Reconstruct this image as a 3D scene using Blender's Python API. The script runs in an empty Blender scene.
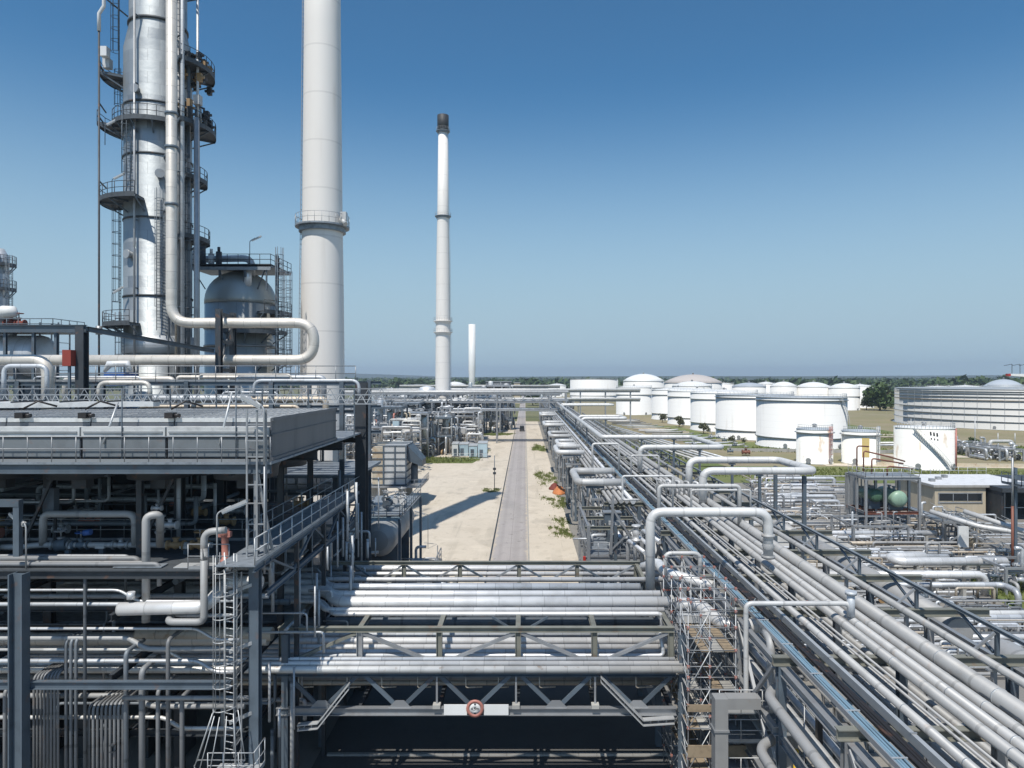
import bpy, math, random
from mathutils import Vector, Matrix
from math import sin, cos, pi, radians, sqrt
random.seed(7)
S = bpy.context.scene
COL = S.collection
F, H, VX, VY = 683.0, 21.0, 525.0, 378.0      # focal length in px, eye height, vanishing point of the road
def P(px, py, Y): return ((px-VX)/F*Y, Y, H-(py-VY)/F*Y)
def GY(py, z=0.0): return F*(H-z)/(py-VY)
def PX(px, Y): return (px-VX)/F*Y
def PZ(py, Y): return H-(py-VY)/F*Y
ORD = ['first','second','third','fourth','fifth','sixth','seventh','eighth','ninth','tenth','eleventh','twelfth','thirteenth','fourteenth','fifteenth','sixteenth','seventeenth','eighteenth','nineteenth','twentieth','last']

# ------------------------------------------------------------------ materials
def newmat(name):
    m = bpy.data.materials.new(name); m.use_nodes = True
    nt = m.node_tree; b = nt.nodes['Principled BSDF']
    return m, nt, b
def N(nt, t, **kw):
    n = nt.nodes.new(t)
    for k, v in kw.items(): setattr(n, k, v)
    return n
def mixc(nt, fac, a, b, mode='MIX'):
    m = N(nt, 'ShaderNodeMix', data_type='RGBA', blend_type=mode)
    for s, v in ((0, fac), (6, a), (7, b)):
        if hasattr(v, 'is_output'): nt.links.new(v, m.inputs[s])
        elif s == 0: m.inputs[0].default_value = v
        else: m.inputs[s].default_value = (*v, 1)
    return m.outputs[2]
def mathn(nt, op, a, b=None, clamp=False):
    m = N(nt, 'ShaderNodeMath', operation=op, use_clamp=clamp)
    for i, v in enumerate((a, b)):
        if v is None: continue
        if hasattr(v, 'is_output'): nt.links.new(v, m.inputs[i])
        else: m.inputs[i].default_value = v
    return m.outputs[0]
def ramp(nt, v, lo, hi):
    m = N(nt, 'ShaderNodeMapRange', interpolation_type='SMOOTHSTEP')
    nt.links.new(v, m.inputs[0]); m.inputs[1].default_value = lo; m.inputs[2].default_value = hi
    return m.outputs[0]
def noise(nt, scale, detail=4, vec=None, stretch=None):
    n = N(nt, 'ShaderNodeTexNoise'); n.inputs['Scale'].default_value = scale; n.inputs['Detail'].default_value = detail
    if vec is None: vec = N(nt, 'ShaderNodeNewGeometry').outputs['Position']
    if stretch:
        mp = N(nt, 'ShaderNodeMapping'); mp.inputs['Scale'].default_value = stretch
        nt.links.new(vec, mp.inputs[0]); vec = mp.outputs[0]
    nt.links.new(vec, n.inputs['Vector'])
    return n.outputs['Fac']
def bump(nt, b, h, strength, dist=0.02):
    bp = N(nt, 'ShaderNodeBump'); bp.inputs['Strength'].default_value = strength; bp.inputs['Distance'].default_value = dist
    nt.links.new(h, bp.inputs['Height']); nt.links.new(bp.outputs[0], b.inputs['Normal'])
def paint(name, c, rough=.5, metal=0., dirt=.35, dirtcol=None, scale=1.2, streak=False, rust=0., vary=.12):
    m, nt, b = newmat(name)
    d = tuple(x*.45 for x in c) if dirtcol is None else dirtcol
    n1 = noise(nt, scale, 6, stretch=(1, 1, .15) if streak else None)
    f = mathn(nt, 'MULTIPLY', ramp(nt, n1, .42, .75), dirt)
    col = mixc(nt, f, c, d)
    if rust:
        n2 = noise(nt, 2.1, 7)
        col = mixc(nt, mathn(nt, 'MULTIPLY', ramp(nt, n2, .60, .68), rust), col, (.23, .10, .045))
    if vary:
        r = N(nt, 'ShaderNodeObjectInfo').outputs['Random']
        v = mathn(nt, 'ADD', mathn(nt, 'MULTIPLY', r, 2*vary), 1-vary)
        hs = N(nt, 'ShaderNodeHueSaturation'); nt.links.new(v, hs.inputs['Value']); nt.links.new(col, hs.inputs['Color']); col = hs.outputs[0]
    nt.links.new(col, b.inputs['Base Color'])
    nt.links.new(mathn(nt, 'ADD', mathn(nt, 'MULTIPLY', n1, .25), rough-.12), b.inputs['Roughness'])
    b.inputs['Metallic'].default_value = metal
    return m
def clad(name, c, rough=.4, metal=.6, seg=1.0, rust=0.12, vary=.15, jit=.12, seam=.55):
    """sheet-metal insulation jackets: seams every seg metres along the pipe (UV.x = length in m)"""
    m, nt, b = newmat(name)
    uv = N(nt, 'ShaderNodeUVMap'); sp = N(nt, 'ShaderNodeSeparateXYZ'); nt.links.new(uv.outputs[0], sp.inputs[0])
    u = mathn(nt, 'DIVIDE', sp.outputs[0], seg); fl = mathn(nt, 'FLOOR', u); fr = mathn(nt, 'SUBTRACT', u, fl)
    rnd = N(nt, 'ShaderNodeObjectInfo').outputs['Random']
    wn = N(nt, 'ShaderNodeTexWhiteNoise', noise_dimensions='2D'); cb = N(nt, 'ShaderNodeCombineXYZ')
    nt.links.new(fl, cb.inputs[0]); nt.links.new(rnd, cb.inputs[1]); nt.links.new(cb.outputs[0], wn.inputs['Vector'])
    line = mathn(nt, 'LESS_THAN', fr, .05)
    n1 = noise(nt, 1.1, 6); n2 = noise(nt, 2.3, 7)
    col = mixc(nt, mathn(nt, 'MULTIPLY', ramp(nt, n1, .45, .75), .35), c, tuple(x*.55 for x in c))
    col = mixc(nt, mathn(nt, 'MULTIPLY', ramp(nt, n2, .60, .72), rust), col, (.28, .17, .09))
    col = mixc(nt, mathn(nt, 'MULTIPLY', line, seam), col, tuple(x*.35 for x in c))
    v = mathn(nt, 'ADD', mathn(nt, 'MULTIPLY', rnd, 2*vary), 1-vary-jit)
    v = mathn(nt, 'ADD', v, mathn(nt, 'MULTIPLY', wn.outputs['Value'], 2*jit))
    hs = N(nt, 'ShaderNodeHueSaturation'); nt.links.new(v, hs.inputs['Value']); nt.links.new(col, hs.inputs['Color'])
    nt.links.new(hs.outputs[0], b.inputs['Base Color'])
    nt.links.new(mathn(nt, 'ADD', mathn(nt, 'MULTIPLY', wn.outputs['Value'], .12), rough), b.inputs['Roughness'])
    b.inputs['Metallic'].default_value = metal
    bump(nt, b, noise(nt, 3.5, 3), .12, .03)
    return m
def tankpaint(name, c, seam=2.0, dirt=.3, dcol=(.42, .38, .32), rustf=.0, rough=.5):
    m, nt, b = newmat(name)
    g = N(nt, 'ShaderNodeNewGeometry'); sp = N(nt, 'ShaderNodeSeparateXYZ'); nt.links.new(g.outputs['Position'], sp.inputs[0])
    fr = mathn(nt, 'FRACT', mathn(nt, 'DIVIDE', sp.outputs[2], seam))
    line = mathn(nt, 'LESS_THAN', fr, .035)
    st = noise(nt, .9, 6, stretch=(1, 1, .06)); big = noise(nt, .12, 4)
    f = mathn(nt, 'MULTIPLY', mathn(nt, 'MULTIPLY', ramp(nt, st, .5, .8), ramp(nt, big, .4, .7)), dirt)
    col = mixc(nt, f, c, dcol)
    if rustf: col = mixc(nt, mathn(nt, 'MULTIPLY', ramp(nt, noise(nt, .5, 7, stretch=(1, 1, .4)), .58, .7), rustf), col, (.42, .24, .08))
    col = mixc(nt, mathn(nt, 'MULTIPLY', line, .25), col, tuple(x*.5 for x in c))
    nt.links.new(col, b.inputs['Base Color']); b.inputs['Roughness'].default_value = rough
    return m
def panelled(m, seam, nang, jit, streak=.0):
    """cladding sheets that each differ a little: cells of height seam and nang sheets round the vessel"""
    nt = m.node_tree; b = nt.nodes['Principled BSDF']; src = b.inputs['Base Color'].links[0].from_socket
    oc = N(nt, 'ShaderNodeTexCoord').outputs['Object']; sp = N(nt, 'ShaderNodeSeparateXYZ'); nt.links.new(oc, sp.inputs[0])
    ang = mathn(nt, 'ARCTAN2', sp.outputs[1], sp.outputs[0]); fz = mathn(nt, 'FLOOR', mathn(nt, 'DIVIDE', sp.outputs[2], seam))
    off = mathn(nt, 'MULTIPLY', mathn(nt, 'MODULO', fz, 2.0), .5)
    ua = mathn(nt, 'ADD', mathn(nt, 'MULTIPLY', ang, nang/6.2832), off); fa = mathn(nt, 'FLOOR', ua)
    wn = N(nt, 'ShaderNodeTexWhiteNoise', noise_dimensions='2D'); cb = N(nt, 'ShaderNodeCombineXYZ'); nt.links.new(fz, cb.inputs[0]); nt.links.new(fa, cb.inputs[1]); nt.links.new(cb.outputs[0], wn.inputs['Vector'])
    v = mathn(nt, 'ADD', mathn(nt, 'MULTIPLY', wn.outputs['Value'], 2*jit), 1-jit)
    edge = mathn(nt, 'LESS_THAN', mathn(nt, 'SUBTRACT', ua, fa), .03); v = mathn(nt, 'MULTIPLY', v, mathn(nt, 'SUBTRACT', 1.0, mathn(nt, 'MULTIPLY', edge, .25)))
    hs = N(nt, 'ShaderNodeHueSaturation'); nt.links.new(v, hs.inputs['Value']); nt.links.new(src, hs.inputs['Color']); nt.links.new(hs.outputs[0], b.inputs['Base Color'])
    r0 = b.inputs['Roughness'].default_value
    nt.links.new(mathn(nt, 'ADD', mathn(nt, 'MULTIPLY', wn.outputs['Value'], .16), r0-.06), b.inputs['Roughness'])
    bump(nt, b, noise(nt, 1.4, 3), .35, .06)
    return m
def ground_mat(name, c1, c2, c3, s1=.05, s2=.6, rough=.95, bumpS=.25, patch=None):
    m, nt, b = newmat(name)
    a = noise(nt, s1, 6); d = noise(nt, s2, 8)
    col = mixc(nt, ramp(nt, a, .38, .62), c1, c2)
    col = mixc(nt, mathn(nt, 'MULTIPLY', ramp(nt, d, .48, .72), .7), col, c3)
    if patch:
        col = mixc(nt, mathn(nt, 'MULTIPLY', ramp(nt, noise(nt, .17, 5, stretch=(1, .35, 1)), .55, .66), .55), col, patch)
    fine = noise(nt, 6, 6)
    col = mixc(nt, .35, col, mixc(nt, fine, tuple(x*.6 for x in c1), tuple(min(1, x*1.35) for x in c1)))
    nt.links.new(col, b.inputs['Base Color']); b.inputs['Roughness'].default_value = rough
    bump(nt, b, d, bumpS, .1)
    return m
M = {}
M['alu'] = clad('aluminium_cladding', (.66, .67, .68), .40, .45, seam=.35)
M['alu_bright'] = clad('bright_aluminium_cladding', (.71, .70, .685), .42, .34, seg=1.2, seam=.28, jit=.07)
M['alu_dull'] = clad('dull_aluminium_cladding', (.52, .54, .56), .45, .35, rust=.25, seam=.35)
M['alu_stain'] = clad('stained_aluminium', (.66, .65, .62), .42, .35, rust=.55, seam=.3)
M['alu_brown'] = clad('stained_cladding', (.52, .45, .36), .5, .35, rust=.6)
M['greypipe'] = clad('grey_painted_pipe', (.365, .365, .36), .5, .15, seg=3.0, rust=.22, vary=.14, jit=.05, seam=.35)
M['midpipe'] = clad('mid_grey_pipe', (.22, .225, .23), .5, .15, seg=3.0, vary=.2, rust=.25, jit=.05, seam=.3)  # darker grey pipe copy: partial shade on the conduit bundles in its colour
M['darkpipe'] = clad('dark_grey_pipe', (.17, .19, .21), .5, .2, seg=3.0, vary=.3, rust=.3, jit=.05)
M['whitepipe'] = clad('white_pipe', (.58, .575, .56), .45, .15, seg=2.0, rust=.1, jit=.06, seam=.3)
M['cream'] = clad('cream_riser_cladding', (.68, .63, .56), .45, .35, seg=1.5, rust=.12, jit=.04, vary=.03, seam=.3)
M['column'] = tankpaint('column_cladding', (.36, .38, .385), 1.05, .5, (.24, .26, .28)); M['column'].node_tree.nodes['Principled BSDF'].inputs['Metallic'].default_value = .78
M['column'].node_tree.nodes['Principled BSDF'].inputs['Roughness'].default_value = .5; panelled(M['column'], 1.05, 9, .16)
M['vessel'] = tankpaint('vessel_cladding', (.50, .52, .51), 1.6, .7, (.20, .23, .23)); M['vessel'].node_tree.nodes['Principled BSDF'].inputs['Metallic'].default_value = .65
M['vessel'].node_tree.nodes['Principled BSDF'].inputs['Roughness'].default_value = .42; panelled(M['vessel'], 1.6, 12, .12)
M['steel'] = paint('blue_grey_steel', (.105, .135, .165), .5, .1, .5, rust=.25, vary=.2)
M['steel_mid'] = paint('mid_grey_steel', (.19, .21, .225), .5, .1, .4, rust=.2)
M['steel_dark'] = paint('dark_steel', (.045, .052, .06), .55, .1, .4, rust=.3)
M['steel_olive'] = paint('olive_grey_steel', (.20, .20, .17), .6, 0, .5, rust=.25)
M['galv'] = paint('galvanised_steel', (.36, .37, .38), .45, .45, .35, rust=.1)
M['galv_lt'] = paint('pale_galvanised_steel', (.52, .53, .53), .45, .35, .3, rust=.08)
M['grating'] = paint('walkway_grating', (.26, .29, .32), .55, .25, .6, scale=3)
M['bundle'] = paint('finned_tube_bundle', (.60, .61, .60), .55, .12, .5, scale=2.2, vary=.1)
M['deck_dark'] = paint('dark_grating', (.085, .095, .105), .6, .2, .5, scale=3)
M['box_side'] = paint('plenum_sheet', (.125, .135, .15), .5, .25, .4, streak=True)
M['white'] = paint('white_paint', (.74, .74, .72), .45, 0, .25, (.45, .42, .38), streak=True)
M['stack'] = tankpaint('stack_paint', (.77, .735, .69), 5.2, .55, (.52, .47, .41), rough=.6)
M['cap'] = paint('sooty_steel', (.05, .052, .055), .6, .2, .3)
M['dome'] = tankpaint('vessel_dome_cladding', (.36, .385, .38), 50, .95, (.10, .115, .115)); M['dome'].node_tree.nodes['Principled BSDF'].inputs['Metallic'].default_value = .5
M['tank'] = tankpaint('tank_white', (.69, .685, .66), dirt=.6)
M['tank_dirty'] = tankpaint('tank_white_rusty', (.78, .77, .72), 1.8, .6, (.5, .42, .3), .55)
M['tank_roof'] = tankpaint('tank_roof_white', (.76, .76, .74), 50, .5, (.5, .48, .44))
M['tank_roof_brown'] = tankpaint('tank_roof_brown', (.52, .47, .43), 50, .5, (.4, .34, .3))
M['tank_roof_grey'] = tankpaint('tank_roof_grey', (.42, .46, .50), 50, .5, (.3, .32, .35))
M['tank_grey'] = tankpaint('tank_silver', (.50, .495, .47), 2.6, .8, (.34, .36, .38))
M['rustrail'] = paint('rust_red_steel', (.22, .085, .055), .6, 0, .5)
M['darkred'] = paint('dark_red_cover', (.19, .045, .03), .75, 0, .4, vary=0)
M['red'] = paint('red_paint', (.42, .035, .025), .45, 0, .3, vary=0)
M['orange'] = paint('orange_tarpaulin', (.55, .20, .07), .75, 0, .3)
M['salmon_dark'] = paint('weathered_red_paint', (.27, .045, .03), .55, 0, .5, vary=0)
M['salmon'] = paint('faded_red_paint', (.46, .19, .15), .55, 0, .4)
M['blue'] = paint('cyan_cable_sheath', (.19, .29, .36), .4, 0, .3, vary=.1)
M['bluepaint'] = paint('blue_paint', (.03, .10, .32), .45, 0, .3)
M['ltblue'] = paint('pale_blue_paint', (.42, .54, .60), .5, 0, .4, streak=True)
M['black'] = paint('black_cable', (.022, .02, .02), .5, 0, .3, (.06, .04, .035), rust=.3)
M['green'] = paint('pale_green_paint', (.30, .44, .33), .4, 0, .4, streak=True)
M['green_dark'] = paint('dark_green_paint', (.07, .14, .09), .45, 0, .4)
M['yellow'] = paint('yellow_paint', (.65, .42, .03), .5, 0, .4)
M['yellow_stain'] = tankpaint('yellow_rust_stain', (.66, .50, .20), 1.8, .7, (.70, .62, .45), .5)
M['brown'] = paint('brown_valve_paint', (.34, .22, .11), .55, 0, .5)
M['plank'] = paint('scaffold_plank', (.30, .235, .16), .85, 0, .5, scale=4)
M['beige'] = paint('beige_render', (.50, .43, .32), .85, 0, .35, streak=True)
M['concrete'] = paint('concrete', (.40, .39, .36), .9, 0, .5, streak=True)
M['roofwhite'] = paint('white_roof_felt', (.66, .67, .68), .7, 0, .4)
M['rustpanel'] = paint('rusty_panel', (.52, .46, .36), .6, 0, .5, (.40, .24, .10), scale=.8, rust=.5)
M['panel'] = paint('pale_panel', (.62, .62, .61), .45, .1, .4, streak=True)
M['trunk'] = paint('bark', (.10, .07, .05), .9)
M['tarp'] = paint('white_tarpaulin', (.72, .72, .70), .6)
M['gravel'] = paint('grey_gravel', (.22, .22, .22), .95, scale=5)
m, nt, b = newmat('window_glass'); b.inputs['Base Color'].default_value = (.02, .025, .03, 1); b.inputs['Roughness'].default_value = .08; M['glass'] = m
m, nt, b = newmat('lamp_diffuser'); b.inputs['Base Color'].default_value = (.72, .72, .70, 1); b.inputs['Roughness'].default_value = .3; M['lampglass'] = m
def leafmat(name, a, bcol):
    m, nt, b = newmat(name)
    n = noise(nt, .35, 4); r = N(nt, 'ShaderNodeNewGeometry').outputs['Random Per Island']
    nt.links.new(mixc(nt, mathn(nt, 'MULTIPLY', mathn(nt, 'ADD', n, r), .5), a, bcol), b.inputs['Base Color']); b.inputs['Roughness'].default_value = .7
    return m
M['leaf'] = leafmat('leaves', (.02, .045, .015), (.085, .13, .035))
M['leaf_dry'] = leafmat('dry_leaves', (.06, .07, .04), (.14, .14, .08))
M['grass'] = leafmat('grass_blades', (.07, .11, .02), (.21, .22, .07))
M['grassground'] = ground_mat('grass_ground', (.115, .15, .04), (.19, .19, .07), (.085, .12, .03), .03, .5)
M['sand'] = ground_mat('sandy_yard', (.56, .49, .395), (.61, .54, .44), (.47, .41, .32), .06, .4, patch=(.40, .34, .26))
M['field'] = ground_mat('fields', (.13, .14, .06), (.22, .19, .11), (.08, .10, .04), .006, .05)
M['soil'] = ground_mat('tank_farm_soil', (.27, .23, .14), (.20, .19, .085), (.23, .165, .11), .03, .3)
M['plantfloor'] = ground_mat('plant_floor', (.21, .20, .185), (.27, .25, .215), (.13, .125, .11), .08, .5)
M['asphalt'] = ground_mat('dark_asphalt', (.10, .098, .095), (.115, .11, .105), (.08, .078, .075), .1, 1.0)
M['roadlight'] = ground_mat('worn_road', (.37, .34, .32), (.39, .355, .34), (.31, .285, .27), .08, .5, bumpS=.1, patch=(.25, .235, .225))
def sand_detail(m):
    nt = m.node_tree; b = nt.nodes['Principled BSDF']; src = b.inputs['Base Color'].links[0].from_socket
    t1 = ramp(nt, noise(nt, .55, 5, stretch=(1, .035, 1)), .54, .62); t2 = ramp(nt, noise(nt, .05, 3), .42, .6)
    col = mixc(nt, mathn(nt, 'MULTIPLY', mathn(nt, 'MULTIPLY', t1, t2), .55), src, (.39, .345, .275))
    col = mixc(nt, mathn(nt, 'MULTIPLY', ramp(nt, noise(nt, .9, 8), .56, .70), .5), col, (.36, .315, .24))
    col = mixc(nt, mathn(nt, 'MULTIPLY', ramp(nt, noise(nt, .22, 7), .60, .68), .4), col, (.66, .58, .47))
    pos = N(nt, 'ShaderNodeNewGeometry').outputs['Position']; sp = N(nt, 'ShaderNodeSeparateXYZ'); nt.links.new(pos, sp.inputs[0]); brk = ramp(nt, noise(nt, .25, 4), .45, .6)
    for ax, per, wd in ((0, 4.6, .016), (1, 6.0, .014)):
        ln = mathn(nt, 'LESS_THAN', mathn(nt, 'FRACT', mathn(nt, 'DIVIDE', sp.outputs[ax], per)), wd)
        col = mixc(nt, mathn(nt, 'MULTIPLY', mathn(nt, 'MULTIPLY', ln, brk), .4), col, (.30, .27, .21))
    col = mixc(nt, mathn(nt, 'MULTIPLY', ramp(nt, noise(nt, .13, 6, stretch=(1, .6, 1)), .62, .66), .3), col, (.30, .27, .22))
    nt.links.new(col, b.inputs['Base Color'])
def road_detail(m):
    nt = m.node_tree; b = nt.nodes['Principled BSDF']; src = b.inputs['Base Color'].links[0].from_socket
    pos = N(nt, 'ShaderNodeNewGeometry').outputs['Position']; sp = N(nt, 'ShaderNodeSeparateXYZ'); nt.links.new(pos, sp.inputs[0]); x = sp.outputs[0]
    vo = N(nt, 'ShaderNodeTexVoronoi', feature='DISTANCE_TO_EDGE'); vo.inputs['Scale'].default_value = .32; nt.links.new(pos, vo.inputs['Vector'])
    crack = mathn(nt, 'MULTIPLY', mathn(nt, 'LESS_THAN', vo.outputs[0], .012), ramp(nt, noise(nt, .12, 3), .45, .6))
    col = mixc(nt, mathn(nt, 'MULTIPLY', crack, .25), src, (.13, .12, .115))
    joint = mathn(nt, 'LESS_THAN', mathn(nt, 'ABSOLUTE', mathn(nt, 'ADD', x, 1.75)), .035)
    col = mixc(nt, mathn(nt, 'MULTIPLY', joint, .45), col, (.15, .14, .13))
    for xc in (-3.0, -1.3, -.9, .0):
        w = mathn(nt, 'SUBTRACT', 1.0, ramp(nt, mathn(nt, 'ABSOLUTE', mathn(nt, 'SUBTRACT', x, xc)), .05, .4))
        col = mixc(nt, mathn(nt, 'MULTIPLY', mathn(nt, 'MULTIPLY', w, noise(nt, .3, 4, stretch=(1, .1, 1))), .38), col, (.19, .175, .165))
    ed = mathn(nt, 'ABSOLUTE', mathn(nt, 'ADD', x, 1.8)); ed = mathn(nt, 'ADD', ed, mathn(nt, 'MULTIPLY', mathn(nt, 'SUBTRACT', noise(nt, .6, 7), .5), 1.5))
    col = mixc(nt, mathn(nt, 'MULTIPLY', ramp(nt, ed, 1.75, 2.25), .85), col, (.50, .43, .335))
    col = mixc(nt, mathn(nt, 'MULTIPLY', ramp(nt, noise(nt, .8, 6), .62, .7), .5), col, (.17, .16, .15))
    nt.links.new(col, b.inputs['Base Color'])
sand_detail(M['sand']); road_detail(M['roadlight'])
M['kerb'] = paint('kerb_stone', (.34, .33, .31), .9)
M['hill'] = ground_mat('hill_woods', (.035, .055, .03), (.07, .085, .045), (.03, .045, .025), .004, .02)

# ------------------------------------------------------------------ mesh builder
class MB:
    def __init__(s): s.v = []; s.f = []; s.sm = []; s.uv = []
    def quadbox(s, c8):
        o = len(s.v); s.v += [tuple(p) for p in c8]
        for q in ((0,3,2,1),(4,5,6,7),(0,1,5,4),(1,2,6,5),(2,3,7,6),(3,0,4,7)):
            s.f.append(tuple(o+i for i in q)); s.sm.append(False); s.uv.append(((0,0),)*4)
        return s
    def box(s, x0, x1, y0, y1, z0, z1):
        return s.quadbox([(x0,y0,z0),(x1,y0,z0),(x1,y1,z0),(x0,y1,z0),(x0,y0,z1),(x1,y0,z1),(x1,y1,z1),(x0,y1,z1)])
    def frame(s, p, q, up=None):
        p, q = Vector(p), Vector(q); d = (q-p).normalized()
        if up is None: up = Vector((0,0,1)) if abs(d.z) < .95 else Vector((0,1,0))
        sx = d.cross(Vector(up)).normalized(); uz = sx.cross(d).normalized()
        return p, q, d, sx, uz
    def bar(s, p, q, w, h=None, up=None):
        h = w if h is None else h
        p, q, d, a, u = s.frame(p, q, up); a = a*(w/2); u = u*(h/2)
        return s.quadbox([p-a-u, p+a-u, q+a-u, q-a-u, p-a+u, p+a+u, q+a+u, q-a+u])
    def ibeam(s, p, q, h, w, t=None, up=None):
        t = t or max(.02, h*.09); p, q, d, a, u = s.frame(p, q, up)
        prof = [(-w/2,-h/2),(w/2,-h/2),(w/2,-h/2+t),(t/2,-h/2+t),(t/2,h/2-t),(w/2,h/2-t),(w/2,h/2),(-w/2,h/2),(-w/2,h/2-t),(-t/2,h/2-t),(-t/2,-h/2+t),(-w/2,-h/2+t)]
        o = len(s.v); n = 12
        for e in (p, q): s.v += [tuple(e+a*x+u*y) for x, y in prof]
        for i in range(n):
            j = (i+1) % n; s.f.append((o+i, o+j, o+n+j, o+n+i)); s.sm.append(False); s.uv.append(((0,0),)*4)
        s.f.append(tuple(o+i for i in reversed(range(n)))); s.sm.append(False); s.uv.append(((0,0),)*n)
        s.f.append(tuple(o+n+i for i in range(n))); s.sm.append(False); s.uv.append(((0,0),)*n)
        return s
    def rings(s, rg, n, caps=True, lens=None, closed=False):
        o = len(s.v)
        for r in rg: s.v += [tuple(p) for p in r]
        if lens is None: lens = list(range(len(rg)))
        m = len(rg)
        for k in range(m if closed else m-1):
            k2 = (k+1) % m
            for i in range(n):
                j = (i+1) % n
                s.f.append((o+k*n+i, o+k*n+j, o+k2*n+j, o+k2*n+i)); s.sm.append(True)
                l0 = lens[k]; l1 = lens[k2] if k2 > k else lens[k]+1
                s.uv.append(((l0,i/n),(l0,(i+1)/n),(l1,(i+1)/n),(l1,i/n)))
        if caps and not closed:
            s.f.append(tuple(o+i for i in reversed(range(n)))); s.sm.append(False); s.uv.append(((lens[0]+.5,0),)*n)
            s.f.append(tuple(o+(m-1)*n+i for i in range(n))); s.sm.append(False); s.uv.append(((lens[-1]-.5,0),)*n)
        return s
    def tube(s, pts, r, n=10, caps=True):
        pts = [Vector(p) for p in pts]
        if isinstance(r, (int, float)): r = [r]*len(pts)
        d0 = (pts[1]-pts[0]).normalized()
        up = Vector((0,0,1)) if abs(d0.z) < .9 else Vector((1,0,0))
        a = d0.cross(up).normalized(); rg = []; L = [0]
        for i, p in enumerate(pts):
            if i == 0: d = d0
            elif i == len(pts)-1: d = (pts[i]-pts[i-1]).normalized()
            else: d = ((pts[i]-pts[i-1]).normalized()+(pts[i+1]-pts[i]).normalized()).normalized()
            a = (a-d*a.dot(d)).normalized(); u = a.cross(d)
            if i: L.append(L[-1]+(pts[i]-pts[i-1]).length)
            rg.append([p+a*(r[i]*cos(2*pi*k/n))+u*(r[i]*sin(2*pi*k/n)) for k in range(n)])
        return s.rings(rg, n, caps, L)
    def cyl(s, p, q, r, n=16, r2=None): return s.tube([p, q], [r, r if r2 is None else r2], n)
    def lathe(s, c, prof, n=32):
        rg = [[(c[0]+r*cos(2*pi*k/n), c[1]+r*sin(2*pi*k/n), c[2]+z) for k in range(n)] for r, z in prof]
        return s.rings(rg, n, True, [z for r, z in prof])
    def arc_slab(s, c, r0, r1, z0, z1, a0, a1, n=20):
        o = len(s.v)
        for k in range(n+1):
            t = radians(a0+(a1-a0)*k/n); x, y = cos(t), sin(t)
            s.v += [(c[0]+x*r0,c[1]+y*r0,z0),(c[0]+x*r1,c[1]+y*r1,z0),(c[0]+x*r1,c[1]+y*r1,z1),(c[0]+x*r0,c[1]+y*r0,z1)]
        for k in range(n):
            b = o+4*k
            for i in range(4):
                j = (i+1) % 4; s.f.append((b+i,b+j,b+4+j,b+4+i)); s.sm.append(False); s.uv.append(((0,0),)*4)
        for b in (o, o+4*n): s.f.append((b,b+1,b+2,b+3)); s.sm.append(False); s.uv.append(((0,0),)*4)
        return s
    def face(s, pts, smooth=False):
        o = len(s.v); s.v += [tuple(p) for p in pts]; s.f.append(tuple(range(o, o+len(pts)))); s.sm.append(smooth); s.uv.append(((0,0),)*len(pts)); return s
    def build(s, name, mat, parent=None, origin=None):
        if not s.v: return None
        if parent is not None: off = world_loc(parent)
        elif origin is not None: off = Vector(origin)
        else:
            xs = [p[0] for p in s.v]; ys = [p[1] for p in s.v]; zs = [p[2] for p in s.v]
            off = Vector(((min(xs)+max(xs))/2, (min(ys)+max(ys))/2, min(zs)))
        me = bpy.data.meshes.new(name)
        me.from_pydata([(p[0]-off.x, p[1]-off.y, p[2]-off.z) for p in s.v], [], s.f)
        me.polygons.foreach_set('use_smooth', s.sm)
        ul = me.uv_layers.new(name='UVMap'); flat = []
        for u in s.uv:
            for a in u: flat += [float(a[0]), float(a[1])]
        ul.data.foreach_set('uv', flat)
        me.materials.append(M[mat] if isinstance(mat, str) else mat)
        me.update()
        o = bpy.data.objects.new(name, me); COL.objects.link(o)
        if parent is not None: o.parent = parent
        else: o.location = off
        return o
def world_loc(o):
    v = Vector(o.location)
    while o.parent: o = o.parent; v += Vector(o.location)
    return v
def bend(pts, R, k=5):
    """round the corners of a polyline with radius R"""
    pts = [Vector(p) for p in pts]; out = [pts[0]]
    for i in range(1, len(pts)-1):
        a, b, c = pts[i-1], pts[i], pts[i+1]; d1 = (a-b); d2 = (c-b)
        r = min(R, d1.length*.49, d2.length*.49); p1 = b+d1.normalized()*r; p2 = b+d2.normalized()*r
        for j in range(k+1):
            t = j/k; out.append(p1*(1-t)**2+b*2*t*(1-t)+p2*t*t)
    out.append(pts[-1]); return out
LABELS = []
def tag(o, label, cat, group=None, kind=None):
    o['label'] = label; o['category'] = cat
    if group: o['group'] = group
    if kind: o['kind'] = kind
    LABELS.append((label, o.name, group)); return o
def thing(name, label, cat, loc, group=None):
    o = bpy.data.objects.new(name, None); o.empty_display_size = .3; COL.objects.link(o); o.location = loc
    return tag(o, label, cat, group)
def struct(name, mb, mat, label, cat):
    o = mb.build(name, mat); o['kind'] = 'structure'; o['label'] = label; o['category'] = cat; return o
def sheet(name, pts, z, mat, label, cat='ground'):
    return struct(name, MB().face([(x, y, z) for x, y in pts]), mat, label, cat)
def pipe(pts, r, label, mat='greypipe', R=None, name='pipe', cat='pipe', group=None, n=10, flanges=()):
    """one pipe run: body, with flange collars as parts where wanted"""
    path = bend(pts, R if R else r*3) if len(pts) > 2 else pts
    if not flanges:
        return tag(MB().tube(path, r, n).build(name, mat), label, cat, group)
    mb = MB().tube(path, r, n); o = mb.build(name, mat); tag(o, label, cat, group)
    for p, d in flanges:
        p = Vector(p); d = Vector(d).normalized()
        MB().cyl(p-d*.05, p+d*.05, r*1.55, n+2).build('flange', 'galv', o)
    return o
def part(mb, name, mat, parent): return mb.build(name, mat, parent)
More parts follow.
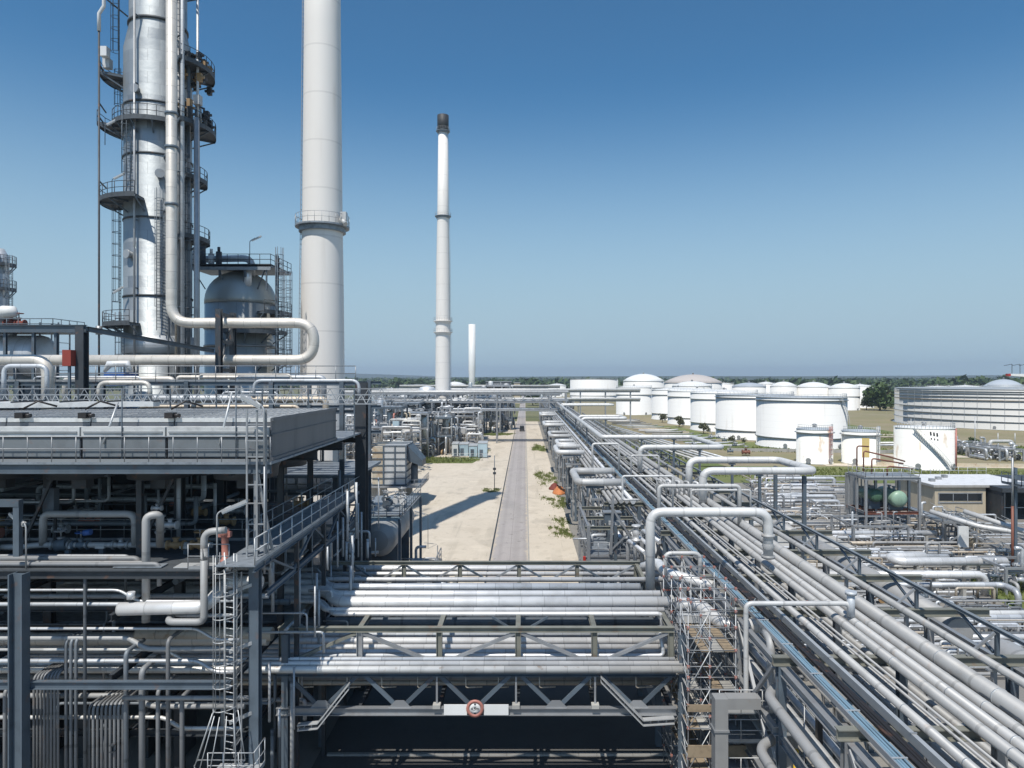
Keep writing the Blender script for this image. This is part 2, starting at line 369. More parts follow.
def rail(parent, pts, mat='galv', h=1.1, step=1.6, r=.028, toe=True, name='railing'):
    mb = MB()
    for a, b in zip(pts[:-1], pts[1:]):
        a, b = Vector(a), Vector(b); n = max(1, int(round((b-a).length/step)))
        for i in range(n+1):
            p = a.lerp(b, i/n); mb.tube([p, p+Vector((0,0,h))], r, 5)
        for z in (h, h*.52): mb.tube([a+Vector((0,0,z)), b+Vector((0,0,z))], r, 5)
        if toe: mb.bar(a+Vector((0,0,.07)), b+Vector((0,0,.07)), .02, .14)
    return mb.build(name, mat, parent)
def arc_rail(parent, c, r, z, a0, a1, mat='galv', h=1.1, n=12, rr=.03):
    mb = MB(); ring = [Vector((c[0]+r*cos(radians(a0+(a1-a0)*i/n)), c[1]+r*sin(radians(a0+(a1-a0)*i/n)), z)) for i in range(n+1)]
    for p in ring: mb.tube([p, p+Vector((0,0,h))], rr, 5)
    for zz in (h, h*.5): mb.tube([p+Vector((0,0,zz)) for p in ring], rr, 5)
    return mb.build('railing', mat, parent)
def ladder(parent, p, z0, z1, out=(0,-1), w=.5, cage=True, mat='galv', r=.022, hoopgap=.9, cr=.4):
    """vertical ladder at plan point p, facing out, with safety cage"""
    o = Vector((out[0], out[1], 0)).normalized(); sd = Vector((-o.y, o.x, 0)); p = Vector((p[0], p[1], 0)); mb = MB()
    for s in (-1, 1): mb.tube([p+sd*(s*w/2)+Vector((0,0,z0)), p+sd*(s*w/2)+Vector((0,0,z1+1))], r, 5)
    z = z0+.3
    while z < z1: mb.tube([p-sd*(w/2)+Vector((0,0,z)), p+sd*(w/2)+Vector((0,0,z))], r*.7, 4); z += .3
    lad = mb.build('ladder', mat, parent)
    if cage:
        mc = MB(); zs = z0+2.2; hoop = [p+sd*(cr*cos(t))+o*(cr*.1+cr*1.6*max(0, sin(t)))for t in [pi*i/8 for i in range(9)]]
        z = zs
        while z <= z1+1: mc.tube([q+Vector((0,0,z)) for q in hoop], r*.8, 4); z += hoopgap
        for i in (0, 2, 4, 6, 8): mc.tube([hoop[i]+Vector((0,0,zs)), hoop[i]+Vector((0,0,z1+1))], r*.7, 4)
        mc.build('safety_cage', mat, parent)
    return lad
def lamp(p, h, ang, label, arm=.7, mat='galv_lt', group=None, up=.35):
    """area light: thin pole, arm leaning out, tube fitting"""
    t = thing('area_light', label, 'lamp', p, group); p = Vector(p); d = Vector((cos(ang), sin(ang), 0))
    q = p+Vector((0,0,h)); e = q+d*arm+Vector((0,0,up))
    part(MB().tube(bend([p, q, e], .15), .035, 6), 'pole', mat, t)
    part(MB().bar(q+d*arm*.35+Vector((0,0,up*.35-.03)), q+d*(arm+.65)+Vector((0,0,up*1.75-.03)), .17, .13), 'lamp_housing', 'galv_lt', t)
    part(MB().bar(q+d*arm*.4+Vector((0,0,up*.4-.13)), q+d*(arm+.6)+Vector((0,0,up*1.7-.13)), .12, .06), 'diffuser', 'lampglass', t)
    return t
def valve(p, axis, r, label, mat='brown', wheel='galv', group=None, stem=True):
    t = thing('valve', label, 'valve', p, group); p = Vector(p); a = Vector(axis).normalized()
    mb = MB().tube([p-a*r*3, p-a*r*2.4, p-a*r*2.3, p-a*r*.9, p, p+a*r*.9, p+a*r*2.3, p+a*r*2.4, p+a*r*3], [r*1.7,r*1.7,r*1.05,r*1.1,r*1.6,r*1.1,r*1.05,r*1.7,r*1.7], 12)
    mb.cyl(p, p+Vector((0,0,r*2.4)), r*.8, 10).cyl(p+Vector((0,0,r*2.2)), p+Vector((0,0,r*2.6)), r*1.2, 10)
    part(mb, 'body', mat, t)
    if stem:
        z = p+Vector((0,0,r*4.6)); mw = MB().cyl(p+Vector((0,0,r*2.5)), z+Vector((0,0,r*.6)), r*.25, 6)
        part(mw, 'stem', 'galv', t); R = r*1.9
        w = MB(); ring = [z+Vector((R*cos(2*pi*i/12), R*sin(2*pi*i/12), 0)) for i in range(13)]; w.tube(ring, r*.18, 5)
        for i in (0, 4, 8): w.tube([z, ring[i]], r*.14, 4)
        part(w, 'handwheel', wheel, t)
    return t
def vessel_h(p, q, r, label, mat='vessel', saddle='concrete', zsup=0, group=None, name='horizontal_vessel', nozz=True):
    """horizontal drum with dished ends on two saddles"""
    p, q = Vector(p), Vector(q); d = (q-p).normalized(); t = thing(name, label, 'vessel', (p.x, p.y, zsup), group)
    pts = []; rr = []
    for i in range(6): a = pi/2*i/5; pts.append(p-d*(r*.5*cos(a))); rr.append(max(.02, r*sin(a)))
    for i in range(6): a = pi/2*i/5; pts.append(q+d*(r*.5*sin(a))); rr.append(max(.02, r*cos(a)))
    part(MB().tube(pts, rr, 24), 'shell', mat, t); sd = d.cross(Vector((0,0,1)))
    for f in (.2, .8):
        c = p.lerp(q, f); m = MB(); a = d*.15; w = sd*(r*.85)
        b0, b1 = Vector((c.x, c.y, zsup)), Vector((c.x, c.y, c.z-r*.45))
        m.quadbox([b0-a-w,b0+a-w,b0+a+w,b0-a+w,b1-a-w,b1+a-w,b1+a+w,b1-a+w]); part(m, 'saddle', saddle, t)
    if nozz:
        for f in (.3, .6):
            c = p.lerp(q, f); part(MB().cyl(c+Vector((0,0,r*.9)), c+Vector((0,0,r+.35)), r*.16, 10).cyl(c+Vector((0,0,r+.3)), c+Vector((0,0,r+.4)), r*.26, 10), 'nozzle', 'galv', t)
    return t
SKY, SUN, EXPO, HAZE = 0.077, 3.4, 0.44, 0.00014
# ------------------------------------------------------------------ setting
sheet('ground', [(-9000,-200),(9000,-200),(9000,12000),(-9000,12000)], -.03, 'field', 'green and brown fields reaching the hills on the horizon')
sheet('plant_floor', [(-140,-60),(120,-60),(120,150),(60,330),(-140,330)], 0, 'plantfloor', 'grey gravel floor of the refinery under the pipework')
sheet('sandy_yard', [(-34,56),(6.2,56),(6.2,330),(-60,330),(-60,160),(-34,120)], .008, 'sand', 'pale sandy yard on both sides of the straight road')
sheet('tank_farm_ground', [(20,140),(900,140),(900,900),(20,900)], .004, 'soil', 'brown soil and dry grass round the white storage tanks')
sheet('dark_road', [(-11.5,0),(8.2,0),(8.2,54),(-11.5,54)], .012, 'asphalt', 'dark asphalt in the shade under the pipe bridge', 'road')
sheet('road', [(-3.95,54.2),(.35,54.2),(.35,900),(-3.95,900)], .016, 'roadlight', 'straight worn grey road running away from the pipe bridge', 'road')
for x0, x1, nm in ((-4.15, -3.97, 'left'), (.37, .52, 'right')):
    mb = MB()
    y = 56.0
    while y < 320: mb.box(x0, x1, y, y+3.97, 0, .05 if nm == 'right' else .06); y += 4
    struct('road_edging', mb, 'kerb' if nm == 'right' else 'steel_dark', 'row of edging stones along the %s side of the road' % nm, 'kerb')
mb = MB()
x = -11.0
while x < 8: mb.box(x, x+.98, 37.9, 38.1, 0, .12); x += 1.0
struct('kerb', mb, 'kerb', 'kerb stones across the dark road below the pipe bridge', 'kerb')
# tank-farm paths and grass ground
for pts, nm in (([(72,168),(120,163),(120,158),(72,163)],'pale path in front of the small tanks'),
                ([(98,182),(170,172),(170,177),(98,188)],'pale path beyond the small white tank on the right'),
                ([(95,262),(150,245),(150,251),(95,268)],'pale path between the white tank row and the large crude tank')):
    sheet('path', pts, .05, 'sand', nm, 'path')
def ground_patch(cx, cy, rx, ry, label, seed, z=.03):
    rnd = random.Random(seed); pts = []
    for i in range(28):
        a = 2*pi*i/28; k = .75+.4*rnd.random(); pts.append((cx+rx*k*cos(a), cy+ry*k*sin(a)))
    return sheet('grass_patch', pts, z, 'grassground', label, 'grass')
sheet('grass_bank', [(38,137),(112,135),(118,160),(38,163)], .02, 'grassground', 'strip of grass in front of the small storage tanks', 'grass')
sheet('grass_bank', [(60,196),(104,190),(108,206),(70,226),(66,300),(56,300),(52,222)], .018, 'grassground', 'patchy grass at the foot of the white tank row', 'grass')
sheet('grass_bank', [(112,222),(140,216),(148,330),(108,330)], .018, 'grassground', 'grass field between the white tank row and the crude tank', 'grass')
sheet('grass_bank', [(26,166),(48,160),(42,215),(33,290),(22,300)], .02, 'grassground', 'grass bank between the pipe rack and the white tank row', 'grass')
sheet('grass_bank', [(112,178),(200,190),(220,215),(118,215)], .02, 'grassground', 'grass in front of the large crude tank', 'grass')
sheet('grass_bank', [(44,60),(62,60),(62,72),(46,72)], .02, 'grassground', 'rough grass beside the pipes on the right', 'grass')
sheet('grass_bank', [(-36,168),(-13,168),(-11,181),(-36,181)], .02, 'grassground', 'grass strip in front of the pale blue cabins', 'grass')
GP = [(4.6,143,2.2,8,'patch of weeds beside the orange tarpaulin'),(4.9,116,1.8,5,'dry weeds beside the pipe rack feet'),(5.0,96,1.5,5.5,'tuft of dry weeds at the yard edge'),
      (-6.4,127,1.6,2.2,'tuft of grass round the lamp post foot'),(4.3,205,1.8,9,'weeds along the far road edge'),(-14,196,3,5,'weeds beside the gravel heap'),(-11,255,6,6,'grass below the far pipework')]
for i, (x, y, rx, ry, lb) in enumerate(GP):
    if y > 190: ground_patch(x, y, rx, ry, lb, i)
def grass(name, areas, label, n, hmin=.15, hmax=.5, seed=3):
    rnd = random.Random(seed); mb = MB()
    for (cx, cy, rx, ry, w) in areas:
        seeds = [(cx+rx*rnd.uniform(-1,1), cy+ry*rnd.uniform(-1,1), rnd.uniform(.12,.5)) for _ in range(16)] if name == 'weeds' else None
        for _ in range(int(n*w)):
            a = rnd.random()*2*pi; k = sqrt(rnd.random()); k *= .85+.3*rnd.random(); x = cx+rx*k*cos(a); y = cy+ry*k*sin(a)
            if seeds:
                q = rnd.choice(seeds); k = abs(rnd.gauss(0,1))*q[2]; x = q[0]+rx*k*cos(a)*.7; y = q[1]+ry*k*sin(a)*.7
            h = hmin+(hmax-hmin)*rnd.random(); t = rnd.random()*pi; w2 = h*(.5 if not seeds else .3); dx, dy = cos(t)*w2, sin(t)*w2
            lx, ly = (rnd.random()-.5)*h*.6, (rnd.random()-.5)*h*.6
            mb.face([(x-dx,y-dy,.02),(x+dx,y+dy,.02),(x+lx+dx*.2,y+ly+dy*.2,h)])
    o = mb.build(name, 'grass'); o['kind'] = 'stuff'; o['label'] = label; o['category'] = 'grass'
grass('weeds', [(x,y,rx,ry,.3+rx*ry/18) for x,y,rx,ry,lb in GP], 'weeds growing in patches along the sandy yard', 2600, .06, .3)
grass('grass', [(75,150,38,8,1),(35,200,7,38,.8),(-24,174,12,6,.5),(53,66,8,6,.5),(150,198,45,12,1),(80,200,22,8,.5),(126,270,14,50,.8)], 'rough grass on the tank farm banks', 2600, .2, .55, 9)
# hills and far woods
def ridge(y, h0, col, label, seed, x0=-7000, x1=9000, n=90, bumpy=1.0):
    rnd = random.Random(seed); mb = MB(); top = []
    ph = [rnd.random()*6 for _ in range(6)]
    for i in range(n+1):
        x = x0+(x1-x0)*i/n; s = sum(sin(x/(2600/(k+1))+ph[k])/(k+1) for k in range(6))
        top.append((x, y, max(4, h0*(1+.35*bumpy*s))))
    for i in range(n):
        a, b = top[i], top[i+1]
        mb.face([(a[0],y-900,-1),(b[0],y-900,-1),b,a]); mb.face([a,b,(b[0],y+900,-1),(a[0],y+900,-1)])
    struct('hills', mb, col, label, 'hills')
ridge(7200, 55, 'hill', 'low wooded hills along the horizon', 5)
ridge(4300, 22, 'hill', 'dark wooded rise in front of the hills', 8)
def leaf_clump(mb, rnd, c, r, n, sz, squash=.8):
    for _ in range(n):
        d = Vector((rnd.gauss(0,1), rnd.gauss(0,1), rnd.gauss(0,1)*.9)).normalized()
        p = Vector(c)+Vector((d.x*r, d.y*r, d.z*r*squash))*(.55+.5*rnd.random())
        a = Vector((rnd.gauss(0,1), rnd.gauss(0,1), rnd.gauss(0,1)+.6)).normalized(); b = a.orthogonal().normalized(); cc = a.cross(b); s = sz*(.6+.8*rnd.random())
        mb.face([p+b*s, p+cc*s*.7, p-b*s, p-cc*s*.7])
def far_wood(name, xs, ys, n, hm, label, seed):
    rnd = random.Random(seed); mb = MB()
    for _ in range(n):
        x = rnd.uniform(*xs); y = rnd.uniform(*ys)
        h = hm*(.6+.7*rnd.random()); r = h*.5
        leaf_clump(mb, rnd, (x, y, h*.55), r, 34, r*.55, 1.0)
    o = mb.build(name, 'leaf'); o['kind'] = 'stuff'; o['label'] = label; o['category'] = 'wood'
far_wood('far_wood', (-900, 350), (1050, 1900), 620, 15, 'far wood behind the refinery left of the road', 1)
far_wood('far_wood', (250, 1500), (1000, 1750), 700, 15, 'far wood behind the storage tanks', 2)
far_wood('far_wood', (560, 1250), (800, 1010), 280, 17, 'near edge of the wood right of the tanks', 4)
far_wood('far_wood', (-2600, 3000), (2000, 3600), 900, 18, 'most distant belt of woodland on the plain', 3)
def tree(x, y, h, r, label, seed, mat='leaf', n=240, z=0, group='trees and bushes among the tanks', name='tree'):
    rnd = random.Random(seed); t = thing(name, label, 'tree', (x, y, z), group)
    mt = MB().tube([(x,y,z-.1),(x+.1*r*rnd.uniform(-1,1),y,z+h*.35),(x+.25*r*rnd.uniform(-1,1),y,z+h*.75)], [h*.032,h*.022,h*.008], 7)
    for k in range(5):
        a = rnd.random()*6.3; zz = z+h*rnd.uniform(.3,.55); mt.tube([(x,y,zz),(x+cos(a)*r*.6,y+sin(a)*r*.6,zz+h*.22)], [h*.012,h*.004], 5)
    part(mt, 'trunk', 'trunk', t); mc = MB()
    for k in range(11):
        a = rnd.random()*6.3; d = r*.62*sqrt(rnd.random()); zz = z+h*rnd.uniform(.32,.85)
        leaf_clump(mc, rnd, (x+cos(a)*d, y+sin(a)*d, zz), r*rnd.uniform(.32,.5), n//5, r*.12)
    part(mc, 'crown', mat, t)
T = [(P(880,0,440)[0],440,18,11.5,'tall dark green tree right of the white storage tanks','leaf',700),
     (P(868,0,450)[0],452,9,5,'low dark bush left of the tall tree by the white tanks','leaf',300),
     (P(892,0,470)[0],470,13,7,'round tree behind the right edge of the tall tree','leaf',400),
     (P(701,0,262)[0],258,4.6,2.6,'grey green bush in front of the fourth tank of the row','leaf_dry',240),
     (P(674,0,302)[0],292,5.2,2.8,'bush in front of the fifth tank of the row','leaf_dry',240),
     (P(659,0,330)[0],322,5.0,2.6,'small bush in front of the farthest tank of the row','leaf_dry',240),
     (P(729,0,224)[0],221,2.4,1.6,'low bush at the foot of the second tank of the row','leaf_dry',200),
     (P(741,0,222)[0],219,1.8,1.3,'tiny bush beside the second tank of the row','leaf_dry',160),
     (P(968,0,205)[0],203,3.6,2.2,'small green bush near the large crude tank','leaf',200),
     (P(533,0,520)[0],520,13,8,'rounded tree at the far end of the road','leaf',420),
     (P(543,0,560)[0],560,11,6,'smaller tree right of the tree at the road end','leaf',300)]
for i, (x, y, h, r, lb, mt, n) in enumerate(T): tree(x, y, h, r, lb, 40+i, mt, n)

# ------------------------------------------------------------------ storage tanks
def storage_tank(px0, px1, ptop, Yf, label, roof='cone', mat='tank', rmat='tank_roof', r=None, cx=None, rise=None, stair=None, rings=(), group='white storage tanks', gird=False, z=None):
    hw = (px1-px0)/2; r = r or hw/sqrt(1+((px0+px1)/2-VX)**2/F**2)*Yf/(F-hw/sqrt(1+((px0+px1)/2-VX)**2/F**2)); Yc = Yf+r
    X = cx if cx is not None else PX((px0+px1)/2, Yc); h = PZ(ptop, Yf) if z is None else z
    t = thing('storage_tank', label, 'storage tank', (X, Yc, 0), group); c = (X, Yc, 0)
    part(MB().lathe(c, [(r*1.02,0),(r*1.02,.3),(r,.31),(r,h)], 64), 'shell', mat, t)
    mr = MB()
    for zz in rings: mr.lathe(c, [(r+.005,zz),(r*1.0+.35,zz),(r+.35,zz+.25),(r+.005,zz+.25)], 64)
    if gird: mr.lathe(c, [(r+.005,h-.9),(r+.4,h-.9),(r+.4,h-.75),(r+.005,h-.75)], 64)
    part(mr, 'wind_girder', 'galv' if gird else mat, t) if mr.v else None
    if roof == 'dome':
        rise = rise or r*.28; R = (r*r+rise*rise)/(2*rise); prof = []
        for i in range(10):
            a = math.asin(min(1,r/R))*(1-i/9.0); prof.append((max(.05,R*sin(a))*1.012, h+.02+R*cos(a)-(R-rise)))
        part(MB().lathe(c, [(r*1.015,h-.25)]+prof, 64), 'dome_roof', rmat, t)
        part(MB().lathe((X,Yc,h+rise), [(.6,0),(.6,.7),(.8,.75),(.05,1.1)], 12), 'vent', 'galv', t)
    elif roof == 'cone':
        rise = rise or r*.09
        part(MB().lathe(c, [(r*1.01,h-.15),(r*1.01,h+.03),(r*.5,h+.05+rise*.6),(.1,h+.05+rise)], 64), 'cone_roof', rmat, t)
        part(MB().lathe((X,Yc,h+rise), [(.5,0),(.5,.6),(.7,.65),(.05,.95)], 12), 'vent', 'galv', t)
    else:   # floating roof below the rim
        part(MB().lathe(c, [(r*.985,h-1.6),(r*.985,h-1.4),(.1,h-1.3)], 64), 'floating_roof', 'tank_roof_grey', t)
        part(MB().lathe(c, [(r*.99,h-.02),(r+.2,h-.02),(r+.2,h+.1),(r*.99,h+.1)], 64), 'rim_walkway', 'galv_lt', t)
    arc_rail(t, (X,Yc), r*.985, h+.02, 180, 360, 'galv_lt' , 1.1, 26, .045)
    for k in range(2):
        a = radians(-60-70*k); p = Vector((X+cos(a)*r, Yc+sin(a)*r, 1.0)); d = Vector((cos(a), sin(a), 0))
        part(MB().cyl(p-d*.3, p+d*.5, .45, 12).cyl(p+d*.4, p+d*.55, .62, 12), 'manway', 'galv', t)
    if stair:
        a0, a1 = stair; ms = MB(); n = 26
        for i in range(n):
            a = radians(a0+(a1-a0)*i/n); b2 = radians(a0+(a1-a0)*(i+1)/n); zz = .4+(h-.4)*i/n; z2 = .4+(h-.4)*(i+1)/n
            for rr in (r+.12, r+.62):
                p = Vector((X+cos(a)*rr, Yc+sin(a)*rr, zz)); q = Vector((X+cos(b2)*rr, Yc+sin(b2)*rr, z2)); ms.bar(p, q, .05, .16)
            p = Vector((X+cos(a)*(r+.1), Yc+sin(a)*(r+.1), zz)); q = Vector((X+cos(a)*(r+.64), Yc+sin(a)*(r+.64), zz)); ms.bar(p, q, .3, .04)
            q2 = Vector((X+cos(b2)*(r+.62), Yc+sin(b2)*(r+.62), z2+1.1)); p2 = Vector((X+cos(a)*(r+.62), Yc+sin(a)*(r+.62), zz+1.1))
            ms.tube([p2, q2], .04, 4); ms.tube([q, q+Vector((0,0,1.1))], .035, 4)
        part(ms, 'spiral_stair', 'galv_lt', t)
    return t
def shell_r(t): return max(abs(v.co.x) for c_ in t.children if c_.name.startswith('shell') for v in c_.data.vertices)/1.02
row = [(85.7,212.5,'nearest large white tank of the tank row, partly behind two small tanks'),(81,241.5,'second large white tank of the row, brown bund at its foot'),
       (80.6,277,'third white tank of the row counting from the nearest'),(78.8,313,'fourth white tank of the row counting from the nearest'),(77.9,348,'farthest white tank of the straight row, narrowest in view')]
for i, (x, y, lb) in enumerate(row):
    storage_tank(0, 0, 0, y-13.4, lb, 'open' if i < 2 else 'cone', r=13.2, cx=x, z=15.1, gird=i < 2, rings=(3.2, 12.6) if i > 1 else (3.0,), stair=(-10, -60) if i == 0 else None, group='row of large white tanks')
storage_tank(570, 618, 379.3, 650, 'wide flat white tank standing alone beyond the pipe racks', 'open', rings=(4,), group='large white tanks far off')
storage_tank(623, 664, 381, 505, 'tall white tank with a bright white dome roof', 'dome', rise=5.4, rings=(13.5,), group='large white tanks far off')
storage_tank(616, 652, 387.5, 385, 'white tank standing in front of the bright domed tank', 'cone', rings=(11.5,), rise=.8, group='large white tanks far off')
storage_tank(664, 722, 382.5, 430, 'broad white tank with a brownish dome roof', 'dome', rmat='tank_roof_brown', rise=5.2, group='large white tanks far off')
storage_tank(672, 712, 386, 392, 'white tank with a low dome in front of the brown domed tank', 'dome', rise=2.6, group='large white tanks far off')
storage_tank(714, 734, 384, 470, 'narrow white tank left of the grey domed tank', 'cone', group='large white tanks far off')
storage_tank(732, 766, 386.5, 400, 'tank with a wide grey dome behind the white row', 'dome', rmat='tank_roof_grey', rise=2.2, group='large white tanks far off')
storage_tank(757, 775, 384, 520, 'small white tank right of the grey domed tank', 'dome', rise=1.6, group='large white tanks far off')
storage_tank(770, 797, 386.3, 455, 'first white domed tank of the back row behind the nearest large tank', 'dome', rise=3, rings=(9,), group='white domed tanks of the back row')
storage_tank(796, 831, 387, 452, 'second white domed tank of the back row', 'dome', rise=3.2, rings=(9,), group='white domed tanks of the back row')
storage_tank(828, 860, 388, 440, 'third white domed tank of the back row', 'dome', rise=3, rings=(9,), group='white domed tanks of the back row')
storage_tank(846, 874, 386.5, 475, 'last white tank of the back row, beside the tall tree', 'cone', rise=1.6, group='white domed tanks of the back row')
storage_tank(548, 566, 385.5, 760, 'small far white tank left of the wide flat tank', 'dome', rise=2, group='large white tanks far off')
storage_tank(443, 466, 385, 640, 'pale tank far off behind the slender chimney', 'dome', rise=3, group='large white tanks far off')
big = storage_tank(886, 1126, 390, 266, 'huge silver and white crude oil tank with ringed shell', 'open', mat='tank_grey', rings=(3.2, 6.0, 8.6, 11.6, 13.2, 14.6), gird=True, group='storage tanks at the right edge')
c = (big.location.x, big.location.y, 0); hw_ = 120/sqrt(1+(1006-VX)**2/F**2); rr = hw_*266/(F-hw_)
part(MB().lathe(c, [(rr+.38,11.86),(rr+.40,11.86),(rr+.40,11.98),(rr+.38,11.98)], 64), 'rust_band', 'brown', big)
mb = MB()
for k in range(30):
    a = radians(181+178*k/30); mb.bar((c[0]+cos(a)*(rr+.4), c[1]+sin(a)*(rr+.4), .3), (c[0]+cos(a)*(rr+.4), c[1]+sin(a)*(rr+.4), 15.6), .05, .08)
part(mb, 'shell_stiffener', 'galv_lt', big)
storage_tank(983, 1024, 386.5, 400, 'tank with a pale blue dome behind the huge crude tank', 'dome', rmat='tank_roof_grey', rise=4.2, group='storage tanks at the right edge')
storage_tank(925, 950, 387, 420, 'small white tank just showing behind the huge crude tank', 'cone', group='storage tanks at the right edge')
storage_tank(945, 985, 387, 415, 'white tank with roof fittings behind the huge crude tank', 'cone', group='storage tanks at the right edge')
s1 = storage_tank(796, 833, 430, 165, 'small white tank with rusty corner in front of the largest white tank', 'cone', 'tank_dirty', 'tank_roof_grey', gird=True, group='small white tanks in the foreground of the farm', rise=.4)
s2 = storage_tank(841, 880, 432, 164, 'small white tank with yellow rust stain and ladder', 'cone', 'tank_dirty', 'tank_roof_grey', gird=True, group='small white tanks in the foreground of the farm', rise=.4)
s3 = storage_tank(893, 955, 429, 154, 'stout white tank with sloping stair and small dark marks near its rim', 'cone', 'tank_dirty', 'tank_roof', stair=(292, 222), group='small white tanks in the foreground of the farm', rise=.3)
for t, r_, px in ((s2, 4.9, 0), (s1, 4.5, 0)):
    a = radians(-62); p = Vector((t.location.x, t.location.y, 0)); r_ = shell_r(t); q = (p.x+cos(a)*(r_+.25), p.y+sin(a)*(r_+.25))
    ladder(t, q, .3, 8.3, (cos(a), sin(a)), mat='salmon' if t is s1 else 'galv_lt', r=.05, hoopgap=1.2)
a0_ = 262; part(MB().arc_slab((s2.location.x,s2.location.y,0), shell_r(s2)+.01, shell_r(s2)+.05, 2.0, 6.6, a0_-14, a0_+8), 'rust_stained_sheet', 'yellow_stain', s2)
mb = MB(); hw_ = 31/sqrt(1+(924-VX)**2/F**2); r_ = hw_*154/(F-hw_)+.02; cx, cy = s3.location.x, s3.location.y
for k in range(3):
    for (da, dz, ww, hh) in ((0,0,.9,.75),(.5,-.95,.6,.35)):
        a = radians(-108+k*6+da*2); x, y = cx+cos(a)*r_, cy+sin(a)*r_; d = Vector((-sin(a), cos(a), 0)); n = Vector((cos(a), sin(a), 0))*.03
        p = Vector((x, y, 8.1+dz-.12*k))+n; u = Vector((0,0,1))
        mb.quadbox([p-d*ww*.2-n,p+d*ww*.2-n,p+d*ww*.2+n,p-d*ww*.2+n,p-d*ww*.25-n+u*hh,p+d*ww*.1-n+u*hh,p+d*ww*.1+n+u*hh,p-d*ww*.25+n+u*hh])
part(mb, 'tank_marking', 'steel_dark', s3)
a = radians(-47); part(MB().tube([(cx+cos(a)*(r_+.3), cy+sin(a)*(r_+.3), .2),(cx+cos(a)*(r_+.3), cy+sin(a)*(r_+.3), 9.5)], .18, 8), 'rust_red_pipe', 'salmon', s3)
# bund walls: low brown walls
for i, (pts, lb) in enumerate((([(58,196),(100,190),(130,205)],'low brown bund wall in front of the nearest large tank'),([(56,222),(66,224)],'short brown bund wall at the second tank'),
       ([(52,260),(62,258)],'brown bund wall at the third tank'),([(112,196),(165,214),(330,224)],'rust brown bund wall before the huge crude tank'),([(84,163),(135,158)],'low kerb wall behind the grass strip'))):
    mb = MB()
    for a, b in zip(pts[:-1], pts[1:]): mb.bar((*a,.45), (*b,.45), .35, .9)
    tag(mb.build('bund_wall', 'rustpanel' if i else 'concrete'), lb, 'wall', 'bund walls round the tanks')
# red and white kiosk + equipment beside the far tanks
for (px, w, mt, lb) in ((628,4.5,'red','red cabin below the far white tanks'),(636.5,5.5,'white','white cabin between the red and salmon cabins'),(645,5.2,'salmon','salmon red cabin in front of the far white tanks')):
    x, y, _ = P(px, 0, 400); w *= 1.33; t = thing('cabin', lb, 'cabin', (x, y, 0), 'cabins below the far tanks')
    part(MB().box(x-w/2,x+w/2,y-2,y+2,.8,5.4), 'wall', mt, t); part(MB().box(x-w/2-.2,x+w/2+.2,y-2.2,y+2.2,5.4,5.7), 'roof', 'galv', t)
    for k in (-1,1): part(MB().box(x+k*w*.22-.55,x+k*w*.22+.55,y-2.05,y-2.003,2.6,4.2), 'window', 'glass', t)
    part(MB().box(x-w/2+.2,x+w/2-.2,y-1.6,y+1.95,0,.8), 'base', 'concrete', t)
# ------------------------------------------------------------------ tall things on the left
def platform(parent, c, r0, r1, z, a0, a1):
    part(MB().arc_slab(c, r0, r1, z-.12, z, a0, a1).arc_slab(c, r1, r1+.03, z-.3, z+.12, a0, a1), 'platform', 'deck_dark', parent)
    mb = MB(); n = max(2, int((a1-a0)/28))
    for i in range(n+1):
        a = radians(a0+(a1-a0)*i/n); x, y = cos(a), sin(a)
        mb.bar((c[0]+x*r0,c[1]+y*r0,z-1.2),(c[0]+x*r1,c[1]+y*r1,z-.2), .09, .12); mb.bar((c[0]+x*r0,c[1]+y*r0,z-.2),(c[0]+x*r1,c[1]+y*r1,z-.2), .09, .14)
    part(mb, 'bracket', 'steel', parent)
    arc_rail(parent, c, r1, z, a0, a1, 'steel_dark', n=max(4, int((a1-a0)/11)), rr=.032)
KC = 1.1
def ZC(z): return 21+(z-21)*KC
cx, cy = PX(158.5, 66), 66.0; C0 = (cx, cy, 0)
col = thing('distillation_column', 'tall silver distillation column with ring platforms beside the big white chimney', 'column', C0)
RC = 2.95
part(MB().lathe(C0, [(3.2,0),(3.2,1),(RC,1.1),(RC,ZC(49.4)),(2.5,ZC(51.4)),(2.5,85)], 56), 'shell', 'column', col)
for z in (27.9, 34.5, 39.9, 44.3): part(MB().lathe(C0, [(RC+.01,ZC(z)),(RC+.08,ZC(z)),(RC+.08,ZC(z)+.16),(RC+.01,ZC(z)+.16)], 48), 'stiffening_ring', 'steel_dark', col)
part(MB().lathe(C0, [(2.53,ZC(51.5)),(2.63,ZC(51.5)),(2.63,ZC(51.7)),(2.53,ZC(51.7))], 48), 'stiffening_ring', 'steel_dark', col); part(MB().lathe(C0, [(RC+.02,ZC(23.1)),(RC+.12,ZC(23.1)),(RC+.12,ZC(24.6)),(RC+.02,ZC(24.6))], 48), 'skirt_band', 'alu_dull', col)
for (z, a0, a1, r1) in ((42.8,158,206,4.6),(42.75,206,318,3.5),(42.8,318,398,4.6),(36.1,172,275,4.4),(47.0,168,212,4.4),(48.0,318,400,4.5),(25.6,172,268,4.2),(33.2,322,396,4.1),(38.4,330,400,3.9),(56.0,300,400,4.0),(57.5,160,260,3.9)): platform(col, C0, RC+.02 if z < 50 else 2.52, r1*1.1, ZC(z), a0, a1)
for (ang, z0, z1) in ((251,36.1,42.8),(196,25.6,36.1),(188,42.8,47),(236,19,25.6),(205,47,57.5),(338,20,42.8),(326,42.8,57),(300,25,36)):
    a = radians(ang); rr = 3.3
    ladder(col, (cx+cos(a)*rr, cy+sin(a)*rr), ZC(z0), ZC(z1), (cos(a), sin(a)), mat='steel', r=.035, hoopgap=1.1)
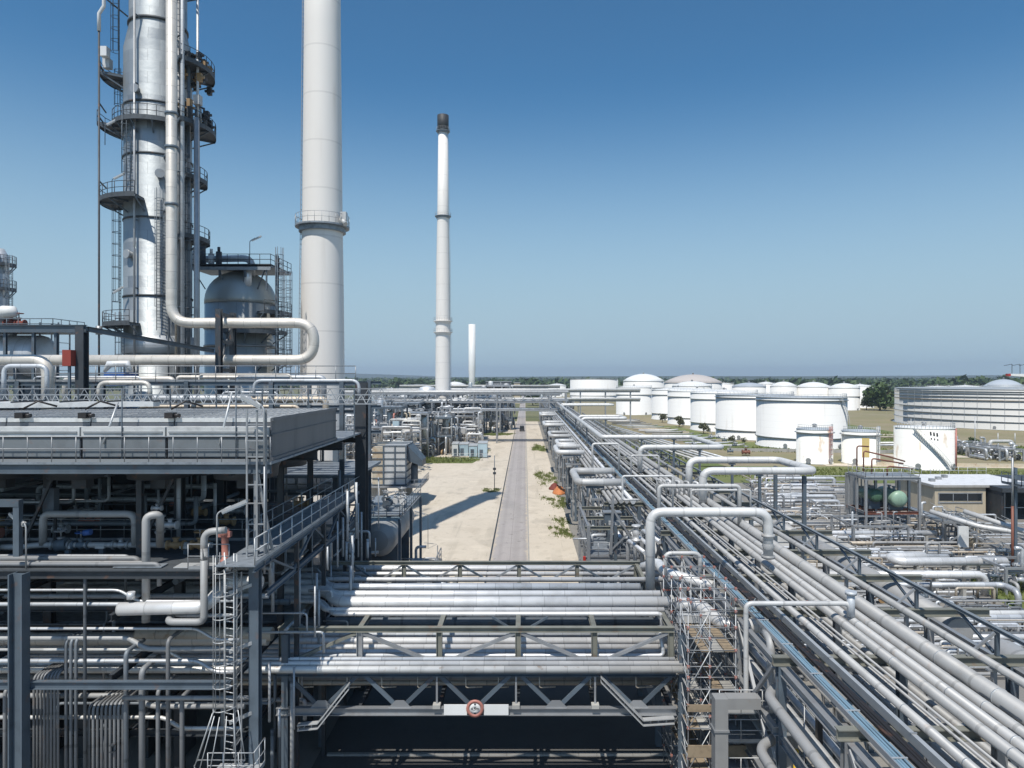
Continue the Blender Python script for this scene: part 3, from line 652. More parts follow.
for (ang, r0, rp, z0, z1, mt) in ((318,4.0,.10,10,70,'alu_brown'),(333,5.2,.24,10,43,'galv'),(322,4.6,.17,10,80,'alu_dull'),(262,3.15,.10,18,52.5,'galv'),(348,4.1,.12,40,56,'alu_dull'),(312,3.3,.07,14,44,'darkpipe'),(340,3.6,.16,12,48,'darkpipe'),(326,3.4,.12,20,58,'midpipe'),(345,4.4,.09,22,43,'darkpipe')):
    a = radians(ang); x, y = cx+cos(a)*r0*1.05, cy+sin(a)*r0*1.05; p_ = part(MB().cyl((x,y,z0),(x,y,ZC(z1)), rp, 10), 'riser_pipe', mt, col)
    z = z0+5
    while z < ZC(z1): part(MB().bar((cx+cos(a)*2.5, cy+sin(a)*2.5, z),(x,y,z), .12, .1), 'pipe_guide', 'steel', p_); z += 6.3
for (ang, z) in ((262,45.2),(247,31.4),(300,38.2),(255,21.6)):
    a = radians(ang); d = Vector((cos(a), sin(a), 0)); p = Vector((cx,cy,ZC(z))); part(MB().cyl(p+d*2.8,p+d*3.3,.3,14).cyl(p+d*3.25,p+d*3.4,.42,14), 'manway', 'galv', col)
for (ang, z) in ((190,48.3),(345,45.0),(200,49.0)):
    a = radians(ang); p = Vector((cx+cos(a)*4.5, cy+sin(a)*4.5, ZC(z)-.5)); part(MB().box(p.x-.32,p.x+.32,p.y-.3,p.y+.3,p.z,p.z+.9), 'junction_box', 'panel', col)
rq = random.Random(4)
for k in range(26):
    a = radians(322+k*2.9); z = ZC(rq.choice([43.2,43.8,46.8,48.2,48.7])); p = Vector((cx+cos(a)*rq.uniform(3.2,4.7), cy+sin(a)*rq.uniform(3.2,4.7), z)); part(MB().box(p.x-.2,p.x+.2,p.y-.2,p.y+.2,p.z-.1,p.z+rq.uniform(.3,1.2)).cyl(p+Vector((-.45,0,.3)),p+Vector((.45,0,.3)),.14,8), 'platform_valve', 'steel_dark' if k%3 else 'brown', col)
for k in range(8):
    a = radians(318+k*9); z = ZC(43.1); p = Vector((cx+cos(a)*4.3, cy+sin(a)*4.3, z)); part(MB().tube([p,p+Vector((0,0,1.2+.3*(k%3))),p+Vector((-.5,0,1.4+.3*(k%3)))],[.12,.12,.08],8), 'instrument_pipe', 'steel' if k%2 else 'galv', col)
for (px, py, ang) in ((112,186,0),(105,132,0),(112,300,-.2)):
    x, y, z = P(px, py, 63); lamp((x,y,z-1.2), 1.8, ang, {186:'light fitting on the third column platform from the top',132:'light fitting beside the wide column platform',300:'light fitting on the lowest column platform'}[py], .5, 'steel', 'lights on the distillation column')
# thin vent mast with stays
x, y, _ = P(99, 0, 63)
t = thing('vent_mast', 'very thin dark mast standing left of the distillation column', 'mast', (x, y, 0))
part(MB().tube([(x,y,0),(x,y,53)], .09, 8), 'mast_pipe', 'steel_dark', t); part(MB().tube([(x,y,53),(x,y,54.6),(x+.45,y,55.3),(x+.45,y,85)], .16, 8), 'upper_pipe', 'panel', t)
mb = MB()
for z in (37.7, 39.2, 45.1, 46.4, 50, 56.5): mb.bar((x,y,z),(cx-2.6 if z > 50 else cx-4.7,cy-.6,z-(.9 if z > 50 else 0)), .1, .1)
part(mb, 'stay', 'steel_dark', t); part(MB().cyl((x,y,25),(x,y,25.8), .28, 8), 'joint_collar', 'galv', t)
# chimneys
def chimney(px, Y, prof, label, ringz, mat='stack', cap=None, ladder_ang=None, group='white chimneys'):
    X = PX(px, Y); c = (X, Y, 0); t = thing('chimney', label, 'chimney', c, group)
    part(MB().lathe(c, prof, 48), 'shaft', mat, t)
    def rad(z):
        for (r0, z0), (r1, z1) in zip(prof[:-1], prof[1:]):
            if z0 <= z <= z1 and z1 > z0: return r0+(r1-r0)*(z-z0)/(z1-z0)
        return prof[-1][0]
    for z in ringz:
        r = rad(z); part(MB().arc_slab(c, r+.01, r+.75, z-.18, z, 0, 360, 36).arc_slab(c, r+.01, r+.35, z-.7, z-.2, 0, 360, 36), 'ring_platform', 'grating' if mat == 'stack' and r < 2.3 else 'stack', t)
        arc_rail(t, c, r+.72, z, 0, 360, 'galv', 1.1, 24, .025)
    if cap: part(MB().lathe(c, cap, 40), 'cap', 'cap', t)
    if ladder_ang is not None:
        for la in ladder_ang:
            a = radians(la); mb = MB(); z = 4
            while z < prof[-1][1]-1:
                r = rad(z)+.22; p = Vector((X+cos(a)*r, Y+sin(a)*r, z)); q = p+Vector((0,0,.55)); sd = Vector((-sin(a), cos(a), 0))*.25
                mb.bar(p-sd, q-sd, .05); mb.bar(p+sd, q+sd, .05); mb.bar(p-sd, p+sd, .05); mb.bar(p-sd, p-sd-Vector((cos(a),sin(a),0))*.25, .05); z += .55
            part(mb, 'ladder', 'galv', t)
    return t
ch = chimney(322.5, 76, [(2.9,0),(2.76,3),(2.42,18),(2.3,30),(2.16,39),(1.97,60),(1.85,89),(1.65,89.02),(1.65,88)], 'massive white chimney with one ring platform, nearest of the chimneys', [37.85, 80], ladder_ang=[178])
x, y, z = P(344, 217, 75); part(MB().box(x-.3,x+.3,y-.4,y+.4,z-.4,z+.5).cyl((x-.3,y,z-.2),(x+.3,y-.5,z-.9),.28,10), 'gas_sampler', 'panel', ch)
chimney(443, 228, [(2.75,0),(2.6,12),(2.25,58),(1.9,76),(1.55,103.3)], 'slender white chimney with a sooty black top and two dark rings', [36.3,40.0,75.0,103.4], cap=[(1.52,103.5),(1.9,103.6),(1.9,108.6),(1.6,108.7),(1.6,107)], ladder_ang=[2])
x = PX(472, 420)
chimney(472, 420, [(1.9,0),(1.9,21.5),(2.15,26),(2.15,54),(1.9,54.02),(1.9,53)], 'short plain white flue farther off right of the slender chimney', [], mat='white')
# rounded silver vessel with top platform
vx, vy = PX(241, 74), 74.0; c = (vx, vy, 0); RV = 3.6
t = thing('reactor_vessel', 'squat silver vessel with a domed head and a railed platform on top', 'vessel', c)
prof = [(RV,0),(RV,29.3)]+[(max(.1,RV*cos(a)), 29.3+3.25*sin(a)) for a in [pi/2*i/9 for i in range(1,10)]]
part(MB().lathe(c, prof[:2], 48), 'shell', 'vessel', t); part(MB().lathe(c, [(RV+.03,28.9),(RV+.03,29.32)]+prof[2:], 48), 'dome', 'dome', t)
zt = PZ(270, 74)
part(MB().box(vx-4.6,vx+4.4,vy-3.2,vy+3,zt-.15,zt).box(vx-4.6,vx+4.4,vy-3.2,vy-3.12,zt-.5,zt+.1), 'top_platform', 'grating', t)
mb = MB()
for px_ in (-3.9,-1,1.7,3.9): mb.bar((vx+px_,vy-3,zt-2.6 if abs(px_)>3 else zt-1.2),(vx+px_,vy-3,zt-.1), .14); mb.bar((vx+px_*.7,vy-2.4,zt-2.4),(vx+px_,vy-3.1,zt-.1), .1)
part(mb, 'platform_support', 'steel', t)
rail(t, [(vx-4.6,vy+3,zt),(vx-4.6,vy-3.2,zt),(vx+4.4,vy-3.2,zt),(vx+4.4,vy+3,zt)], 'steel_dark', 1.15, 1.2, .035)
part(MB().tube(bend([(vx-3.6,vy-1,zt+1.0),(vx+1.6,vy-1,zt+1.1),(vx+1.6,vy-1,zt-1)], 1.2), .36, 14), 'overhead_line', 'alu_dull', t)
for k, (dx, hh) in enumerate(((-4.1,1.6),(-3.2,2.3),(-2.3,1.4),(-1.5,1.6))): part(MB().cyl((vx+dx,vy-2,zt),(vx+dx,vy-2,zt+hh), .3, 10).cyl((vx+dx,vy-2,zt+hh),(vx+dx,vy-2,zt+hh+.5), .16, 8), 'relief_valve', 'panel' if k%2==0 else 'steel_dark', t)
part(MB().cyl((vx+1.7,vy-2.4,30.6),(vx+1.7,vy-2.4,32.6),.4,12), 'nozzle', 'alu', t)
for (z, a0, a1) in ((25.9,268,355),(28.0,318,380),(18.6,300,360),(23.0,320,380)): platform(t, c, RV+.02, RV+1.6, z, a0, a1)
for (dx, z0, z1) in ((5.0,20,zt+1),(5.9,20,zt-1.5)): ladder(t, (vx+dx,vy-2.2), z0, z1, (0,-1), mat='steel', r=.04)
part(MB().ibeam((vx+4.7,vy-2.2,8),(vx+4.7,vy-2.2,zt+1.2),.3,.3), 'ladder_post', 'steel', t)
mb = MB()
for z in (26.2, 24.3): mb.lathe(c, [(RV+.01,z),(RV+.1,z),(RV+.1,z+.2),(RV+.01,z+.2)], 48)
part(mb, 'insulation_band', 'galv', t)
lamp((vx+2.2,vy-3.1,zt), 2.5, .2, 'area light on the railed top of the silver vessel', .5, 'steel')
# unit at the left edge
ux, uy = PX(-1, 92), 92.0
t = thing('absorber_column', 'small column with stacked platforms at the left edge of the view', 'column', (ux,uy,0), )
part(MB().lathe((ux,uy,0), [(1.1,0),(1.1,37.4),(.6,38.4)], 24), 'shell', 'alu_dull', t)
for z in (29.0, 33.0, 36.3): platform(t, (ux,uy,0), 1.12, 1.9, z, 180, 400)
ladder(t, (ux+2.1,uy-.8), 24, 36.4, (0,-1), mat='steel', r=.04); part(MB().cyl((ux+.3,uy-1.6,20),(ux+.3,uy-1.6,38.6),.28,10), 'riser_pipe', 'panel', t)
x0, _, _ = P(-30,0,80); x1, _, _ = P(42,0,80)
vessel_h((x0,80,23.6),(x1,80,23.6), 2.4, 'dull horizontal drum below the platform at the left edge', 'alu_dull', 'steel', 0)
t = thing('left_platform', 'railed platform with red valves above the drum at the left edge', 'platform', (PX(10,78),78,26))
part(MB().box(PX(-40,78),PX(62,78),76.5,82,26.2,26.45), 'deck', 'grating', t); rail(t, [(PX(-40,78),76.5,26.45),(PX(62,78),76.5,26.45),(PX(62,78),82,26.45)], 'steel', 1.2, 1.3, .045)
for px_ in (12,40,62): part(MB().ibeam((PX(px_,78),77,0),(PX(px_,78),77,26.2),.3,.3), 'post', 'steel', t)
for k, px_ in enumerate((9,17)): valve((PX(px_,77), 77.3, 27.2), (1,0,0), .24, ('left' if k == 0 else 'right')+' of two red valves on the platform at the left edge', 'darkred', 'darkred')
x, y, z = P(8, 312, 77); tag(MB().tube([(x-1,y,z-.4),(x-.4,y,z),(x+.5,y,z),(x+1,y,z-.3)],[.3,.75,.7,.25],12).build('actuator','tarp'), 'white rounded valve actuator behind the red valves', 'actuator')
t = thing('stair_tower', 'small steel ladder tower beside the drum at the left edge', 'tower', (PX(55,82),82,0))
for dx in (-1.1,1.1):
    for dy in (-1,1): part(MB().bar((PX(55,82)+dx,82+dy,0),(PX(55,82)+dx,82+dy,27.6),.13), 'post', 'steel', t)
mb = MB()
for k in range(14): z = 12+k*1.1; mb.bar((PX(55,82)-1.1,81,z),(PX(55,82)+1.1,81,z+(1 if k%2 else 0)), .08); mb.bar((PX(55,82)+1.1,81,z),(PX(55,82)+1.1,83,z),.08)
part(mb, 'bracing', 'galv', t)
# gantry beams and the long cream pipe loop
g = thing('gantry', 'dark steel gantry carrying the cream pipe loop above the air coolers', 'gantry', (PX(82,45),45,17.4))
part(MB().ibeam((PX(82,45),45,17.4),(PX(82,45),45,24.4),.6,.55,up=(0,1,0)), 'post', 'steel_dark', g)
part(MB().ibeam((PX(-40,45),45,24.25),(PX(86,45),45,24.25),.5,.3), 'beam', 'steel', g)
part(MB().ibeam((PX(85,45),45.1,24.25),(PX(214,59),59,PZ(351,59)),.32,.3), 'sloping_beam', 'steel', g)
for px_, y_ in ((219,59.4),(233,62.8)): part(MB().ibeam((PX(px_,y_),y_,12),(PX(px_,y_),y_,PZ(309,59.4)),.48,.46,up=(0,1,0)), 'post', 'steel_dark', g)
mb = MB()
for z in (26.6, 24.2, 21.7): mb.bar((PX(219,59.4),59.4,z),(PX(233,62.8),62.8,z),.2,.3)
mb.bar((PX(219,59.4),59.4,21.7),(PX(233,62.8),62.8,26.6),.12); part(mb, 'bracing', 'steel_dark', g)
Yr = 61.0; rx = PX(171.5, Yr)
path = [(rx,Yr,80),(rx,Yr,PZ(323,Yr)),(PX(314,Yr),Yr,PZ(323,Yr)),(PX(314,Yr),Yr,PZ(360,Yr)),(PX(-60,Yr),Yr,PZ(360,Yr))]
t = thing('riser_pipe', 'fat cream pipe dropping down the column and looping back above the coolers', 'pipe', (rx,Yr,20))
part(MB().tube(bend(path, 1.75, 8), .46, 18), 'pipe_run', 'cream', t)
for z in (36.5,41.6,44.6,62):
    mb = MB(); mb.lathe((rx,Yr,z), [(.47,-.12),(.56,-.12),(.56,.12),(.47,.12)], 14); mb.bar((rx,Yr,z),(cx+1.6,cy-2.1,z),.15,.2)
    part(mb, 'pipe_clamp', 'steel', t)
pipe([(PX(-30,46),46,PZ(360,46)),(PX(48,46),46,PZ(360,46)),(PX(48,46),46,18)], .38, 'cream pipe with one elbow left of the dark gantry post', 'cream', 1.0, n=14)
for (a, b, y0, y1, lb, mt) in ((4,47,366,400,'thin pale pipe arch at the left edge behind the coolers','alu_dull'),(99,150,382.5,400,'cream pipe arch right of the gantry post','cream'),(254,359,380.5,398,'long thin pipe arch at the back corner of the cooler deck','alu_dull')):
    pipe([(PX(a,42.5),42.5,PZ(y1,42.5)),(PX(a,42.5),42.5,PZ(y0,42.5)),(PX(b,42.5),42.5,PZ(y0,42.5)),(PX(b,42.5),42.5,PZ(y1,42.5))], .14 if a < 200 else .1, lb, mt, .5)
t = thing('control_box', 'red box on a short post beside the gantry post', 'box', (PX(69.5,44.5),44.5,20)); x = PX(69.5,44.5)
part(MB().box(x-.28,x+.28,44.2,44.7,PZ(366,44.5),PZ(350,44.5)), 'housing', 'salmon_dark', t); part(MB().bar((x,44.5,18),(x,44.5,PZ(366,44.5)),.14), 'post', 'steel', t)
x, y, z = P(121,376,56); tag(MB().box(x-.8,x+.8,y-1,y+1,z-.8,z+.3).build('motor_housing','bluepaint'), 'blue machine housing glimpsed under the cream pipe', 'machine')
x, y, z = P(117,368,54); tag(MB().tube([(x-1,y,z-.3),(x-.6,y,z+.3),(x+.8,y,z+.35),(x+1.1,y,z-.3)],[.12,.3,.3,.12],10).build('insulated_cap','alu_bright'), 'bright silver insulated cap above the blue housing', 'cap')
# low pipework behind the coolers (between deck and columns)
rnd = random.Random(21)
for i in range(26):
    yy = rnd.uniform(49,57); z = rnd.uniform(15.5,21.3); xa = rnd.uniform(-42,-20); L = rnd.uniform(3,13); mt = rnd.choice(['alu','alu_dull','darkpipe','cream','alu_brown'])
    pipe([(xa,yy,z-2),(xa,yy,z),(xa+L,yy,z),(xa+L,yy,z-2)], rnd.uniform(.07,.24), 'bent pipe in the tangle behind the air coolers', mt, .35, group='pipe tangle behind the air coolers', n=8)
t = thing('support_rack', 'steel rack standing behind the air cooler deck', 'rack', (-27,52,0))
for xx in (-42,-36,-30,-24,-18,-13):
    for yy in (48.5,57): part(MB().ibeam((xx,yy,0),(xx,yy,20.8),.3,.3,up=(0,1,0)), 'post', 'steel', t)
for z in (16.5,18.6,20.6):
    for yy in (48.5,57): part(MB().ibeam((-46,yy,z),(-12,yy,z),.28,.2), 'beam', 'steel', t)
part(MB().box(-46,-12,48.5,57,13.9,14.1), 'floor_plate', 'grating', t)
rail(t, [(-46,48.4,20.75),(-12,48.4,20.75)], 'galv', 1.1, 1.4, .03)

# ------------------------------------------------------------------ air cooler structure
DZ, LB, XR = 17.35, 12.6, -11.0
A = thing('cooler_structure', 'big blue grey steel structure carrying the air coolers on the left', 'steel structure', (-25,38,0))
rowsX = [-12.95,-18.3,-25.2,-32.4,-40]
for i, xx in enumerate(rowsX):
    for yy in (30.0,36.2,41.2,46.2):
        if yy == 30.0 and i == 0: continue
        top = 17.1 if not (i == 0 and yy == 46.2) else 20.7
        if yy == 30.0:
            part(MB().ibeam((xx+.1,32.3,LB),(xx+.1,32.3,16.8),.26,.26,up=(0,1,0)), 'column', 'steel_dark', A); continue
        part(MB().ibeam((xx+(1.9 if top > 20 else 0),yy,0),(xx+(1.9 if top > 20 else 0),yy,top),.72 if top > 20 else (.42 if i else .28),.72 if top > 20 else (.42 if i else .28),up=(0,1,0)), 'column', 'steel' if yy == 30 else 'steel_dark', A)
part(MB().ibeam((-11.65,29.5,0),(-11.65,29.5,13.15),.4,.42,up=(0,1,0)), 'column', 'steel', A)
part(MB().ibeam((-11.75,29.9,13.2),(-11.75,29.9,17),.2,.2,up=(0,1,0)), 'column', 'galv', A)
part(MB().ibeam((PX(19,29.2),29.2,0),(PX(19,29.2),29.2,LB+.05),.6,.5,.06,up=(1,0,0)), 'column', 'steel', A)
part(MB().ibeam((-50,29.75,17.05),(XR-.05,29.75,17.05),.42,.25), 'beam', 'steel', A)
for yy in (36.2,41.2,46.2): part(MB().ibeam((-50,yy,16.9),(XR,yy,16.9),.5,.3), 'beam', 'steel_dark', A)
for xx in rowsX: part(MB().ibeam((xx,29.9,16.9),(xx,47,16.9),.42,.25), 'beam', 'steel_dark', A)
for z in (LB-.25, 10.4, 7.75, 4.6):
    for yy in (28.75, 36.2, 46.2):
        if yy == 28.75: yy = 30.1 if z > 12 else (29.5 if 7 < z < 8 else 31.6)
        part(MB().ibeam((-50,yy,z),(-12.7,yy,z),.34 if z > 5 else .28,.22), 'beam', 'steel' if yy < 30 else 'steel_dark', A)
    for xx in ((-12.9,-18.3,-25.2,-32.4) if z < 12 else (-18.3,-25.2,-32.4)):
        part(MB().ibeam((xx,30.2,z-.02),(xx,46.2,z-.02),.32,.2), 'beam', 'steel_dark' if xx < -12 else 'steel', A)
def brace(p, q, w=.16, mat='steel'): part(MB().bar(p, q, w), 'brace', mat, A)
brace((-18.3,32.6,13.0),(-16.4,32.6,17),.12,'steel_dark'); brace((-22.2,32.6,17),(-24.0,32.6,13.0),.12,'steel_dark')
for y0, y1 in ((30,36.2),(36.2,41.2),(41.2,46.2)):
    brace((-11.2,y0,13.05),(-11.2,(y0+y1)/2,11.75),.1); brace((-11.2,y1,13.05),(-11.2,(y0+y1)/2,11.75),.1)
brace((-11.6,29.6,16.9),(-11.0,29.75,13.5),.1,'galv')
part(MB().ibeam((-11.2,28.2,13.1),(-11.2,46,13.1),.26,.16), 'beam', 'steel', A); part(MB().ibeam((-12.7,28.2,13.1),(-12.7,46,13.1),.26,.16), 'beam', 'steel_dark', A); part(MB().ibeam((-11.2,29.7,11.65),(-11.2,46,11.65),.24,.16), 'beam', 'steel', A)
for yy in (33.5,38,42.5): part(MB().bar((-11.2,yy,0),(-11.2,yy,13),.2), 'column', 'steel_dark', A); part(MB().bar((-12.7,yy,12.98),(-11.2,yy,12.98),.2), 'beam', 'steel_dark', A)
for k in range(3): brace((-32,36.2,5+3*k),(-25.4,36.2,7.6+3*k),.14,'steel_dark')
part(MB().box(-50,XR,29.6,47.2,DZ-.1,DZ), 'deck', 'grating', A)
part(MB().box(-50,-12.9,29.95,46.4,LB-.08,LB), 'valve_deck', 'deck_dark', A)
part(MB().box(-50,-12.2,36.5,46.0,7.9,8.0), 'lower_deck', 'grating', A); part(MB().box(-50,-13,38,46.0,10.62,10.7), 'lower_deck', 'grating', A)
rail(A, [(-50,29.62,DZ),(XR-.05,29.62,DZ)], 'galv', 1.1, 1.05, .024)
rail(A, [(-11.12,28.1,13.3),(-11.12,46,13.3)], 'galv_lt', 1.1, 1.55, .032); rail(A, [(-12.75,31.5,13.3),(-12.75,45,13.3)], 'galv', 1.1, 1.5, .026)
rail(A, [(-50,35.3,LB),(-13.4,35.3,LB)], 'galv', 1.1, 1.2, .026); rail(A, [(-14.8,30.0,LB),(-13.0,30.0,LB)], 'galv', 1.1, .8, .026)
rail(A, [(-50,39.5,LB),(-13.4,39.5,LB)], 'steel', 1.1, 1.2, .03)
part(MB().box(-12.75,-11.1,28.1,46.2,13.22,13.28), 'walkway_plate', 'grating', A)
# lattice handrail girder at the back of the coolers
t = thing('lattice_girder', 'pale zigzag lattice girder running along the back of the air coolers', 'girder', (-26,41.6,19.3))
part(MB().bar((-45,41.6,19.98),(-8.8,41.6,19.98),.07), 'top_chord', 'galv', t); part(MB().bar((-45,41.6,19.42),(-8.8,41.6,19.42),.07), 'bottom_chord', 'galv', t); mb = MB(); x = -45
while x < -9: mb.bar((x,41.6,19.42),(x+.3,41.6,19.98),.04).bar((x+.3,41.6,19.98),(x+.6,41.6,19.42),.04); x += .62
part(mb, 'lacing', 'galv_lt', t); mb = MB(); x = -44
while x < -9: mb.bar((x,41.6,17.35),(x,41.6,20.35),.07); x += 2.8
part(mb, 'post', 'steel', t); part(MB().bar((-45,41.65,20.35),(-8.8,41.65,20.35),.05), 'handrail', 'galv', t)
t = thing('lattice_girder', 'second lattice girder seen just behind the first one', 'girder', (-26,44.5,19)); mb = MB(); x = -45
part(MB().bar((-45,44.4,20.3),(-9,44.4,20.3),.06).bar((-45,44.4,19.6),(-9,44.4,19.6),.06), 'chord', 'galv', t)
while x < -9.5: mb.bar((x,44.4,19.6),(x+.4,44.4,20.3),.04).bar((x+.4,44.4,20.3),(x+.8,44.4,19.6),.04); x += .84
part(mb, 'lacing', 'galv', t)
# air cooler bays
bx = [-11.2,-15.75,-19.5,-23.3,-27.2,-31.2,-35.3,-39.5]
names = ['nearest air cooler bay, at the right corner of the deck','second air cooler bay from the right corner of the deck','third air cooler bay from the right corner','fourth air cooler bay from the right, cut by the left edge','air cooler bay beyond the left edge','far air cooler bay beyond the left edge','outermost air cooler bay']
for i in range(6):
    xa, xb = bx[i+1]+.04, bx[i]-.04; y0, y1, zt, zb = 29.95, 40.3, 19.2, 17.75
    t = thing('air_cooler', names[i], 'air cooler', ((xa+xb)/2, 35, DZ), 'row of air coolers on the deck')
    part(MB().box(xa,xb,y0+.75,y1,zt-.18,zt), 'tube_bundle', 'bundle', t)
    mb = MB(); n = 5
    for k in range(1, n): yy = y0+.8+(y1-y0-.9)*k/n; mb.box(xa,xb,yy-.04,yy+.04,zt,zt+.04)
    for k in range(14): xx = xa+.15+(xb-xa-.3)*k/13; mb.box(xx-.03,xx+.03,y0+.8,y1-.05,zt,zt+.02)
    part(mb, 'bundle_frame', 'galv', t)
    part(MB().box(xa,xb,y0,y0+.7,zt-.80,zt-.36), 'header_box', 'bundle', t)
    part(MB().box(xa-.02,xb+.02,y0+.72,y1+.02,zb,zt-.2).box(xa,xb,y0+.1,y0+.7,zb-.25,zt-.83), 'side_frame', 'box_side', t); part(MB().box(xa+.03,xb-.03,y0+.06,y0+.097,zb-.2,zt-.84), 'front_panel', 'steel_mid', t)
    part(MB().box(xa+.05,xb-.05,y0+.2,y0+.6,zb-.2,zb+.35), 'walk_beam', 'galv', t)
    for k in (.3,.72):
        yy = y0+(y1-y0)*k; xm = (xa+xb)/2
        part(MB().lathe((xm,yy,16.25), [(1.45,0),(1.5,.5),(1.75,.95)], 28), 'fan_ring', 'steel_dark', t)
        part(MB().box(xm-.35,xm+.35,yy-.3,yy+.3,15.7,16.25), 'fan_motor', 'steel_dark', t)
    part(MB().box(xa+.1,xb-.1,y0-.05,y0-.003,zt-.62,zt-.54), 'nozzle_rail', 'galv', t)
t = thing('cooler_cover', 'sunlit sheet metal cover raised over the far end of the left coolers', 'cover', (-24,38.5,19.3))
part(MB().quadbox([(-40,35,19.35),(-21.5,39.5,19.35),(-21.5,40.2,19.35),(-40,41,19.35),(-40,35,19.62),(-21.5,39.5,19.62),(-21.5,40.2,19.62),(-40,41,19.62)]), 'cover_sheet', 'bundle', t)
mb = MB()
for k in range(9): f = k/8; mb.bar((-40+18.5*f,35+4.5*f,19.66),(-40+18.5*f,41-.8*f,19.66),.1,.08)
part(mb, 'seam', 'steel_dark', t)
part(MB().box(-11.205,-11.16,30.05,40.32,17.37,19.23).box(-11.155,-11.10,30.05,40.32,18.45,18.52).box(-11.155,-11.08,30.05,40.32,19.1,19.26).box(-11.155,-11.08,30.05,40.32,17.37,17.5), 'end_sheet', 'box_side', bpy.data.objects['air_cooler'])
for i, (px, py) in enumerate(((85,421),(171,419),(22,425))):
    x, y, z = P(px, py, 30.6); t = thing('cooler_actuator', ['black louvre actuator between the third and second cooler bays','black louvre actuator on the nearest cooler bay','black louvre actuator at the left edge of the cooler deck'][i], 'actuator', (x,y,19.2), 'louvre actuators on the air coolers')
    part(MB().box(x-.2,x+.16,y-.2,y+.2,19.2,19.45).cyl((x+.1,y,19.32),(x+.4,y,19.32),.09,10), 'motor', 'black', t); part(MB().tube([(x,y,19.6),(x+.5,y+.3,19.95),(x+1.1,y+.7,19.7)],.05,6), 'linkage', 'black', t)
for i, (a, b, lb) in enumerate((((103,444),(118,402),'pale leaning rod on the left of the cooler deck'),((219,446),(232,392),'pale leaning rod near the right corner of the cooler deck'))):
    p = P(*a, 29.9); q = P(*b, 30.6); tag(MB().tube([p,q],.045,6).build('leaning_rod','galv_lt'), lb, 'rod')
for (px, lb) in ((122,'thin lightning rod in the middle of the cooler deck'),(236,'thin rod post near the cooler deck corner')):
    p = P(px, 466, 29.9); q = P(px, 388, 29.9); tag(MB().tube([p,q],.03,5).build('lightning_rod','steel'), lb, 'rod')
p = P(264, 470, 29.3); lamp((p[0],p[1],LB+4.7), 2.4, pi*.97, 'area light on a tall pole at the cooler deck corner', .35, 'galv_lt', up=.3)
tag(MB().tube([(p[0]+.02,29.3,LB),(p[0]+.02,29.3,17.2)],.04,6).build('conduit','galv'), 'thin conduit running down below the corner area light', 'conduit')
t = thing('corner_frame', 'pale ladder frame at the right front corner of the cooler deck', 'frame', (-10.5,29.5,13))
for px_ in (247,257,266): part(MB().bar(P(px_,372+38,29.45),P(px_,560,29.45),.07), 'post', 'galv', t)
mb = MB()
for z in (13.6,14.7,15.6,16.4,17.6,18.3,19.0): mb.bar(P(247,400,29.45)[:2]+(z,),P(266,400,29.45)[:2]+(z,),.05)
part(mb, 'rung', 'galv', t)
# valve deck pipework
Yv = 32.6
def V(px, py, Y=Yv): return P(px, py, Y)
pipe([V(-20,547),V(22,547),V(38,545),V(212,545)], .14, 'long grey pipe lying along the valve deck', 'greypipe', .3, n=12)
pipe([V(43,545),V(43,514),V(135,514),V(135,545)], .17, 'upright grey pipe arch on the valve deck', 'greypipe', .38, n=12)
pipe([V(146,622,30.4),V(146,516,30.4),V(160,514,30.6),V(160,545,31.6)], .17, 'grey swan neck riser in front of the valve deck', 'greypipe', .45, n=12)
pipe([V(204,548,29.6),V(204,622,29.6),V(168,622,29.6),V(172,614,30.6)], .15, 'pale pipe hooking under the silver line', 'greypipe', .3, n=12)
pipe([V(226,530,29.6),V(204,532,29.6),V(204,560,29.6)], .15, 'short pale elbow above the hooked pipe', 'greypipe', .4, n=12)
pipe([V(119,609,30),V(203,607,30),V(214,598,30.2),V(224,582,31.5),V(262,582,31.5)], .28, 'bright silver insulated line ending in a cap below the valve deck', 'alu_bright', .5, n=16)
tag(MB().cyl(V(131,599,30),V(131,592,30),.17,12).build('branch_stub','alu'), 'short vertical stub on the bright silver line', 'stub')
valve(V(61,545), (1,0,0), .15, 'valve with grey body at the left leg of the pipe arch', 'galv')
valve(V(81,545), (1,0,0), .13, 'valve in the middle of the valve deck line', 'steel', 'bluepaint')
valve(V(176,545), (1,0,0), .14, 'first brown valve on the right end of the valve deck', 'brown', 'brown', stem=False)
valve(V(200,545), (1,0,0), .14, 'second brown valve on the right end of the valve deck', 'brown', 'brown')
valve(V(160,524), (0,0,1), .14, 'valve on the short leg of the swan neck riser', 'alu_dull', stem=False); valve(V(157,508), (1,0,0), .08, 'small valve on top of the swan neck riser', 'alu_dull')
valve(V(170,525), (1,0,0), .12, 'side valve pointing right from the swan neck riser', 'alu_dull', stem=False)
valve(V(121,545), (1,0,0), .13, 'valve at the right leg of the pipe arch', 'galv', stem=False)
tag(MB().cyl(V(57,546),V(68,543.5),.3,16).build('flow_meter','steel'), 'round blue grey flow meter on the valve deck line', 'meter')
tag(MB().cyl(V(84,533,32),V(91,532,32),.14,12).build('actuator','bluepaint'), 'dark blue actuator on the valve deck', 'actuator')
x, y, z = V(225,550,31.2); t = thing('hydrant_post', 'salmon red post with a rounded head on the valve deck', 'post', (x,y,LB)); part(MB().lathe((x,y,LB),[(.24,0),(.24,.1),(.14,.12),(.16,1.2),(.22,1.25),(.2,1.5),(.05,1.6)],14), 'post_body', 'salmon', t); part(MB().box(x-.28,x+.28,y-.12,y+.12,LB+1.15,LB+1.4),'side_outlet','salmon',t)
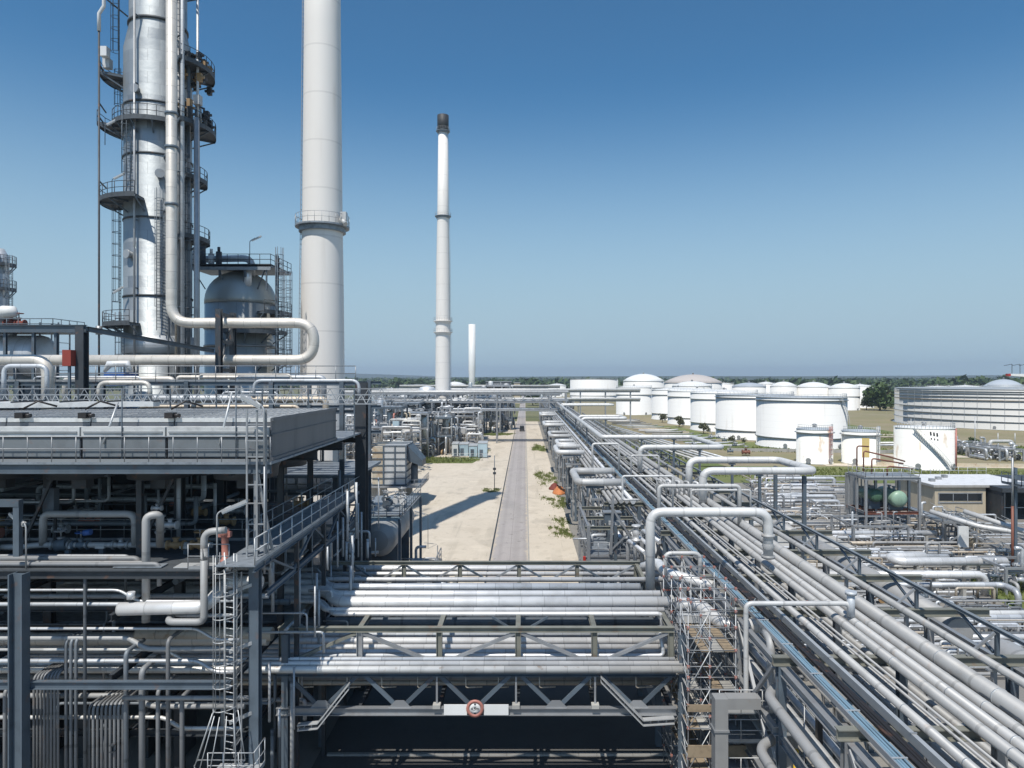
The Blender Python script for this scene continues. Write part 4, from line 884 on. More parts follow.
x, y, z = V(51,500,33); t = thing('junction_box', 'tall grey box above the left leg of the pipe arch', 'box', (x,y,z)); part(MB().box(x-.27,x+.27,y-.2,y+.2,z-.65,z+.6), 'housing', 'steel', t); part(MB().bar((x,y+.3,LB),(x,y+.3,z+.5),.1),'post','steel_dark',t)
for k, px_ in enumerate((68,102,186)):
    x, y, z = V(px_,552); t = thing('pipe_shoe', ['pipe support left of centre under the valve deck line','pipe support in the middle under the valve deck line','pipe support under the brown valves'][k], 'support', (x,y,LB)); part(MB().box(x-.22,x+.22,y-.2,y+.2,LB+.3,LB+.42), 'shoe_plate', 'galv_lt', t); part(MB().bar((x,y,LB),(x,y,LB+.3),.2), 'stub_post', 'steel', t)
lamp((V(217,575,28.8)[0],28.8,PZ(575,28.8)), 2.6, .15, 'lamp on a bent pole at the front of the valve deck', .55, 'galv_lt', up=.3)
lamp((V(26,560,30)[0],30,LB), 1.9, pi*.9, 'lamp on a bent pole at the left edge of the valve deck', .3, 'galv_lt', up=.3)
t = thing('portal_frame', 'blue grey portal frame at the left edge of the valve deck', 'frame', V(10,560,30)); part(MB().bar(V(18,500,30),V(18,556,30),.26), 'leg', 'steel', t); part(MB().bar(V(-30,503,30),V(21,503,30),.3,.3), 'lintel', 'steel', t)
t = thing('floor_plates', 'pale loose cover plates on the valve deck edge', 'plates', (-15,30.2,LB)); part(MB().box(V(163,0,29.2)[0],V(208,0,29.2)[0],30.05,30.8,LB+.03,LB+.07), 'cover_plate', 'galv_lt', t); part(MB().box(V(100,0,29.2)[0],V(150,0,29.2)[0],30.1,30.7,LB+.03,LB+.07), 'cover_plate', 'grating', t)
# caged ladder in front of the corner column
t = thing('caged_ladder', 'long caged ladder hanging in front of the corner column', 'ladder', (PX(226,28.6),28.6,3)); lx = PX(226,28.6)
ladder(t, (lx,28.9), 5.0, 12.6, (-.35,-1), w=.5, mat='galv_lt', r=.028, hoopgap=.95, cr=.45)
mb = MB()
for k in range(7): a = pi*k/6; mb.tube([(lx+.5*cos(a),28.6-.6*sin(a),7.1),(lx+1.0*cos(a)-.2,28.6-1.1*sin(a),5.0)],.022,4)
ring = [(lx+1.0*cos(pi*k/8)-.2,28.6-1.1*sin(pi*k/8),5.0) for k in range(9)]; mb.tube(ring+[ring[0]],.022,4); part(mb, 'flared_guard', 'galv_lt', t)
for z in (6.4,9.4,11.9): part(MB().bar((lx,28.9,z),(-11.65,29.4,z+.25),.1,.14), 'wall_bracket', 'galv_lt', t)
t = thing('trunking', 'slim lattice cable riser right of the caged ladder', 'cable riser', (PX(239,28.9),28.9,4)); xl = PX(238,28.9)
part(MB().bar((xl-.12,28.9,3),(xl-.12,28.9,12.8),.05).bar((xl+.15,28.9,3),(xl+.15,28.9,12.8),.05), 'rail', 'galv', t); mb = MB()
for k in range(20): z = 3+k*.48; mb.bar((xl-.12,28.9,z),(xl+.15,28.9,z+.4),.03)
part(mb, 'lacing', 'galv', t)
t = thing('landing', 'small railed landing at the foot of the caged ladder', 'platform', (PX(232,29),29,4)); part(MB().box(-13.1,-11.2,28.2,29.4,4.35,4.42),'deck','galv_lt',t); rail(t,[(-13.1,28.2,4.42),(-11.2,28.2,4.42),(-11.2,29.4,4.42)],'galv_lt',1.1,.6,.022)
# tube bundles hanging at the lower left
def hang(px0, px1, n, ytop, Y, r, mt, group, lb):
    for k in range(n):
        x = PX(px0+(px1-px0)*k/(n-1), Y); zt_ = PZ(ytop, Y)+.02*k
        pipe([(x,Y+1.4,zt_),(x,Y,zt_),(x,Y,-.0)], r, lb % ORD[k], mt, .3, name='conduit_pipe', cat='pipe', group=group, n=8)
for k, (Y_, dz, r_, mt_) in enumerate(((30.25,.16,.1,'midpipe'),(30.6,.14,.07,'greypipe'),(31.1,.18,.13,'midpipe'),(31.6,.15,.09,'alu_dull'))):
    pipe([(-49,Y_,LB+dz),(-16.2-.7*k,Y_,LB+dz),(-16.2-.7*k,Y_,LB-.8)], r_, 'low pipe lying along the valve deck floor, %s from its front edge' % ORD[k], mt_, .25, group='low pipes on the valve deck floor', n=10)
hang(34,58,8,676,30.6,.055,'midpipe','tall conduit bundle at the lower left','%s pipe from the left in the taller grey conduit bundle')
hang(89,123,9,706,30.4,.062,'midpipe','short conduit bundle at the lower left','%s pipe from the left in the shorter grey conduit bundle')
hang(66,76,3,640,30.8,.07,'darkpipe','three dark downpipes between the conduit bundles','%s dark downpipe from the left between the conduit bundles')
for k, (px, yt, r) in enumerate(((126,652,.10),(142,670,.13),(158,690,.09),(168,640,.09),(182,697,.10),(85,576,.07),(5,690,.08))):
    x = PX(px,30.2); pipe([(x,31.6,PZ(yt,30.2)),(x,30.2,PZ(yt,30.2)),(x,30.2,0)], r, ['downpipe just right of the shorter conduit bundle','thickest grey downpipe of the lower left','thin downpipe right of the thick one','tall downpipe left of the hooked pipe','downpipe under the horizontal header','long thin dark conduit crossing all levels','pale downpipe beside the big front column'][k], 'darkpipe' if k in (0,5) else 'midpipe', .25, n=10)
pipe([(PX(123,30),30,PZ(698,30)),(PX(252,30),30,PZ(698,30))], .1, 'slim header pipe above the downpipes', 'greypipe')
# pipes running left-right through the dark levels
rnd = random.Random(5)
lv = [(639,33,.30,'cream','fat stained pipe entering from the left under the beam'),(648,36,.2,'alu','silver pipe deep under the valve deck'),(596,33,.12,'alu_dull','thin pipe under the valve deck front'),
      (655,40,.22,'alu_brown','brown stained pipe behind the front bundle'),(628,38,.22,'alu','dull silver pipe two levels under the coolers'),(602,36,.16,'darkpipe','dark pipe below the silver capped line'),(612,39,.2,'alu','silver pipe far back under the valve deck'),(590,40,.18,'alu_brown','stained pipe at the back of the second level')]
for (py, Y, r, mt, lb) in lv: pipe([(-46,Y,PZ(py,Y)),(-12.4,Y,PZ(py,Y))], r, lb, mt, n=12)
x0 = PX(137,33); pipe([(x0,33,PZ(634,33)),(-12.2,33,PZ(634,33))], .32, 'fat olive stained pipe starting mid way under the hooked pipe', 'alu_brown', n=14)
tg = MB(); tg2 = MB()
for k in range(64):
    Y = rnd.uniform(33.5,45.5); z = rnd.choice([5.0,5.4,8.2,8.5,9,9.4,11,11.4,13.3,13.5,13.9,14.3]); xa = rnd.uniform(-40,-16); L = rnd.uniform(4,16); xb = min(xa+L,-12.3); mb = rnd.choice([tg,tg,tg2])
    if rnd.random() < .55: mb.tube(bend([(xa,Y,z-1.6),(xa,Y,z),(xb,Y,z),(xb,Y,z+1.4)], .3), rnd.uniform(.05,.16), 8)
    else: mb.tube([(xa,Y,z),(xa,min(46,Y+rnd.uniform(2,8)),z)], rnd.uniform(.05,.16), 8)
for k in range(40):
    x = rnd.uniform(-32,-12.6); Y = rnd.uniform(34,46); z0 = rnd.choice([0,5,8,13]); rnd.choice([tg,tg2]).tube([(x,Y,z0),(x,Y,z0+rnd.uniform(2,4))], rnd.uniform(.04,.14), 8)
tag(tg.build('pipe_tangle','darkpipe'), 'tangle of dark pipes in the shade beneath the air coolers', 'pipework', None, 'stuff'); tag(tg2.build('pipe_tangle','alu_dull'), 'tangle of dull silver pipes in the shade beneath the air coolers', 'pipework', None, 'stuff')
for k in range(16):
    x = rnd.uniform(-28,-12.8); Y = rnd.uniform(33,42); valve((x,Y,LB+rnd.uniform(.5,1)), (1,0,0), rnd.uniform(.1,.17), 'small valve in the shade under the air coolers', rnd.choice(['galv','brown','steel','salmon']), group='valves in the shade under the air coolers', stem=rnd.random() < .6)
for k in range(4):
    x0 = [-30.5,-25.5,-20,-14.5][k]; vessel_h((x0-1.6,38.5,4.4),(x0+1.6,38.5,4.4),.9,['leftmost','second','third','rightmost'][k]+' of four grey drums in the dark under the cooler structure','box_side','steel_dark',0,'drums in the dark under the cooler structure')
for k, (Y, z, r, mt) in enumerate(((30.3,11.6,.06,'alu'),(30.5,10.9,.09,'alu_dull'),(30.8,9.7,.07,'alu'),(31.0,9.2,.12,'greypipe'),(31.2,8.6,.08,'alu_stain'),(30.9,8.2,.1,'alu'),(31.4,6.4,.12,'greypipe'),(31.0,5.6,.09,'alu_stain'))):
    pipe([(-48,Y,z),(-18+1.6*(k%3),Y,z),(-17.2+1.6*(k%3),Y,z-.5),(-12.9,Y,z-.5)], r, 'slim sunlit pipe below the valve deck front, %s from the top' % ORD[k], mt, .3, group='slim sunlit pipes below the valve deck', n=8)
tg = MB(); rnd2 = random.Random(91)
for k in range(70):
    x = rnd2.uniform(-12.6,-9.5); Y = rnd2.uniform(31,45); z = rnd2.uniform(4,12); q = rnd2.random()
    if q < .5: tg.tube([(x,Y,z),(x,Y,z+rnd2.uniform(1,3.5))], rnd2.uniform(.03,.09), 7)
    elif q < .8: tg.tube(bend([(x,Y,z-1),(x,Y,z),(x-rnd2.uniform(1,4),Y,z)], .2), rnd2.uniform(.04,.12), 7)
    else: tg.tube([(x,Y,z),(x,min(46,Y+rnd2.uniform(2,6)),z)], rnd2.uniform(.03,.1), 7)
tag(tg.build('pipe_tangle','alu_dull'), 'tangle of slim pipes below the walkway at the left end of the bridge', 'pipework', None, 'stuff')
# added dark sheets at the back, put in to darken the interior
t = thing('back_wall', 'added dark wall that blackens the ground floor under the coolers', 'wall', (-30,46.8,0)); mb = MB(); x = -48
part(MB().box(-48,-12.8,46.7,46.9,0,7.2), 'added_sheeting', 'steel_dark', t)
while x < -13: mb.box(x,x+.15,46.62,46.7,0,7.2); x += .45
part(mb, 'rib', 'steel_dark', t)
t = thing('back_wall', 'added dark wall that blackens the back of the valve deck below the air coolers', 'wall', (-34,46.9,12.7)); part(MB().box(-50,-17.5,46.75,46.9,12.7,17.2), 'added_sheeting', 'steel_dark', t)  # second added sheet, keeps the space under the coolers black
# ------------------------------------------------------------------ pipe bridge over the road
BX0, BX1, YF, YB = -11.6, 7.3, 33.0, 45.2
B = thing('pipe_bridge', 'steel truss pipe bridge spanning the road in the foreground', 'pipe bridge', (-2,39,0))
def bp(mb, name, mat='steel'): return part(mb, name, mat, B)
for yy in (YF, YB):
    bp(MB().ibeam((BX0-.4,yy,4.92),(BX1,yy,4.92),.36,.28), 'bottom_chord', 'galv' if yy == YF else 'steel')
    bp(MB().ibeam((BX0-.4,yy,6.75),(BX1,yy,6.75),.26,.26), 'middle_chord', 'steel')
    k0 = [PX(q, YF) for q in (322,400,475,556,637)]
    for xb in k0:
        for s in (-1, 1): bp(MB().bar((xb+s*.12,yy+.03,5.1),(xb+s*1.72,yy+.03,6.65),.19,.1,up=(0,1,0)), 'diagonal', 'steel')
        bp(MB().quadbox([(xb-.55,yy-.06,5.1),(xb+.55,yy-.06,5.1),(xb+.55,yy-.035,5.1),(xb-.55,yy-.035,5.1),(xb-.2,yy-.06,5.45),(xb+.2,yy-.06,5.45),(xb+.2,yy-.035,5.45),(xb-.2,yy-.035,5.45)]), 'gusset_plate', 'galv')
postX = [-11.9,-8.1,-4.2,-.34,3.4,7.15]
YU = 33.5
bp(MB().ibeam((BX0-.5,YU,8.68),(BX1,YU,8.68),.24,.28), 'top_chord', 'steel_olive')
for i, xx in enumerate(postX):
    bp(MB().ibeam((xx,YU,6.9),(xx,YU,8.56),.28,.28,up=(1,0,0)), 'post', 'steel_olive' if i != 1 else 'galv'); bp(MB().ibeam((xx,YU+.1,8.66),(xx,YB-.1,8.66),.26,.24), 'cross_beam', 'steel_olive')
    bp(MB().ibeam((xx,YF+.15,6.72),(xx,YB-.15,6.72),.24,.2), 'cross_beam', 'steel_dark'); bp(MB().ibeam((xx,YF+.15,4.85),(xx,YB-.15,4.85),.22,.18), 'cross_beam', 'steel_dark')
for i in range(5):
    a, b2 = postX[i], postX[i+1]
    if i % 2 == 0: p, q = (a+.15,YU,7.0), (b2-.15,YU,8.5)
    else: p, q = (a+.15,YU,8.5), (b2-.15,YU,7.0)
    bp(MB().bar(p,q,.14,.18,up=(0,1,0)), 'diagonal', 'galv' if i else 'steel_olive')
for (px0, px1) in ((492,520),(518,548)): bp(MB().bar(P(px0,617 if px0 == 492 else 634,34.6),P(px1,634 if px0 == 492 else 617,34.6),.1), 'diagonal', 'steel')
YR = 41.0
bp(MB().ibeam((BX0,YR,9.9),(PX(640,YR),YR,9.9),.2,.25), 'rear_top_chord', 'steel_olive')
rp = [PX(q, YR) for q in (352,404,460,519,577,636)]
for i, xx in enumerate(rp): bp(MB().ibeam((xx,YR,8.8),(xx,YR,9.8),.24,.24,up=(1,0,0)), 'rear_post', 'steel_olive')
for a, b2 in zip(rp[:-1], rp[1:]):
    m_ = (a+b2)/2; bp(MB().bar((a+.1,YR,9.75),(m_-.1,YR,8.85),.1,.12,up=(0,1,0)), 'rear_diagonal', 'steel'); bp(MB().bar((m_+.1,YR,8.85),(b2-.1,YR,9.75),.1,.12,up=(0,1,0)), 'rear_diagonal', 'galv')
bp(MB().bar((PX(636,YR),YR,9.8),(PX(644,YR),YR-1.6,8.8),.2), 'end_brace', 'steel_olive')
bp(MB().box(BX0,BX1,35.2,44.9,6.28,6.34), 'shade_plate', 'steel_dark'); bp(MB().box(BX0,BX1,36.4,44.9,4.98,5.02), 'shade_plate', 'steel_dark')  # unseen plates added to stop sun patches reaching the road below
for yy in (YF+.1, 39.0, YB): bp(MB().ibeam((PX(285,33),yy,0),(PX(285,33),yy,8.6),.32,.32,up=(0,1,0)), 'leg', 'steel'); bp(MB().ibeam((7.6,yy,0),(7.6,yy,8.6),.32,.32,up=(0,1,0)), 'leg', 'steel')
for px in (437,516,595): bp(MB().bar((PX(px,YF),YF-.02,5.1),(PX(px,YF),YF-.02,6.6),.09), 'hanger', 'galv'); bp(MB().box(PX(px,YF)-.18,PX(px,YF)+.18,YF-.25,YF+.1,5.12,5.3), 'bearing_block', 'concrete')
# cable trays on the bridge face
for pts, lb in (([P(601,679,32.7),P(643,722,32.7),P(674,720,32.7)],'cable ladder dropping down the right end of the bridge'),([P(349,686,32.7),P(318,725,32.7),P(298,727,32.7)],'cable ladder dropping down the left end of the bridge')):
    t = thing('cable_ladder', lb, 'cable tray', pts[1], 'cable ladders on the bridge'); mb = MB()
    for off in (-.12,.12): 
        q = [Vector(p)+Vector((0,0,off)) for p in pts]
        for a, b2 in zip(q[:-1], q[1:]): mb.bar(a,b2,.3,.05)
    part(mb, 'side_rail', 'galv_lt', t); mb = MB()
    for a, b2 in zip(pts[:-1], pts[1:]):
        n = int((Vector(b2)-Vector(a)).length/.3)
        for i in range(n+1): c = Vector(a).lerp(Vector(b2), i/max(1,n)); mb.bar(c+Vector((0,0,-.12)),c+Vector((0,0,.12)),.03)
    part(mb, 'rung', 'galv', t)
# height limit sign
sx, sy, sz = P(475,708.5,32.75)
t = thing('height_limit_sign', 'round red and white height limit sign on a white board on the bridge', 'sign', (sx,sy,sz))
part(MB().box(PX(444,32.8),PX(467,32.8),32.78,32.82,PZ(715,32.8),PZ(704.5,32.8)), 'board', 'white', t); part(MB().box(PX(484,32.8),PX(508.5,32.8),32.78,32.82,PZ(715,32.8),PZ(704.5,32.8)), 'board', 'white', t)
def disc(r0, r1, y0, y1, n=32):
    mb = MB(); rg = [[(sx+r*cos(2*pi*k/n), y, sz-r*sin(2*pi*k/n)) for k in range(n)] for r, y in ((r0,y0),(r1,y0),(r1,y1),(r0,y1))]
    return mb.rings(rg, n, False, closed=True)
part(disc(.27,.42,sy-.035,sy+.02), 'red_ring', 'salmon', t); part(disc(.001,.27,sy-.028,sy+.015), 'white_disc', 'white', t)
def text_part(txt, size, loc, name, mat, parent):
    cu = bpy.data.curves.new(name, 'FONT'); cu.body = txt; cu.size = size; cu.align_x = 'CENTER'; cu.align_y = 'CENTER'; cu.extrude = .006
    tmp = bpy.data.objects.new(name+'_src', cu); COL.objects.link(tmp); dg = bpy.context.evaluated_depsgraph_get(); dg.update()
    me = bpy.data.meshes.new_from_object(tmp.evaluated_get(dg)); bpy.data.objects.remove(tmp); me.materials.clear(); me.materials.append(M[mat])
    me.transform(Matrix.Rotation(pi/2, 4, 'X')); o = bpy.data.objects.new(name, me); COL.objects.link(o); o.parent = parent; o.location = Vector(loc)-world_loc(parent); return o
text_part('4,5m', .2, (sx,sy-.04,sz), 'lettering', 'black', t)
mb = MB()
for s in (-1,1): z = sz+s*.21; mb.quadbox([(sx-.06,sy-.045,z+s*.04),(sx+.06,sy-.045,z+s*.04),(sx+.06,sy-.03,z+s*.04),(sx-.06,sy-.03,z+s*.04),(sx-.005,sy-.045,z-s*.04),(sx+.005,sy-.045,z-s*.04),(sx+.005,sy-.03,z-s*.04),(sx-.005,sy-.03,z-s*.04)])
part(mb, 'arrow_mark', 'black', t)
# bridge pipes: front bundle runs on into the left structure
fb = [(669.5,32.75,.17,'alu_stain','frontmost silver pipe on the bridge, stained brown','y'),(663.6,33.05,.13,'alu_bright','second pipe from the front of the bridge',''),(659,33.3,.10,'alu','third slim pipe from the front of the bridge',''),(655.5,33.75,.10,'alu','fourth slim pipe from the front of the bridge','')]
for i, (py, Y, r, mt, lb, _) in enumerate(fb):
    xe = [7.9,7.6,7.3,PX(664,Y)][i]; z = PZ(py,Y)
    pts = [(-50,Y,z),(xe,Y,z)] if i < 3 else [(-50,Y,z),(xe,Y,z),(PX(660,Y),Y+.3,PZ(628,Y))]
    pipe(pts, r, lb, mt, .25, n=14, group='front pipe bundle of the bridge')
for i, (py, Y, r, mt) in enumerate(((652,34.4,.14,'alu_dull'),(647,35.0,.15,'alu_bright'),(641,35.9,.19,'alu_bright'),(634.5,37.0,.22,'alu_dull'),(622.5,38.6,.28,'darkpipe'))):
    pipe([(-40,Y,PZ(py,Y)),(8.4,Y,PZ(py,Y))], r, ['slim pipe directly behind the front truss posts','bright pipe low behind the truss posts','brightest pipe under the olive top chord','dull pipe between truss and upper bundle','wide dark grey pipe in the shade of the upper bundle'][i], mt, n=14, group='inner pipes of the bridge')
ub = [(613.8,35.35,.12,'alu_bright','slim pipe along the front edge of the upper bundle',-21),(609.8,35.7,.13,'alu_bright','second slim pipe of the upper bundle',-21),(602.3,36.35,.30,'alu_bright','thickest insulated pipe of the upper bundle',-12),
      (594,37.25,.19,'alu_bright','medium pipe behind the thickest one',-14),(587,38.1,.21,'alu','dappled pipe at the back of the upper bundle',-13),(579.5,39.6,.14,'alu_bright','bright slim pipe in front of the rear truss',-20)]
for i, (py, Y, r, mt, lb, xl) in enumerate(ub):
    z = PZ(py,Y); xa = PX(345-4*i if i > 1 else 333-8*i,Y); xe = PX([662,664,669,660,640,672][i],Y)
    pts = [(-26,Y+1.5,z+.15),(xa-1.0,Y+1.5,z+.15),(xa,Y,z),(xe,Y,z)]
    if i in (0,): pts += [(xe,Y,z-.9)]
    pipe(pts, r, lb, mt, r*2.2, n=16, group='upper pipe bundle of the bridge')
for i, (py, Y, r) in enumerate(((573.8,42.3,.13),(568.5,43.4,.17),(567,44.4,.14))):
    pipe([(-24,Y,PZ(py,Y)),(9,Y,PZ(py,Y))], r, ['bright pipe seen low through the rear truss','bright pipe seen high through the rear truss','farthest pipe of the bridge behind the rear truss'][i], 'alu_bright', n=12, group='rear pipes of the bridge')
for i, (Y, z, r, mt) in enumerate(((35.4,5.2,.12,'alu_brown'),(36.0,5.2,.16,'greypipe'),(38,5.3,.2,'greypipe'),(40,5.25,.15,'alu_dull'),(42,5.3,.2,'darkpipe'))):
    pipe([(-40,Y,z),(8.6,Y,z)], r, ['brownish','grey','thick grey','dull silver','dark'][i]+' pipe on the lowest level inside the bridge', mt, n=10, group='lowest pipes in the bridge')
rnd = random.Random(11)
for k in range(9):
    x = PX(300+41*k+rnd.uniform(-8,8), 33.2); pipe([(x,33.1,6.55),(x,33.1,6.0),(x+rnd.uniform(.3,.9),33.4,5.9)], .035, 'thin drain pipe hanging below the front bundle', 'alu_brown', .1, group='drain pipes below the front bundle', n=6)
pipe([(PX(292,32.9),32.9,0),(PX(292,32.9),32.9,6.3)], .1, 'slim downpipe beside the left leg of the bridge', 'greypipe')
p = P(498,762,38.6); 
# ------------------------------------------------------------------ right pipe rack
def rack_section(y0, y1, step, label, xs, tiers, brace=True):
    t = thing('pipe_rack', label, 'pipe rack', (15,(y0+y1)/2,0), 'long pipe rack on the right')
    y = y0; k = 0; last = None; far = y0 > 100
    while y <= y1+.01:
        for xx in xs:
            part(MB().ibeam((xx,y,0),(xx,y,9.55),.32,.32,up=(0,1,0)) if not far else MB().bar((xx,y,0),(xx,y,9.55),.34), 'column', 'galv' if (k % 2) else 'steel', t)
        for z in tiers:
            xa = xs[0]-.35
            part(MB().ibeam((xa,y,z),(xs[-1]+(2.9 if z > 9 and y < 56 else .5),y,z),.36,.3) if not far else MB().bar((xa,y,z),(xs[-1]+.5,y,z),.3,.36), 'cross_beam', 'steel_olive' if z > 9 else 'galv', t)
        if last is not None and brace and k % 2:
            for z0, z1 in ((.3,4.2),(4.7,9.4)):
                part(MB().bar((xs[0]-.05,last+.3,z0),(xs[0]-.05,y-.3,z1),.14), 'brace', 'galv', t); part(MB().bar((xs[0]-.2,y-.3,z0),(xs[0]-.2,last+.3,z1),.14), 'brace', 'galv', t)
        last = y; y += step; k += 1
    for xx in (xs[0], xs[-1]):
        for z in tiers: part(MB().ibeam((xx+.02,y0,z-.38),(xx+.02,y1,z-.38),.34,.22), 'side_beam', 'galv', t)
    return t
rack_section(16.0, 55.2, 5.6, 'near part of the big pipe rack on the right', (10.2,15.0,19.4), (9.75,7.0,4.4))
rack_section(61, 108, 6.5, 'middle part of the pipe rack, from the first loop to the grass bank', (7.4,10.2,15.2,20.2), (9.75,7.0,4.4))
rack_section(115, 190, 8, 'farther part of the pipe rack beside the sandy verge', (7.4,10.2,15.2,20.0), (9.75,7.0))
rack_section(200, 330, 13, 'most distant part of the pipe rack near the cross rack', (7.4,10.2,16.0), (9.75,7.0))
Y0, Y1 = 12.0, 330.0
rk = [(1.16,.15,'greypipe','grey pipe nearest the black cable band on the rack'),(1.225,.05,'greypipe','left one of two thin pipes on the rack'),(1.25,.05,'greypipe','right one of two thin pipes on the rack'),
      (1.307,.19,'greypipe','first of three medium grey pipes side by side on the rack'),(1.36,.185,'greypipe','middle one of three medium grey pipes on the rack'),(1.413,.19,'greypipe','third of three medium grey pipes, with white joint rings'),(1.478,.315,'greypipe','thickest grey pipe on the top of the rack')]
for k, r, mt, lb in rk:
    o = pipe([(10.8*k,Y0,9.93+r),(10.8*k,Y1,9.93+r)], r, lb, mt, n=16, group='long pipes on top of the right rack')
    if r > .1:
        rn = random.Random(int(k*1000)); y = 18+rn.uniform(0,3)
        while y < 110: part(MB().tube([(10.8*k,y-.03,9.93+r),(10.8*k,y+.03,9.93+r)], r*1.05, 12), 'joint_ring', 'galv_lt', o); y += rn.choice([3.2,6.4,6.4])
o = tag(MB().cyl((16.75,Y0,10.75),(16.75,200,10.75),.15,12).build('raised_pipe','greypipe'), 'raised pale pipe carried on small stands right of the thickest rack pipe', 'pipe'); y = 18.8
while y < 190: part(MB().box(16.68,16.82,y-.08,y+.08,9.95,10.55).box(16.5,17.0,y-.1,y+.1,10.55,10.62), 'stand', 'galv', o); y += 5.6
t = thing('side_girder', 'long dark steel beam on props along the right side of the rack', 'girder', (18.8,60,9.9))
part(MB().ibeam((18.8,Y0,11.0),(18.8,110,11.0),.15,.18), 'beam', 'steel_mid', t); y = 21.6
while y < 108:
    part(MB().bar((18.8,y,9.95),(18.8,y,10.9),.14), 'prop', 'steel', t); part(MB().bar((17.6,y,9.95),(18.7,y,10.85),.1), 'prop', 'galv', t); part(MB().bar((18.8,y+.2,10.0),(18.8,y+2.4,10.9),.1), 'strut', 'steel', t); y += 5.6
for i, (X, z, r, y0, y1, mt, lb) in enumerate(((21.2,8.7,.72,14,31,'greypipe','fat grey duct below the top tier, nearest stretch'),(21.0,8.7,.68,33,50,'greypipe','fat grey duct below the top tier, second stretch'),(20.9,8.7,.6,53,60,'greypipe','fat grey duct below the top tier, farthest stretch'))):
    pts = [(X,y0,z),(X,y1-.8,z),(X,y1-.35,z),(X,y1-.1,z),(X,y1,z)]; tag(MB().tube(pts,[r,r,r*.86,r*.55,.05],20).build('duct',mt), lb, 'duct', 'fat ducts below the top tier')
# cable trays
t = thing('cable_tray', 'bright blue cables in a tray along the left edge of the rack', 'cable tray', (10.7,60,9.9)); part(MB().box(10.5,10.98,Y0,330,9.94,9.98).box(10.48,10.52,Y0,330,9.94,10.12), 'tray', 'galv', t)
for k in range(4): part(MB().tube([(10.58+.1*k+.022*sin(y*.7+k*2),y,10.04+.015*sin(y*.9+k)) for y in [Y0+2*i for i in range(70)]]+[(10.58+.1*k,330,10.04)],.042,6), 'cable', 'blue', t)
mb = MB(); y = 14
while y < 120: mb.bar((10.5,y,10.1),(10.98,y,10.1),.05,.03); y += 2.8
part(mb, 'tray_strap', 'galv_lt', t)
t = thing('cable_tray', 'broad band of black cables beside the blue ones on the rack', 'cable tray', (11.4,60,9.9)); part(MB().box(11.1,11.5,Y0,330,9.94,9.97), 'tray', 'steel_dark', t)
for k in range(4): part(MB().tube([(11.16+.09*k+.02*sin(y*.5+k*1.7),y,10.02+.02*sin(y*.8+k)) for y in [Y0+2.5*i for i in range(60)]]+[(11.16+.09*k,330,10.02)],.052,6), 'cable', 'black', t)
t = thing('edge_beam', 'pale edge beam between the black cables and the first grey rack pipe', 'beam', (11.9,60,9.94)); part(MB().bar((11.72,Y0,10.12),(11.72,330,10.12),.15,.3), 'beam', 'galv_lt', t)
mb = MB(); y = 15
while y < 200: mb.bar((11.62,y,10.29),(11.82,y,10.29),.05,.03); y += 5.6
part(mb, 'splice_plate', 'galv', t)
# lower tier pipes
for i, (X, z, r, mt) in enumerate(((10.75,7.4,.2,'greypipe'),(11.4,7.35,.15,'alu_dull'),(12.2,7.4,.2,'greypipe'),(13.0,7.35,.15,'greypipe'),(13.7,7.4,.22,'greypipe'),(14.6,7.35,.14,'darkpipe'),(16.0,7.4,.2,'greypipe'),(17.0,7.35,.15,'greypipe'),(10.8,4.8,.2,'greypipe'),(11.6,4.75,.15,'darkpipe'),(12.5,4.8,.2,'greypipe'),(13.6,4.8,.22,'greypipe'),(14.5,4.75,.15,'alu_brown'),(16.5,4.8,.22,'alu'),(18.0,4.8,.2,'greypipe'))):
    pipe([(X,Y0,z),(X,Y1,z)], r, '%s tier pipe inside right rack, %s from its left side' % ('middle' if z > 6 else 'lowest', ORD[i if i < 8 else i-8]), mt, n=10, group='pipes on the lower tiers of the right rack')
pipe([(9.78,14,8.2),(9.78,27.5,8.2),(10.4,28.3,8.2)], .2, 'thick grey pipe hung on the left face of the near rack', 'greypipe', n=16)
pipe([(9.4,14,6.1),(9.4,27.5,6.1),(10.4,28.3,6.1)], .2, 'grey pipe low on the left face of the near rack', 'greypipe', n=14)
for i, (X, z, r) in enumerate(((7.5,10.1,.16),(7.95,10.1,.17),(8.45,10.15,.18),(8.95,10.1,.14),(9.5,10.1,.2),(7.6,7.35,.16),(8.1,7.4,.2),(8.7,7.35,.15),(9.4,7.3,.12))):
    pipe([(X,60 if z > 9 else 58,z),(X,Y1,z)], r, 'pipe at left of the far rack, %s from the %s tier edge' % (ORD[i if i < 5 else i-5], 'top' if z > 9 else 'middle'), rnd.choice(['alu','alu_dull','greypipe']), n=10, group='pipes along the left of the far rack')
# raised runs and expansion loops
def loop(pts, r, lb, mt='whitepipe', R=None, posts=()):
    o = pipe(pts, r, lb, mt, R or r*2.6, name='expansion_loop', cat='pipe loop', n=16)
    for (x, y, z) in posts: part(MB().bar((x,y,9.9),(x,y,z-r-.02),.22).box(x-.3,x+.3,y-.2,y+.2,z-r-.1,z-r-.02), 'stanchion', 'steel', o)
    return o
loop([(10.4,330,13),(10.4,92.6,13),(22.6,92.6,13),(22.9,79,13),(13.3,79,13),(13.3,79,10.2)], .30, 'long raised pipe running from the far rack to the first big flat loop', posts=((10.4,240,13),(10.4,180,13),(10.4,140,13),(10.4,115,13),(15.8,92.6,13),(20.2,92.6,13),(17.2,79,13),(20.2,79,13)))
loop([(16.0,66.6,10.3),(16.0,66.6,13),(24.7,66.6,13),(25.0,58.8,13),(15.3,58.8,13),(15.3,58.8,10.3)], .34, 'second flat pipe loop standing right of the rack in front of the grass', posts=((20.2,66.6,13),(20.2,58.8,13)))
